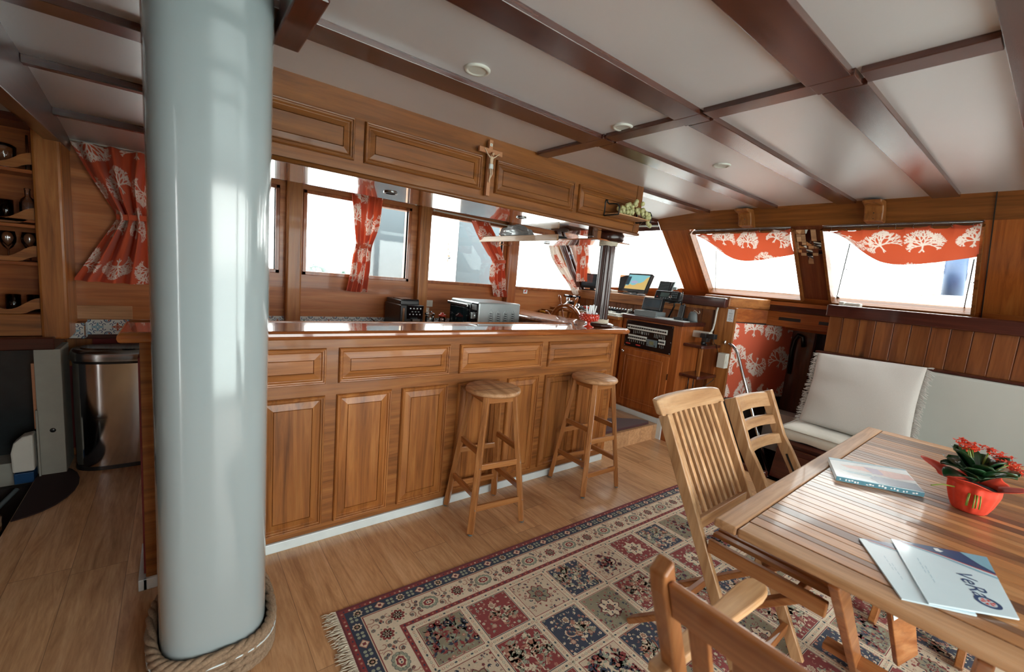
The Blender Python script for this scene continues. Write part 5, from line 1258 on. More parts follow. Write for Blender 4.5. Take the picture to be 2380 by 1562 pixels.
screen('blank_monitor', 'dark switched-off monitor standing on the dash left of the pole', 4.24, 3.90-.10, zd-.0, .30, .185, R_(2), .04, scr_blank, R_(28), cat='monitor')
screen('rear_monitor', 'dark screen edge standing just behind the chart plotter', 4.46, 3.44, zd, .22, .20, R_(4), .04, scr_blank, R_(-3), cat='monitor')
screen('radio_set', 'black radio with keypad and dial, mounted high on a bracket beside the bow window', 3.93, 2.51, 1.315, .265, .10, R_(20), .05, scr_radio, R_(6), stand=False, cat='radio')
t = screen('weather_receiver', 'black receiver with small screen standing on a grey box on the cabinet top', 3.86, 2.62, 1.205, .215, .125, R_(12), .06, scr_blank, R_(2), stand=False, cat='receiver')
m = MB(); m.tube([(3.98, 2.50, 1.172), (4.0, 2.46, 1.30), (3.97, 2.45, 1.36)], .008, 8); m.box(3.94, 4.02, 2.40, 2.58, 1.172, 1.182); m.tube([(3.96, 2.50, 1.33), (3.96, 2.36, 1.36)], .010, 8); tag(build('radio_bracket', m, M_BLACK), 'thin black bracket holding the radio above the cabinet top', 'bracket')
m = MB(); m.box(3.76, 3.93, 2.50, 2.76, 1.1725, 1.228); tag(build('speaker_box', m, M_GREYCARD, bevel=.003), 'flat grey metal box under the receiver on the cabinet top', 'box')
# external speaker
es = thing('loudspeaker', 'small black louvred loudspeaker on a silver bracket at the windscreen', 'loudspeaker', (4.10, 2.66, 1.366))
m = MB(); m.prism([(4.05, 2.58, 1.42), (4.05, 2.72, 1.42), (4.09, 2.72, 1.545), (4.09, 2.58, 1.545)], (.05, 0, 0)); build('speaker_body', m, M_BLACK, es, .004)
m = MB()
for k in range(7): z = 1.43+.0155*k; m.box(4.046+.0047*k, 4.052+.0047*k, 2.59, 2.71, z, z+.006)
build('louvre', m, M_GREYP, es)
m = MB(); m.prism([(4.06, 2.565, 1.41), (4.06, 2.58, 1.41), (4.13, 2.58, 1.55), (4.13, 2.565, 1.55)], (.03, 0, 0)); m.tube([(4.12, 2.57, 1.48), (4.12, 2.53, 1.48)], .016, 12); m.box(4.08, 4.14, 2.56, 2.74, 1.366, 1.42); build('speaker_bracket', m, M_SILVER, es, .002)
m = MB(); m.box(4.22, 4.34, 3.46, 3.58, 1.366, 1.40); tag(build('beige_instrument_box', m, M_IVORY, bevel=.005), 'small tilted ivory box on the dash just right of the dark pole', 'box')
m = MB(); m.ball((4.3, 3.62, 1.42), .035, 12); m.lathe([(.03, 0), (.02, .03)], (4.3, 3.62, 1.366), 12); tag(build('dash_compass', m, M_BLACKG), 'dark round compass dome on the dash behind the pole', 'compass')
# handheld radio in its charger, papers, bell
hr = thing('handheld_radio', 'black handheld radio standing upright in its charger on the cabinet top', 'radio', (3.92, 2.32, 1.172))
m = MB(); m.box(3.86, 3.97, 2.27, 2.38, 1.1725, 1.20); build('charger', m, M_BLACK, hr, .008, 3)
m = MB(); m.prism([(3.89, 2.295, 1.195), (3.89, 2.35, 1.195), (3.915, 2.348, 1.325), (3.915, 2.298, 1.325)], (.035, 0, 0)); build('radio_body', m, M_BLACK, hr, .006, 3)
m = MB(); m.tube([(3.925, 2.34, 1.32), (3.93, 2.345, 1.45)], [.007, .005], 8); m.lathe([(.008, 0), (.007, .012), (0, .013)], (3.93, 2.31, 1.323), 10); build('antenna', m, M_BLACK, hr)
m = MB(); m.box(3.75, 3.88, 2.20, 2.50, 1.1725, 1.177); m.box(3.78, 3.86, 2.36, 2.50, 1.177, 1.186); tag(build('paper_stack', m, M_PAPER, bevel=.001), 'white papers lying on the cabinet top in front of the handheld radio', 'papers')
m = MB(); m.lathe([(.055, 0), (.05, .02), (.042, .07), (.03, .095), (.0, .10)], (3.98, 2.235, 1.1725), 20, sx=.6); bl = build('grey_bell_cover', m, M_GREYCARD); tag(bl, 'grey bell-shaped cover with a loop of white cord on the cabinet corner', 'bell')
m = MB(); m.tube([(3.98, 2.235, 1.268), (3.975, 2.225, 1.285), (3.97, 2.20, 1.275), (3.97, 2.175, 1.255), (3.965, 2.16, 1.265), (3.97, 2.17, 1.285)], .0028, 6); build('cord', m, M_ROPEW, bl)

# ================================================================= little corner shelf with sockets
cs = thing('corner_shelf', 'two-tier wooden corner shelf fixed beside the switch cabinet', 'shelf', (3.95, 2.08, .66))
for z in (.66, .95):
    m = MB(); m.prism([(3.79, 2.184, z), (3.79, 2.00, z), (3.81, 1.985, z), (4.115, 1.985, z), (4.115, 2.184, z)], (0, 0, .028)); build('shelf_board', m, W_DARK['X'], cs, .005)
m = MB(); m.box(3.815, 3.84, 2.005, 2.03, .688, .95); build('upright', m, W_BAR['Z'], cs, .002)
m = MB(); m.box(4.085, 4.11, 2.0, 2.18, .688, .95); build('back_strip', m, W_BARD['Z'], cs, .002)
so = thing('socket_box', 'white wall box of power sockets above the corner shelf', 'power socket', (3.98, 2.1, 1.03))
m = MB(); m.box(3.93, 3.99, 2.02, 2.184, 1.035, 1.098); build('box_body', m, M_IVORY, so, .004)
m = MB()
for i in range(4):
    for j in range(3): m.box(3.9285, 3.93, 2.045+.022*i, 2.050+.022*i, 1.048+.016*j, 1.053+.016*j)
build('socket_holes', m, M_BLACK, so)
ch = thing('charger_plugs', 'black chargers plugged into the white socket box above the corner shelf', 'charger', (3.92, 2.0, 1.0))
m = MB(); m.box(3.87, 3.935, 2.02, 2.075, 1.045, 1.085); m.box(3.88, 3.94, 1.945, 2.00, 1.045, 1.09); m.box(3.86, 3.92, 2.0, 2.05, 1.01, 1.05); build('plug_body', m, M_BLACK, ch, .004)
m = MB(); m.ball((3.90, 2.05, .995), .022, 10); m.tube([(3.89, 2.03+.02*math.cos(t), .985+.012*math.sin(t*2)) for t in range(8)], .006, 6); m.tube([(3.90, 1.96, 1.05), (3.93, 1.96, 1.0), (4.0, 1.975, .99), (4.10, 1.995, .90), (4.115, 2.0, .80), (4.11, 2.01, .70), (4.09, 1.995, .64), (4.0, 2.02, .58), (3.96, 2.04, .52)], .003, 6); build('lead', m, M_BLACK, ch)
m = MB(); pts = [(4.10, 2.06, 1.335), (4.098, 2.065, 1.30), (4.098, 2.07, 1.18), (4.09, 2.075, 1.12), (4.02, 2.05, 1.098)]; m.tube(pts, .009, 8); tag(build('white_cable', m, M_IVORY), 'white cable hanging down the planks to the socket box', 'cable')
for k, (y, lb_) in enumerate(((2.145, 'upright black walkie-talkie nearer the cabinet, below the corner shelf'), (2.095, 'upright black walkie-talkie next to the coiled cable, below the corner shelf'))):
    w = thing('walkie_talkie', lb_, 'walkie-talkie', (3.93, y, .36), 0, 'walkie-talkies hanging under the corner shelf')
    m = MB(); m.box(3.91, 3.945, y-.024, y+.024, .40, .52); build('radio_body', m, M_BLACK, w, .006, 3)
    m = MB(); m.tube([(3.93, y+.012, .52), (3.935, y+.014, .64)], [.006, .004], 8); build('antenna', m, M_BLACK, w)
    m = MB(); m.box(3.907, 3.911, y-.010, y+.006, .425, .445); build('yellow_label', m, M_GOLD, w)
m = MB(); m.box(3.88, 3.98, 2.0, 2.184, .375, .40); tag(build('radio_ledge', m, W_DARK['Y'], bevel=.003), 'small dark ledge under the walkie-talkies', 'ledge')
m = MB(); m.prism([(3.92, 2.03, .42), (3.92, 2.07, .41), (3.95, 2.10, .50), (3.95, 2.06, .52)], (.03, 0, 0)); tag(build('black_camera_strap', m, M_BLACK, bevel=.006), 'tilted black device leaning beside the walkie-talkies', 'device')
m = MB(); m.tube([(4.0, 2.02+.035*math.cos(t*.4), .505+.04*math.sin(t*.4)) for t in range(16)], .0048, 7, closed=True); m.tube([(4.0, 2.025+.03*math.cos(t*.4), .50+.036*math.sin(t*.4)) for t in range(16)], .0048, 7, closed=True); m.tube([(4.0, 2.055, .505), (3.98, 2.09, .53), (3.95, 2.12, .535)], .003, 6); tag(build('coiled_cable', m, M_BLACK), 'small coil of black cable under the corner shelf', 'cable')
wb = thing('wall_box', 'white electrical box on the corner post beside the coral fabric', 'electrical box', (4.11, 1.94, .76))
m = MB(); m.box(4.04, 4.112, 1.89, 1.965, .775, .915); build('box_body', m, M_IVORY, wb, .004)
m = MB(); m.prism([(4.045, 1.889, .79), (4.105, 1.889, .79), (4.105, 1.884, .84), (4.045, 1.884, .84)], (0, .002, 0)); m.box(4.05, 4.10, 1.885, 1.89, .84, .90); build('box_lid', m, M_IVORY, wb, .001)
pn = thing('paper_notice', 'narrow white printed notice at the top of the corner post', 'notice', (4.12, 1.93, 1.21))
m = MB(); m.add([(4.108, 1.965, 1.212), (4.108, 1.905, 1.212), (4.108, 1.905, 1.33), (4.108, 1.965, 1.33), (4.1095, 1.965, 1.212), (4.1095, 1.905, 1.212), (4.1095, 1.905, 1.33), (4.1095, 1.965, 1.33)], [(0, 1, 2, 3), (7, 6, 5, 4)]); build('sheet', m, M_PAPER, pn)
m = MB()
for z, w in ((1.315, .012), (1.295, .036), (1.285, .034), (1.27, .036), (1.258, .030), (1.245, .018), (1.236, .04), (1.225, .01)): m.box(4.1072, 4.108, 1.935-w/2, 1.935+w/2, z-.0013, z+.0013)
build('print_lines', m, M_GREYP, pn)
m = MB(); m.box(4.11, 4.142, 1.89, 1.99, -.05, 1.345); struct('trim_corner_post', m, W_BAR['Z'], .004)
# grab rail down the companionway
gr_ = thing('grab_rail', 'bent chrome grab rail going down beside the coral wall fabric', 'handrail', (4.15, 1.93, .2))
m = MB(); m.tube([(4.13, 1.925, 1.013), (4.11, 1.895, 1.005), (4.10, 1.86, .99), (4.09, 1.83, .965), (4.09, 1.805, .925), (4.10, 1.66, .56), (4.12, 1.50, .16), (4.14, 1.40, -.10)], .014, 12); build('rail', m, M_CHROME, gr_)
m = MB(); m.lathe([(.03, 0), (.028, .006), (.018, .01)], (4.125, 1.945, 1.013), 16, ax=(-.3, -1, 0)); build('flange', m, M_CHROME, gr_)
# coral fabric on the companionway wall
o = fabric('wall_fabric', lambda u, v: tuple(A+dAB*(.045+1.0*u)-nAB*(.006+.003*math.sin(u*9))+Vector((0, 0, 1.205-.745*v-.02*u))), 1.0, .745, .0045, mat=M_CORALW, off=(60, 40), scale=1.3)
tag(o, 'orange coral-print fabric stretched on the companionway side wall', 'wall fabric')
o = fabric('wall_fabric', lambda u, v: (5.74+.003*math.sin(u*9), 1.74-.75*u, 1.18-.60*v), .75, .60, .008, mat=M_CORALW, off=(200, 10), scale=1.15)
tag(o, 'shaded orange coral-print fabric at the far end of the companionway', 'wall fabric')
# wooden knees under the roof at the bow header
def knee(y, label):
    m = MB(); x0 = wx(2.19)-.004
    poly = [(x0, 2.235), (x0-.15, 2.225), (x0-.145, 2.205), (x0-.07, 2.19), (x0-.045, 2.14), (x0-.035, 2.09), (x0+.07, 2.08), (x0+.03, 2.16)]
    m.prism([(x, y, z) for x, z in poly], (0, .115, 0)); o = build('roof_knee', m, W_BAR['Z'], None, .010, 3); tag(o, label, 'bracket', 'wooden knees above the bow windows')
    s = MB(); s.ball((x0-.035, y+.055, 2.105), .005, 6); s.ball((x0-.046, y+.055, 2.145), .005, 6); build('plug_hole', s, M_BLACK, o)
knee(1.86, 'wooden knee bracket above the bow window nearer the helm')
knee(.94, 'wooden knee bracket above the right bow window with the blue fender')
# mirror mosaic on the dark pillar between the bow windows
mm = thing('mirror_mosaic', 'cluster of small square mirror pieces on the dark pillar between bow windows', 'mirror', wp(1.46, 1.95))
rnd = random.Random(9)
def mirror(u0, u1, v0, v1):
    m = MB(); y1, y0 = 1.575-u0*.225, 1.575-u1*.225; z1, z0 = 2.065-v0*.25, 2.065-v1*.25; a, b = rnd.uniform(-.003, .003), rnd.uniform(-.003, .003)
    P_ = [Vector(wp(y1, z0, -.006+a)), Vector(wp(y0, z0, -.006+b)), Vector(wp(y0, z1, -.006-a)), Vector(wp(y1, z1, -.006-b))]
    m.add(P_+[p+Vector((.004, 0, .003)) for p in P_], [(0, 1, 2, 3), (0, 4, 5, 1), (1, 5, 6, 2), (2, 6, 7, 3), (3, 7, 4, 0)]); build('mirror_piece', m, M_MIR, mm)
t = NT('mirror_glass'); M_MIR = t.fin((.85, .87, .87, 1), .02, 0, 1.0)
for q in ((.10, .42, .02, .14), (.12, .27, .15, .38), (.28, .42, .16, .48), (.43, .60, .02, .50), (.61, .78, .02, .36), (.02, .16, .39, .62), (.17, .42, .50, .58), (.0, .24, .63, .72), (.48, .66, .51, .60), (.67, .98, .38, .48), (.67, .90, .49, .60), (.40, .60, .62, .72), (.20, .38, .73, .82), (.40, .58, .73, .82), (.60, .78, .73, .82), (.42, .60, .83, 1.08), (.80, .98, .62, .76)): mirror(*q)
# little sailboat picture on the corner pillar and the number plate below the side window
sb = thing('sailboat_plaque', 'small cut-out picture of a sailing boat on the raked corner pillar', 'picture', (4.02, 3.93, 1.7))
def sbq(px, py, y=3.925): p = at(px, py, y=y); return p
m = MB(); m.prism([sbq(1313, 595), sbq(1333, 592), sbq(1333, 602), sbq(1315, 604)], (0, .006, 0)); build('painted_hull', m, M_NAVY, sb)
m = MB(); m.prism([sbq(1316, 593), sbq(1322, 590), sbq(1318, 582)], (0, .006, 0)); m.prism([sbq(1321, 592), sbq(1332, 590), sbq(1327, 575)], (0, .006, 0)); build('painted_sail', m, M_PAPER, sb)
np_ = thing('number_plate', 'small white plate with a red zero under the side window', 'sign', (3.26, 3.94, 1.28))
m = MB(); m.box(3.225, 3.285, 3.944, 3.95, 1.268, 1.335); build('plate', m, M_PAPER, np_, .004)
m = MB(); m.lathe([(.010, 0), (.016, 0), (.016, .001), (.010, .001)], (3.255, 3.944, 1.297), 20, ax=(0, -1, 0), sx=1.25, sy=.62, sm=False); m.box(3.238, 3.272, 3.943, 3.944, 1.324, 1.326); build('red_zero', m, M_RED, np_)
# ================================================================= curtains
def drape(name, label, y, prof, W, H, n_f=4, amp=.016, off=(0, 0), inv=False, tie=None, grp='coral print curtains tied back at the side windows', topz=None):
    """prof: list of (v, centre x, width, z, depth factor) down the curtain"""
    vs = [p[0] for p in prof]
    def itp(v, k): return float(np.interp(v, vs, [p[k] for p in prof]))
    def sm(v, k): return (itp(max(0, v-.03), k)+itp(v, k)+itp(min(1, v+.03), k))/3
    def fn(u, v):
        c, w, z, a = sm(v, 1), sm(v, 2), itp(v, 3), sm(v, 4)
        ph = off[0]; f = math.sin(u*math.pi*2*n_f+ph)+.35*math.sin(u*math.pi*2*(n_f*1.7)+v*3+ph)
        sag = .02*math.sin(math.pi*u)*(1 if v > .6 else .0)*(v-.6)
        return (c+(u-.5)*w+.004*math.sin(v*9+u*4), y-.012-a*amp*(1+f), z-sag)
    t = thing(name, label, 'curtain', (prof[0][1], y, prof[-1][3]), 0, grp)
    fabric('curtain_cloth', fn, W, H, .0036, t, off, inv, solid=0)
    k = min(range(len(prof)), key=lambda i: prof[i][2]); c, w, z = prof[k][1:4] if tie is None else tie
    n_ = 26; m = MB(); rx, ry = w/2+.012, .030+.0*w
    def band(u, v):
        t_ = u*2*math.pi; return (c+rx*math.cos(t_), y-.026-ry*.62-ry*math.sin(t_)+.0, z+.018-.036*v+.006*math.cos(t_))
    bo = fabric('tie_band', lambda u, v: band(u, v), .3, .036, .006, t, (off[0]+90, off[1]+33), inv)
    return t
yc = 3.925
drape('curtain', 'coral-print curtain tied in the middle, hanging on the dark wall left of the mast', yc, [(0, -.20, .60, 2.035, 1.0), (.22, -.205, .44, 1.86, 1.1), (.45, -.195, .235, 1.66, 1.0), (.5, -.19, .19, 1.615, .9), (.56, -.19, .24, 1.56, 1.0), (.8, -.22, .44, 1.33, 1.0), (1, -.235, .56, 1.185, .8)], .72, .88, 5, .038, (10, 60))
drape('curtain', 'coral-print curtain gathered in the middle of the window next to the mast', yc-.02, [(0, 1.325, .275, 2.045, 1.0), (.3, 1.33, .22, 1.80, 1.1), (.47, 1.315, .135, 1.64, 1), (.52, 1.31, .120, 1.60, .9), (.58, 1.30, .14, 1.55, 1.0), (.8, 1.285, .17, 1.36, 1.0), (1, 1.265, .185, 1.205, .8)], .50, .87, 4, .030, (160, 200))
drape('curtain', 'coral-print curtain behind the hanging shelf, drawn aside to the wall post', yc-.02, [(0, 2.52, .22, 1.985, 1.0), (.25, 2.62, .24, 1.84, 1.1), (.45, 2.74, .17, 1.66, 1), (.52, 2.79, .13, 1.60, .9), (.6, 2.775, .17, 1.53, 1.0), (.78, 2.79, .22, 1.38, 1.0), (.8, 2.80, .17, 1.36, 1.0), (1, 2.85, .185, 1.225, .8)], .52, .80, 4, .028, (300, 90))
drape('curtain', 'pale back side of a curtain drawn along the raked edge of the last side window', yc, [(0, 3.56, .12, 1.90, .8), (.3, 3.66, .16, 1.72, 1), (.55, 3.82, .14, 1.56, 1), (.8, 3.97, .12, 1.42, .8), (1, 4.06, .10, 1.30, .6)], .34, .72, 2.4, .014, (420, 300), True, tie=(4.02, .09, 1.37))
ct = thing('curtain', 'narrow orange curtain beside the left windscreen pane, right of the sailboat picture', 'curtain', (4.1, 3.85, 1.5), 0, 'coral print curtains tied back at the side windows')
def fn(u, v):
    p = at(1330+30*u*(1-.15*v)+8*v+6*math.sin(v*5)*.5, 556+98*v, y=3.84-.05*u); f = math.sin(u*math.pi*6+1); return (p.x, p.y-.012*(1+f)-.01, p.z)
fabric('curtain_cloth', fn, .38, .60, .0045, ct, (80, 380))
rod('curtain_rod', 'thin white curtain rod on the dark wall left of the mast', (-.53, 3.915, 2.045), (-.14, 3.915, 2.05))
rod('curtain_rod', 'short end of a white curtain rod right beside the mast', (.02, 3.905, 2.05), (.675, 3.905, 2.05))
rod('curtain_rod', 'white curtain rod over the window with the centred curtain', (.86, 3.905, 2.055), (1.80, 3.905, 2.045))
rod('curtain_rod', 'white curtain rod over the window with the chrome handle outside', (1.99, 3.905, 2.02), (2.90, 3.905, 2.0))
p, q = Vector((3.93, 3.0, 2.135)), Vector(wp(2.80, 2.13, -.03))
rod('curtain_rod', 'white rod above the left windscreen pane right of the grapes', (3.99, 3.6, 2.13), (wx(2.13)-.03, 2.86, 2.13), .010)
# gathered valances inside the bow windows, hanging from a wire by little hooks
def valance(name, label, y0, y1, left_fold, off, seed):
    t = thing(name, label, 'curtain', wp((y0+y1)/2, 1.8), 0, 'coral print valances sagging across the bow windows')
    def fn(u, v):
        y = y1+(y0-y1)*u                       # u from the helm side to the right
        top = 2.045-.012*abs(math.sin(u*math.pi*7))*(1-v)+.022*u
        drop = .04+.175*math.sin(math.pi*min(1, .12+.88*u))**.8 if u < .55 else .04+.175*math.sin(math.pi*min(1, .12+.88*u))**.55
        drop = (.02+.235*(math.sin(math.pi*(.5*min(1, u/.55)))**1.1)) if u < .55 else .255-.055*((u-.55)/.45)**1.5
        if left_fold: y -= .10*v*(1-min(1, u/.4))
        z = top-drop*v; bel = .045*math.sin(math.pi*v)+.006*math.sin(u*22+v*2)
        X, Y, Z = wp(y, z, -.035-bel); return (X, Y, Z)
    fabric('valance_cloth', fn, (y1-y0), .27, .003, t, off)
    m = MB(); m.tube([wp(y1+.0, 2.072, -.03), wp(y0, 2.075, -.03)], .0022, 5); w = build('wire', m, M_STEEL, t)
    n_ = int((y1-y0)/.095)
    for k in range(n_):
        m = MB(); y = y1-(k+.6)*(y1-y0)/n_; a = Vector(wp(y, 2.072, -.032)); m.tube([a, a+Vector((0, 0, -.010)), a+Vector((-.004, .003, -.016)), a+Vector((-.006, 0, -.024)), a+Vector((-.003, -.004, -.03))], .0013, 5); build('hook', m, M_STEEL, w)
valance('valance', 'orange coral-print valance sagging across the left of the two bow windows', 1.575, 2.50, True, (30, 20), 1)
valance('valance', 'orange coral-print valance sagging across the right bow window above the blue fender', .445, 1.335, True, (250, 250), 2)
# window props: thin black rods outside the hinged bow windows
def prop(label, p, q):
    t = thing('window_prop', label, 'window stay', tuple(q), 0, 'thin black stays of the hinged bow windows')
    m = MB(); m.tube([p, q], .0045, 6); build('stay_rod', m, M_BLACK, t)
    mid = Vector(p).lerp(Vector(q), .45); m = MB(); m.tube([mid+Vector((0, .0, 0)), mid+Vector((0, -.018, -.002)), mid+Vector((0, -.03, .012))], .003, 5); m.tube([mid+Vector((0, -.018, -.002)), mid+Vector((0, -.03, -.010))], .003, 5); m.tube([Vector(q), Vector(q)+Vector((0, -.02, .003))], .008, 8); build('wing_nut', m, M_BLACK, t)
prop('black window stay at the left edge of the left bow window', Vector(wp(2.33, 1.90, .07)), Vector(wp(2.455, 1.505, .07)))
prop('black window stay at the left edge of the right bow window', Vector(wp(1.19, 1.96, .07)), Vector(wp(1.315, 1.525, .07)))
prop('black window stay at the right edge of the right bow window', Vector(wp(.475, 1.86, .07)), Vector(wp(.50, 1.515, .07)))
prop('black window stay at the right edge of the left bow window', Vector(wp(1.60, 1.62, .07)), Vector(wp(1.60, 1.51, .07)))
m = MB(); m.box(4.60, 4.67, 1.10, 1.21, 1.452, 1.485); m.box(4.60, 4.67, 1.215, 1.255, 1.452, 1.49); tag(build('sill_box', m, M_IVORY, bevel=.008), 'small pale box lying behind the dark bench cap at the right bow window', 'box')

# ================================================================= behind the bar
cm = thing('coffee_machine', 'black coffee machine with touch buttons behind the bar under the wall post', 'coffee machine', (1.66, 3.72, .90))
X0, X1, Y0 = 1.545, 1.765, 3.55
m = MB(); m.box(X0, X1, Y0, 3.91, .90, 1.125); m.box(X0+.01, X1-.03, Y0+.03, 3.90, 1.12, 1.165); build('machine_body', m, M_BLACK, cm, .010, 3)
m = MB(); m.box(X0+.02, X1-.04, Y0+.02, 3.78, 1.16, 1.175); build('hopper_lid', m, M_BLACKG, cm, .006)
m = MB(); m.prism([(X0+.06, Y0, 1.0), (X1-.01, Y0, 1.0), (X1-.01, Y0-.022, 1.125), (X0+.06, Y0-.022, 1.125)], (0, .03, .0)); build('touch_panel', m, M_BLACKG, cm, .003)
m = MB()
for k in range(4):
    x = X0+.085+.032*k; m.box(x-.005, x+.005, Y0-.0215, Y0-.0165, 1.092, 1.102); m.box(x-.0045, x+.0045, Y0-.0125, Y0-.0075, 1.04, 1.049)
for k in range(3): m.box(X0+.10+.03*k, X0+.112+.03*k, Y0-.0165, Y0-.0125, 1.066, 1.070)
build('button_symbols', m, M_PAPER, cm)
m = MB(); m.box(X0+.10, X1-.05, Y0-.04, Y0, .985, 1.005); m.tube([(X0+.12, Y0-.02, .99), (X0+.12, Y0-.02, .945)], .007, 8); m.tube([(X0+.155, Y0-.02, .99), (X0+.155, Y0-.02, .945)], .007, 8); build('spout', m, M_STEEL, cm)
m = MB(); m.box(X0+.02, X0+.04, Y0-.006, Y0+.01, .92, 1.10); m.box(X0+.01, X1, Y0-.08, Y0, .90, .92); build('chrome_strip', m, M_CHROME, cm, .003)
m = MB(); m.tube([(X0, 3.84, .93), (X0-.04, 3.80, .91), (X0-.09, 3.86, .925), (X0-.13, 3.90, .96)], .005, 6); build('power_lead', m, M_BLACK, cm)
# oven: its glass front faces aft, its louvred side faces the bar
ov = thing('mini_oven', 'silver countertop oven with dark glass door and two knobs behind the bar', 'oven', (2.21, 3.23, .90))
x0, x1, y0, y1 = 1.99, 2.435, 3.0, 3.46
m = MB(); m.box(x0, x1, y0, y1, .925, 1.215); bo = build('oven_body', m, M_SILVER, ov, .012, 3)
m = MB(); m.box(x0-.014, x0, y0+.11, y1-.01, .94, 1.19); dr = build('oven_door', m, M_BLACKG, ov, .004)
m = MB(); m.box(x0-.017, x0-.014, y0+.14, y1-.04, .96, 1.15); build('oven_window', m, plain('oven_glass', (20, 34, 38), .06, .6), dr, .003)
m = MB(); m.box(x0-.045, x0-.030, y0+.11, y1-.01, 1.165, 1.19); m.box(x0-.03, x0-.014, y0+.12, y0+.14, 1.168, 1.188); m.box(x0-.03, x0-.014, y1-.04, y1-.02, 1.168, 1.188); build('door_handle', m, M_STEEL, dr, .004)
m = MB(); m.box(x0-.006, x0, y0+.008, y0+.10, .935, 1.205); cp_ = build('control_strip', m, M_BLACKG, ov)
for z in (1.10, 1.00):
    m = MB(); m.lathe([(.030, 0), (.028, .014), (.024, .018), (0, .018)], (x0-.006, y0+.055, z), 20, ax=(-1, 0, 0)); m.box(x0-.036, x0-.02, y0+.049, y0+.061, z-.026, z+.026); build('knob', m, M_SILVER, cp_, .001)
m = MB(); m.box(x0-.0085, x0-.006, y0+.02, y0+.09, 1.15, 1.195); build('control_label', m, M_SILVER, cp_)
m = MB()
for i in range(4):
    xx = x0+.13+.078*i
    m.tube([(xx-.022, y0-.001, .95), (xx-.022, y0-.001, 1.135), (xx, y0-.001, 1.16), (xx+.022, y0-.001, 1.135), (xx+.022, y0-.001, .95)], .0024, 5)
    for k in range(10): m.box(xx-.013, xx+.013, y0-.005, y0+.001, .955+.019*k, .963+.019*k, 0)
build('side_vents', m, M_SILVER, bo)
m = MB()
for i in range(4):
    xx = x0+.13+.078*i
    for k in range(10): m.box(xx-.013, xx+.013, y0-.0008, y0+.001, .9485+.019*k, .9545+.019*k)
build('vent_slots', m, M_BLACK, bo)
m = MB()
for x in (x0+.04, x1-.04):
    for y in (y0+.04, y1-.04): m.lathe([(.015, 0), (.018, .026)], (x, y, .90), 10)
build('oven_foot', m, M_BLACK, ov)
# jars
def jar(label, x, y, lid, r=.034, h=.10, mug=False):
    t = thing('glass_jar', label, 'jar', (x, y, .90), 0, 'glass jars between coffee machine and oven')
    m = MB(); m.lathe([(r*.9, .0), (r, .01), (r, h*.85), (r*.82, h), (r*.78, h), (r*.95, h*.84), (r*.94, .012), (0, .01)], (x, y, .90), 22); build('glass_body', m, M_GLASSW, t)
    m = MB(); m.lathe([(r*1.15, h), (r*1.18, h+.01), (r*1.0, h+.02), (r*.5, h+.022), (r*.5, h+.034), (0, h+.035)], (x, y, .90), 22); build('lid', m, lid, t)
    if mug: m = MB(); m.tube([(x-r, y, .90+h*.8), (x-r-.022, y, .90+h*.7), (x-r-.024, y, .90+h*.4), (x-r, y, .90+h*.3)], .004, 7); build('handle', m, M_GLASSW, t)
    return t
jar('glass jar with a flat clear lid beside the coffee machine', 1.865, 3.62, M_GLASSW, .042, .135)
jar('glass jar with a red lid beside the oven', 1.885, 3.42, M_ORANGE, .030, .145, True)
# sockets on the window wall
so = thing('wall_socket', 'white double power socket on the window wall above the coffee machine', 'power socket', (1.95, 3.94, 1.08))
m = MB(); m.box(1.955, 2.055, 3.94, 3.95, 1.08, 1.145); build('plate', m, M_IVORY, so, .003)
m = MB()
for x in (1.985, 2.0, 2.02): 
    for k in range(3): m.box(x-.002, x+.002, 3.938, 3.94, 1.097+.014*k, 1.101+.014*k)
build('socket_holes', m, M_BLACK, so)
so = thing('wall_socket', 'lower white round socket with a black plug in it', 'power socket', (1.95, 3.94, .98))
m = MB(); m.box(1.95, 2.02, 3.94, 3.95, .975, 1.07); build('plate', m, M_IVORY, so, .003)
m = MB(); m.lathe([(.022, 0), (.020, -.004), (0, -.004)], (1.985, 3.9395, 1.03), 18, ax=(0, 1, 0)); build('socket_ring', m, M_CLOTHW, so)
m = MB(); m.lathe([(.016, 0), (.014, .03), (.008, .04)], (1.965, 3.93, .995), 12, ax=(0, -1, 0)); m.tube([(1.965, 3.89, .995), (1.99, 3.87, .98), (2.03, 3.86, .94), (2.05, 3.85, .86)], .004, 6); build('black_plug', m, M_BLACK, so)
# red footed glass bowl with straws
rb = thing('red_glass_bowl', 'footed red hobnail glass bowl holding paper sachets on the bar corner', 'bowl', (2.555, 2.285, 1.1145))
m = MB(); c = (2.555, 2.285, 1.1145); m.lathe([(.043, 0), (.044, .003), (.030, .008), (.015, .016), (.012, .030), (.018, .042), (.055, .048), (.068, .060), (.072, .082), (.066, .100), (.056, .106), (.052, .102), (.062, .082), (.055, .062), (0, .055)], c, 32); build('bowl_body', m, M_ORANGE, rb)
m = MB()
for j in range(4):
    for k in range(18): t = 2*math.pi*(k+.5*(j % 2))/18; r = (.066, .072, .073, .068)[j]; m.ball((c[0]+r*math.cos(t), c[1]+r*math.sin(t), c[2]+.058+.0135*j), .0068, 7)
build('hobnails', m, M_ORANGE, rb)
sa = thing('paper_sachets', 'bundle of white paper sachets standing in the red glass bowl', 'sachets', (2.56, 2.285, 1.17)); rnd = random.Random(7)
for k in range(9):
    x = 2.525+.008*k; m = MB(); m.bar((x, 2.275+rnd.uniform(-.015, .02), 1.172), (x+rnd.uniform(-.004, .014)+(.003*(k-4)), 2.28+rnd.uniform(-.02, .02), 1.288+rnd.uniform(-.008, .006)), .012, .003, (0, 1, 0)); build('sachet', m, M_PAPER, sa)
m = MB(); m.bar((2.60, 2.26, 1.20), (2.612, 2.262, 1.228), .02, .004, (0, 1, 0)); build('folded_card', m, M_PAPER, sa)

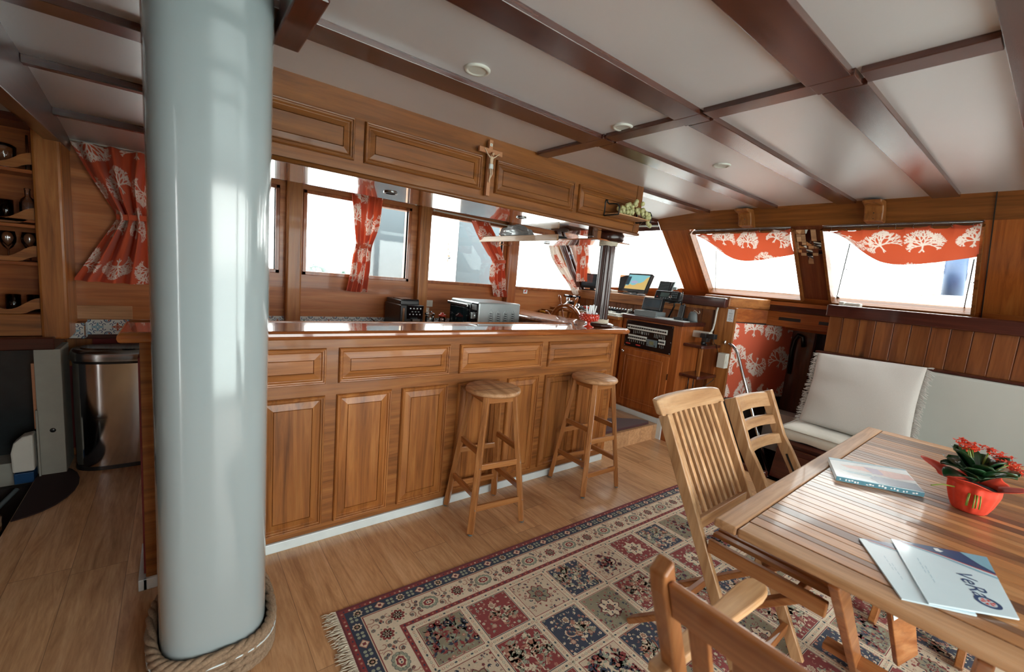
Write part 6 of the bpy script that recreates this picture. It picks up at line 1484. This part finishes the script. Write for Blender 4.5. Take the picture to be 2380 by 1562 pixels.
# plastic bag and shells on the hanging shelf
pb = thing('plastic_bag', 'crumpled translucent grey plastic bag lying on the hanging shelf', 'bag', (2.68, 3.45, 1.80))
rnd = random.Random(11); m = MB(); ph = [rnd.uniform(0, 6) for _ in range(9)]
def bagf(u, v):
    a = u*2*math.pi; t = v*math.pi; r = 1+.10*math.sin(3*a+ph[0])*math.sin(t)+.07*math.sin(7*a+ph[1]+2*t)+.05*math.sin(11*t+ph[2]+a*2)+.06*math.sin(5*t+4*a+ph[3])
    return (2.70+.11*r*math.sin(t)*math.cos(a), 3.50+.21*r*math.sin(t)*math.sin(a), max(1.802, 1.875-.085*r*math.cos(t)))
m.grid(bagf, 48, 26, cu=True); build('bag_body', m, M_BAGP, pb)
for k, (x, y, r, l) in enumerate(((2.63, 3.16, .026, 'small ribbed shell next to the plastic bag on the hanging shelf'), (2.63, 3.08, .028, 'small ribbed shell farther from the plastic bag on the hanging shelf'))):
    m = MB(); m.grid(lambda u, v: (x+r*math.sin(v*math.pi)*math.cos(u*6.283)*(1+.06*math.cos(u*6.283*9)), y+r*1.3*math.sin(v*math.pi)*math.sin(u*6.283)*(1+.06*math.cos(u*6.283*9)), 1.802+r*(1-math.cos(v*math.pi))*.9), 40, 9, cu=True); tag(build('shell', m, M_ROPEW), l, 'shell', 'shells on the hanging shelf')
m = MB(); m.ball((2.74, 2.90, 1.825), .05, 12, sc=(1, 1.8, .5)); m.ball((2.74, 2.98, 1.835), .035, 10, sc=(1, 1.3, .8)); tag(build('dark_cloth', m, M_GREYP), 'dark folded cloth at the back of the hanging shelf under the cabinet', 'cloth')

# ================================================================= on the table
def tz(x, y): return .7455
def sheet(mb, pts, z0, z1, mi=0): mb.prism([(x, y, z0) for x, y in pts], (0, 0, z1-z0), mi)
def brochure(label, P, z, logo):
    t = thing('brochure', label, 'brochure', (P[0][0], P[0][1], z), 0, 'printed brochures on the dining table')
    # P: corners back-left, back-right, front-right, front-left of the place; cover art laid out in its own axes
    a, b, c, d = [Vector((p[0], p[1], 0)) for p in P]
    def uv(u, v, o=0): p = a*(1-u)*(1-v)+b*u*(1-v)+c*u*v+d*(1-u)*v; return (p.x, p.y, z+.004+o)
    m = MB(); m.prism([(p.x, p.y, z) for p in (a, b, c, d)], (0, 0, .004)); build('pages', m, M_CARD, t, .0006, 1)
    m = MB(); m.add([uv(u, v, .0003) for u, v in ((.03, 0), (1, .0), (1, .34), (.45, .13), (.1, .02))], [tuple(range(5))]); art = build('cover_photo', m, M_NAVY, t)
    m = MB(); m.add([uv(u, v, .0005) for u, v in ((.72, 0), (1, 0), (1, .30), (.88, .20))], [tuple(range(4))]); build('cover_photo_light', m, M_LBLUE, art)
    m = MB(); m.add([uv(u, v, .0006) for u, v in ((.1, .02), (.45, .13), (1, .34), (1, .352), (.45, .142), (.1, .028))], [tuple(range(6))]); build('red_line', m, M_RED, art)
    m = MB(); m.add([uv(u, v, .0004) for u, v in ((.1, .045), (.45, .155), (1, .385), (1, .42), (.45, .18), (.1, .055))], [tuple(range(6))]); build('blue_line', m, M_LBLUE, art)
    m = MB(); m.add([uv(u, v, .0006) for u, v in ((.44, .03), (.49, .02), (.51, .05), (.54, .06), (.50, .09), (.455, .08))], [tuple(range(6))]); build('cover_boat', m, M_PAPER, art)
    m = MB()
    for u0, v0, v1 in ((.18, .30, .56), (.22, .42, .70)):
        n_ = 16
        for k in range(n_): 
            if k % 4 != 3: v = v0+(v1-v0)*k/n_; m.add([uv(u0, v, .0003), uv(u0+.008, v, .0003), uv(u0+.008, v+(v1-v0)/n_*.8, .0003), uv(u0, v+(v1-v0)/n_*.8, .0003)], [(0, 1, 2, 3)])
    build('cover_text', m, M_LBLUE, t)
    if logo:
        cu = bpy.data.curves.new('logo_lettering', 'FONT'); cu.body = 'VeRa'; cu.size = .056; cu.extrude = .0001; cu.align_x = 'CENTER'; cu.align_y = 'CENTER'
        me_o = bpy.data.objects.new('tmp', cu); COL.objects.link(me_o); dg = bpy.context.evaluated_depsgraph_get(); me = bpy.data.meshes.new_from_object(me_o.evaluated_get(dg)); bpy.data.objects.remove(me_o)
        me.materials.clear(); me.materials.append(M_NAVY); lo = bpy.data.objects.new('logo_lettering', me); COL.objects.link(lo); lo.parent = t; OFF[lo.name] = OFF[t.name]
        q = Vector(uv(.66, .60, .0006))-Vector(t.location); e = Vector(uv(.74, .90, 0))-Vector(uv(.60, .36, 0)); lo.location = q; lo.rotation_euler = (0, 0, math.atan2(e.y, e.x))
        cc = Vector(uv(.73, .84, .0006)); m = MB()
        for k in range(24):
            t0, t1 = 2*math.pi*k/24, 2*math.pi*(k+1)/24; m.add([cc+Vector((r*math.cos(tt), r*math.sin(tt), 0)) for r, tt in ((.017, t0), (.025, t0), (.025, t1), (.017, t1))], [(0, 1, 2, 3)])
        build('logo_ring', m, M_NAVY, t)
        m = MB()
        for k in range(6): t0 = math.pi*k/3; m.add([cc+Vector((r*math.cos(tt), r*math.sin(tt), .0001)) for r, tt in ((.002, t0), (.014, t0-.3), (.014, t0+.3))], [(0, 1, 2)])
        build('logo_star', m, M_RED, t)
    return t
brochure('white and blue brochure lying on top, with a lettered logo and boat photo', [(1.735, .226), (1.885, .035), (1.571, -.043), (1.440, .097)], .7502, True)
brochure('white brochure lying partly underneath the other brochure', [(1.653, .286), (1.80, .125), (1.50, .02), (1.407, .141)], .7455, False)
mg = thing('magazine', 'thick glossy magazine with a bright cover lying beside the flower pot', 'magazine', (2.3, .4, .7455))
C4 = [Vector((2.34, .566, 0)), Vector((2.52, .332, 0)), Vector((2.282, .232, 0)), Vector((2.118, .474, 0))]
def mu(u, v, o=0): p = C4[0]*(1-u)*(1-v)+C4[1]*u*(1-v)+C4[2]*u*v+C4[3]*(1-u)*v; return (p.x, p.y, .7455+.020+o)
m = MB(); m.prism([(p.x, p.y, .7457) for p in C4], (0, 0, .020)); build('pages', m, M_CARD, mg, .001)
def mq(nm, pts, mt_, o):
    m = MB(); m.add([mu(u, v, o) for u, v in pts], [tuple(range(len(pts)))]); return build(nm, m, mt_, mg)
mq('cover', ((0, 0), (1, 0), (1, 1), (0, 1)), M_PAPER, .0003)
mq('cover_top_band', ((0, 0), (1, 0), (1, .06), (.5, .10), (0, .14)), M_TEALP, .0005)
mq('cover_picture', ((.12, .34), (.42, .24), (.62, .26), (.98, .30), (1, .52), (.75, .62), (.45, .50), (.2, .44)), M_SALMON, .0005)
mq('cover_stripe', ((.42, .26), (.60, .26), (.64, .54), (.50, .54)), M_PURPLE, .0007)
mq('cover_patch', ((.08, .60), (.45, .62), (.5, .74), (.2, .72)), M_TEALP, .0006)  # teal printed patch of the cover
mq('cover_block', ((.42, .78), (.50, .66), (.98, .68), (1, .98), (.52, .98)), M_NAVY, .0007)
mq('cover_bottom', ((0, .88), (.3, .90), (.6, .99), (1, .99), (1, 1), (0, 1)), M_TEALP, .0008)
m = MB(); a, b = C4[3], C4[2]; d = (b-a); nn_ = Vector((d.y, -d.x, 0)).normalized()*.0008
if nn_.dot(C4[3]-C4[0]) < 0: nn_ = -nn_
m.add([(a.x+nn_.x, a.y+nn_.y, .747), (b.x+nn_.x, b.y+nn_.y, .747), (b.x+nn_.x, b.y+nn_.y, .764), (a.x+nn_.x, a.y+nn_.y, .764)], [(0, 1, 2, 3)]); build('spine', m, M_TEALP, mg)
m = MB(); rnd = random.Random(3)
for k in range(26):
    t0 = .04+.9*k/26; p = a.lerp(b, t0)+nn_*1.6; w = rnd.uniform(.004, .008); e = d.normalized()*w; z = .750+rnd.uniform(0, .005); h = rnd.uniform(.003, .008)
    if rnd.random() < .75: m.add([(p.x, p.y, z), (p.x+e.x, p.y+e.y, z), (p.x+e.x, p.y+e.y, z+h), (p.x, p.y, z+h)], [(0, 1, 2, 3)])
build('spine_print', m, M_PAPER, mg)

# kalanchoe in orange wrapping
PC = Vector((2.315, .115, .7455))
pt = thing('flower_pot', 'potted red-flowering plant wrapped in orange felt on the dining table', 'potted plant', tuple(PC))
def wrap(u, v):
    a = u*2*math.pi; f = .5+.5*math.cos(4*a+.6); f2 = math.cos(9*a+1)*.04+math.cos(15*a)*.02
    r = float(np.interp(v, [0, .05, .25, .55, .7, .85, 1], [.030, .046, .058, .070, .070, .082, .100])); z = float(np.interp(v, [0, .05, .55, .7, 1], [0, .0, .078, .105, .142]))
    flare = max(0, (v-.68)/.32); r = r*(1+f2*min(1, v*3))+flare*f*f*.06; z = z-flare*(1-f)*.030
    return (PC.x+r*math.cos(a), PC.y+r*math.sin(a), PC.z+z)
m = MB(); m.grid(wrap, 96, 26, cu=True); build('wrapping', m, M_WRAP, pt, solid=.0012)
m = MB(); m.lathe([(.0, .095), (.062, .092), (.06, .09)], tuple(PC), 20); build('soil', m, M_MATB, pt)
m = MB(); rnd = random.Random(21)
# raffia ribbon
for k in range(5): a0 = math.pi*1.05+rnd.uniform(-.3, .3); b_ = PC+Vector((math.cos(a0)*.076, math.sin(a0)*.076, .082)); m.tube([b_, b_+Vector((math.cos(a0)*.01, math.sin(a0)*.01, -.02)), b_+Vector((math.cos(a0)*.012+rnd.uniform(-.01, .01), math.sin(a0)*.012, -.045))], .0022, 5)
a0 = 2.5; m.tube([PC+Vector((math.cos(a0)*.07, math.sin(a0)*.07, .084)), PC+Vector((math.cos(a0)*.12, math.sin(a0)*.12, .09)), PC+Vector((math.cos(a0)*.16, math.sin(a0)*.16, .083))], .0025, 5)
build('raffia_tie', m, M_LEAF2, pt)
def leafm(mb, base, a, L, w, tilt, cup=.25, twist=0):
    d = Vector((math.cos(a), math.sin(a), 0)); sd = Vector((-math.sin(a), math.cos(a), 0)); up = Vector((0, 0, 1))
    def f(u, v):
        s = v; wd_ = w*math.sin(math.pi*min(1, s*.93+.04))**.65*(1+.05*math.cos(s*26)); q = (u-.5)*2
        h = L*(math.sin(tilt)*s-.55*s*s*math.cos(tilt)*.5); return base+d*(L*s*math.cos(tilt))+sd*(q*wd_)+up*(h+cup*w*q*q+.1*L*math.sin(s*3))
    mb.grid(f, 7, 10)
lc = 0
for k in range(17):
    a = k*2.39996; tier = k/17; base = PC+Vector((math.cos(a)*.012, math.sin(a)*.012, .105+.045*tier)); m = MB()
    leafm(m, base, a, rnd.uniform(.10, .145)*(1-.25*tier), rnd.uniform(.036, .050)*(1-.2*tier), R_(rnd.uniform(12, 34)+38*tier)); build('leaf', m, M_LEAF, pt, solid=.0012)
m = MB()
heads = [(1.2, .05, .235), (2.2, .04, .23), (5.6, .085, .205), (6.1, .075, .22), (4.9, .07, .20), (.5, .07, .225), (5.2, .10, .175)]
for a, r, z in heads:
    b_ = PC+Vector((math.cos(a)*.01, math.sin(a)*.01, .12)); e = PC+Vector((math.cos(a)*r, math.sin(a)*r, z)); m.tube([b_, b_.lerp(e, .6)+Vector((0, 0, .01)), e], .003, 6)
build('flower_stem', m, M_LEAF2, pt)
for a, r, z in heads:
    m = MB(); e = PC+Vector((math.cos(a)*r, math.sin(a)*r, z))
    for k in range(13):
        q = e+Vector((rnd.gauss(0, .013), rnd.gauss(0, .013), rnd.uniform(-.008, .012)))
        for j in range(4):
            t_ = j*math.pi/2+k; dd_ = Vector((math.cos(t_), math.sin(t_), .35)); s_ = Vector((-math.sin(t_), math.cos(t_), 0)); m.add([q, q+dd_*.007-s_*.0055, q+dd_*.015, q+dd_*.007+s_*.0055], [(0, 1, 2, 3)])
        m.ball(q-Vector((0, 0, .003)), .0028, 6)
    build('flower_cluster', m, M_PETAL, pt)
m = MB(); m.tube([PC+Vector((.02, -.03, .198)), PC+Vector((.05, -.035, .190)), PC+Vector((.075, -.04, .192)), PC+Vector((.095, -.03, .200))], .004, 6); build('white_tag', m, M_PAPER, pt)

# ================================================================= galley corner left of the mast
gl = thing('galley_rack', 'dark wooden glass rack with scalloped rails at the far left', 'rack', (-1.1, 3.78, .865))
m = MB(); m.box(-2.19, -.62, 3.90, 3.93, .865, 2.12); build('back_panel', m, W_BARD['X'], gl)
m = MB(); m.box(-2.19, -.62, 3.655, 3.90, .865, .99); build('plinth', m, W_BAR['X'], gl, .003)
for z, hh in ((.99, 1), (1.29, 1), (1.50, 1), (1.53, 0), (1.80, 1)):
    m = MB(); m.box(-2.19, -.62, 3.66, 3.90, z-.018, z+.002); build('shelf_board', m, W_BARD['X'], gl, .003)
    if hh:
        m = MB(); N = 80
        top_ = [(-2.18+1.56*i/N, z+.062+.034*math.cos((1.56*i/N)/.26*2*math.pi)) for i in range(N+1)]; bot = [(-2.18+1.56*i/N, z+.004+max(0, .030*math.cos((1.56*i/N)/.26*2*math.pi))) for i in range(N+1)]
        vs = [(x, 3.66, b_) for x, b_ in bot]+[(x, 3.66, t_) for x, t_ in top_]; vs += [(x, 3.676, b_) for x, b_ in bot]+[(x, 3.676, t_) for x, t_ in top_]; n1 = N+1
        m.add(vs, [f for i in range(N) for f in ((i, i+1, n1+i+1, n1+i), (2*n1+i+1, 2*n1+i, 3*n1+i, 3*n1+i+1), (n1+i, n1+i+1, 3*n1+i+1, 3*n1+i), (i+1, i, 2*n1+i, 2*n1+i+1))]+[(0, n1, 3*n1, 2*n1), (N, 2*n1+N, 3*n1+N, n1+N)]); build('scalloped_rail', m, W_BAR['X'], gl)
m = MB(); m.box(-2.19, -.625, 3.655, 3.90, 2.05, 2.14); build('header', m, W_DARK['X'], gl)
m = MB(); m.box(-.622, -.505, 3.64, 3.945, .845, 2.12); struct('wall_post_4', m, W_BAR['Z'], .014, )
def glassware(name, label, x, y, z, prof, cat, grp='glasses in the rack at the far left'):
    m = MB(); m.lathe(prof, (x, y, z), 20); return tag(build(name, m, M_GLASSW), label, cat, grp)
wine = [(.030, 0), (.030, .002), (.004, .006), (.0035, .06), (.02, .075), (.034, .105), (.036, .13), (.030, .165), (.0285, .165), (.034, .13), (.032, .107), (0, .075)]
tumb = [(.026, 0), (.030, .004), (.033, .10), (.031, .10), (.028, .008), (0, .006)]
bott = [(.034, 0), (.036, .004), (.036, .09), (.030, .11), (.012, .13), (.012, .165), (.014, .167), (.014, .175), (0, .175)]
glassware('glass_bottle', 'small clear glass bottle beside the post on the second rack shelf', -.665, 3.77, 1.532, bott, 'bottle')
glassware('drinking_glass', 'straight drinking glass left of the bottle on the second rack shelf', -.755, 3.78, 1.532, tumb, 'glass'); glassware('drinking_glass', 'straight drinking glass at the picture edge on the second rack shelf', -.84, 3.78, 1.532, tumb, 'glass')
glassware('wine_glass', 'wine glass nearest the post on the third rack shelf', -.67, 3.78, 1.292, wine, 'glass'); glassware('wine_glass', 'wine glass second from the post on the third rack shelf', -.755, 3.78, 1.292, wine, 'glass')
glassware('thin_vase', 'thin tall glass beside the post on the top rack shelf', -.655, 3.77, 1.802, [(.018, 0), (.012, .01), (.012, .06), (.006, .08), (.005, .20), (.004, .20), (0, .08)], 'glass')
glassware('glass_bowl', 'faceted pale glass on the top rack shelf at the picture edge', -.745, 3.77, 1.802, [(.02, 0), (.045, .05), (.05, .12), (.03, .135), (0, .135)], 'glass')
for k, x in enumerate((-.665, -.75)): glassware('drinking_glass', ('glass nearest the post behind the lowest scalloped rail' if k == 0 else 'glass second from the post behind the lowest scalloped rail'), x, 3.78, .992, tumb, 'glass')
gc = thing('galley_cabinet', 'galley unit with dark red worktop edge, open black front and grey side panel', 'cabinet', (-1.2, 3.78, -.6))
m = MB(); m.box(-2.19, -.565, 3.60, 3.90, .79, .862); build('worktop', m, W_DARK['X'], gc, .006)
m = MB(); m.box(-.66, -.548, 3.645, 3.90, .0, .785); m.box(-.665, -.655, 3.63, 3.66, -.02, .42); build('side_panel', m, M_GREYPAINT, gc, .003)
m = MB(); m.lathe([(.014, 0), (.013, .002), (0, .002)], (-.598, 3.645, .285), 18, ax=(0, -1, 0)); build('round_hole', m, M_BLACK, gc)
m = MB(); m.box(-.675, -.66, 3.66, 3.70, .30, .70); build('inner_strip', m, M_PALEWOOD, gc)
m = MB(); m.box(-2.19, -.675, 3.86, 3.90, -.10, .785); build('dark_back', m, plain('dark_grey_glass', (36, 42, 44), .25, .2), gc)
m = MB(); m.box(-2.19, -.675, 3.70, 3.86, -.05, .09); build('pale_lower_band', m, M_GREYPAINT, gc)
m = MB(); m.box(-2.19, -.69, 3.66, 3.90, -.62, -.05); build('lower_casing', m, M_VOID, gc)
pc_ = MB(); ppts = [(-.675, .06), (-.675, .285), (-.72, .275), (-.755, .24), (-.768, .18), (-.765, .06)]
pc_.prism([(x, 3.60, z) for x, z in ppts], (0, .09, 0)); tag(build('white_motor_housing', pc_, M_IVORY, bevel=.01), 'rounded off-white plastic housing beside the grey panel at the stair well', 'housing')
m = MB(); m.box(-.76, -.68, 3.60, 3.70, -.01, .055); tag(build('blue_box', m, M_NAVY, bevel=.004), 'small dark blue box below the off-white housing at the stair well', 'box')
hr2 = thing('stair_rail', 'chrome handrail rising from the dark aft stair well at the lower left', 'handrail', (-.75, 3.1, -.4))
m = MB(); m.tube([(-1.05, 3.30, -.45), (-.85, 3.12, -.10), (-.78, 3.05, .03), (-.72, 3.02, .10), (-.70, 3.03, .07), (-.72, 3.08, -.10)], .014, 10); build('rail', m, M_CHROME, hr2)
m = MB(); m.tube([(-.74, 3.56, -.02), (-.80, 3.48, -.08), (-.92, 3.40, -.22)], .012, 8); tag(build('grey_hose', m, M_GREYP), 'thin grey hose going down into the aft stair well', 'hose')

# ================================================================= outside
m = MB(); m.box(-60, 120, -80, 120, -1.65, -1.6); struct('floor_sea', m, M_SEA)
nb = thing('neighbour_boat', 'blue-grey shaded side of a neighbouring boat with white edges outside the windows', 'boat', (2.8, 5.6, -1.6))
m = MB(); m.box(1.90, 2.40, 5.5, 5.56, .3, 2.25); m.box(3.20, 4.1, 5.5, 5.56, .3, 2.6); build('shaded_panel', m, M_BOATSHADE, nb, .02)
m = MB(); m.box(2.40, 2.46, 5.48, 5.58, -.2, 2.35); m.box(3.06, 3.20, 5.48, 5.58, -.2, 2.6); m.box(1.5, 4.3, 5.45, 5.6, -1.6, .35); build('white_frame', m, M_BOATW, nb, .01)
m = MB(); m.lathe([(.05, 0), (.052, .02), (.03, .035), (.028, .06), (0, .062)], (2.94, 5.3, 1.66), 18, ax=(0, -1, 0)); m.tube([(2.99, 5.38, 1.35), (2.99, 5.38, 2.3)], .012, 8); m.tube([(2.94, 5.3, 1.66), (2.99, 5.38, 1.66)], .018, 8); m.tube([(2.99, 5.38, 1.4), (2.99, 5.48, 1.4)], .012, 6); build('chrome_winch', m, M_CHROME, nb)
for (x, y, r, l) in ((20.3, 84, 1.7, 'nearest clump of distant trees seen through the left of the centred-curtain window'), (16.6, 84, 1.3, 'low distant trees at the left edge of the centred-curtain window'), (25.2, 85, .8, 'small distant bush on the horizon beside the centred curtain')):
    rnd = random.Random(int(x)); m = MB()
    for k in range(60): a = rnd.uniform(0, 6.28); q = rnd.random()**.5; m.ball((x+math.cos(a)*r*q*.9, y+math.sin(a)*r*q, -1.2+rnd.random()*r*1.2*(1-q*.5)), r*rnd.uniform(.16, .3), 7)
    t = thing('distant_tree', l, 'tree', (x, y, -1.6), 0, 'distant trees on the shore'); build('foliage', m, M_FOLIAGE, t); m = MB(); m.tube([(x, y, -1.6), (x, y, -.8)], .12, 6); build('trunk', m, M_PALEWOOD, t)
# blue fender with ropes and the rail outside the bow window
fd = thing('boat_fender', 'blue cylindrical fender hanging outside the right bow window', 'fender', (6, .74, 1.6))
ft_, fb_ = Vector((6.0, .755, 2.03)), Vector((6.0, .735, 1.645))
m = MB(); m.tube([fb_, fb_+Vector((0, 0, .002)), ft_-Vector((0, 0, .002)), ft_], [.070, .082, .082, .070], 24); build('fender_body', m, M_FENDER, fd)
m = MB(); m.tube([ft_, ft_+Vector((0, 0, .09))], [.07, .066], 20); build('fender_neck', m, M_BOATW, fd)
m = MB()
for k in range(4): m.tube([ft_+Vector((-.02, .09+.02*k+.05*math.sin(t*.35+k), .10-.018*t)) for t in range(14)]+[ft_+Vector((-.02, .12+.04*math.cos(k), -.18)), ft_+Vector((-.02, .09, .08))], .009, 7)
for k in range(2): m.tube([ft_+Vector((0, -.08-.012*k, .10)), ft_+Vector((0, -.095-.01*k, -.05)), ft_+Vector((0, -.10, -.22)), ft_+Vector((0, -.078, -.30)), ft_+Vector((0, -.07, -.2))], .008, 6)
m.tube([ft_+Vector((0, 0, .08)), ft_+Vector((0, 0, .5))], .01, 6); build('mooring_rope', m, M_BOATW, fd)
rl = thing('deck_rail', 'thin white deck rail outside the bow windows', 'railing', (7, 0, .2))
m = MB(); m.tube([(7.0, 1.55, 1.60), (7.0, .9, 1.69), (7.0, .2, 1.75)], .009, 7); build('top_rail', m, M_SALMON, rl)
m = MB(); m.tube([(7.0, 1.19, 1.645), (7.0, 1.19, .3)], .006, 6); m.tube([(7.0, .5, 1.72), (7.0, .5, .3)], .006, 6); m.tube([(7.3, 2.4, 1.2), (7.3, -1, 1.35)], .006, 6); build('stanchion', m, M_BOATW, rl)
m = MB(); m.box(4.9, 9.5, -2.5, 5.0, -.1, .3); struct('floor_foredeck', m, M_BOATW)
m = MB(); m.tube([(7.5, 4.95, .3), (7.5, 4.95, 5.0)], .02, 8); m.tube([(7.5, 4.95, 3.3), (7.5, 3.4, 3.1)], .012, 6); tag(build('flag_staff', m, M_BOATW), 'slim pale pole standing outside the left windscreen pane', 'pole')
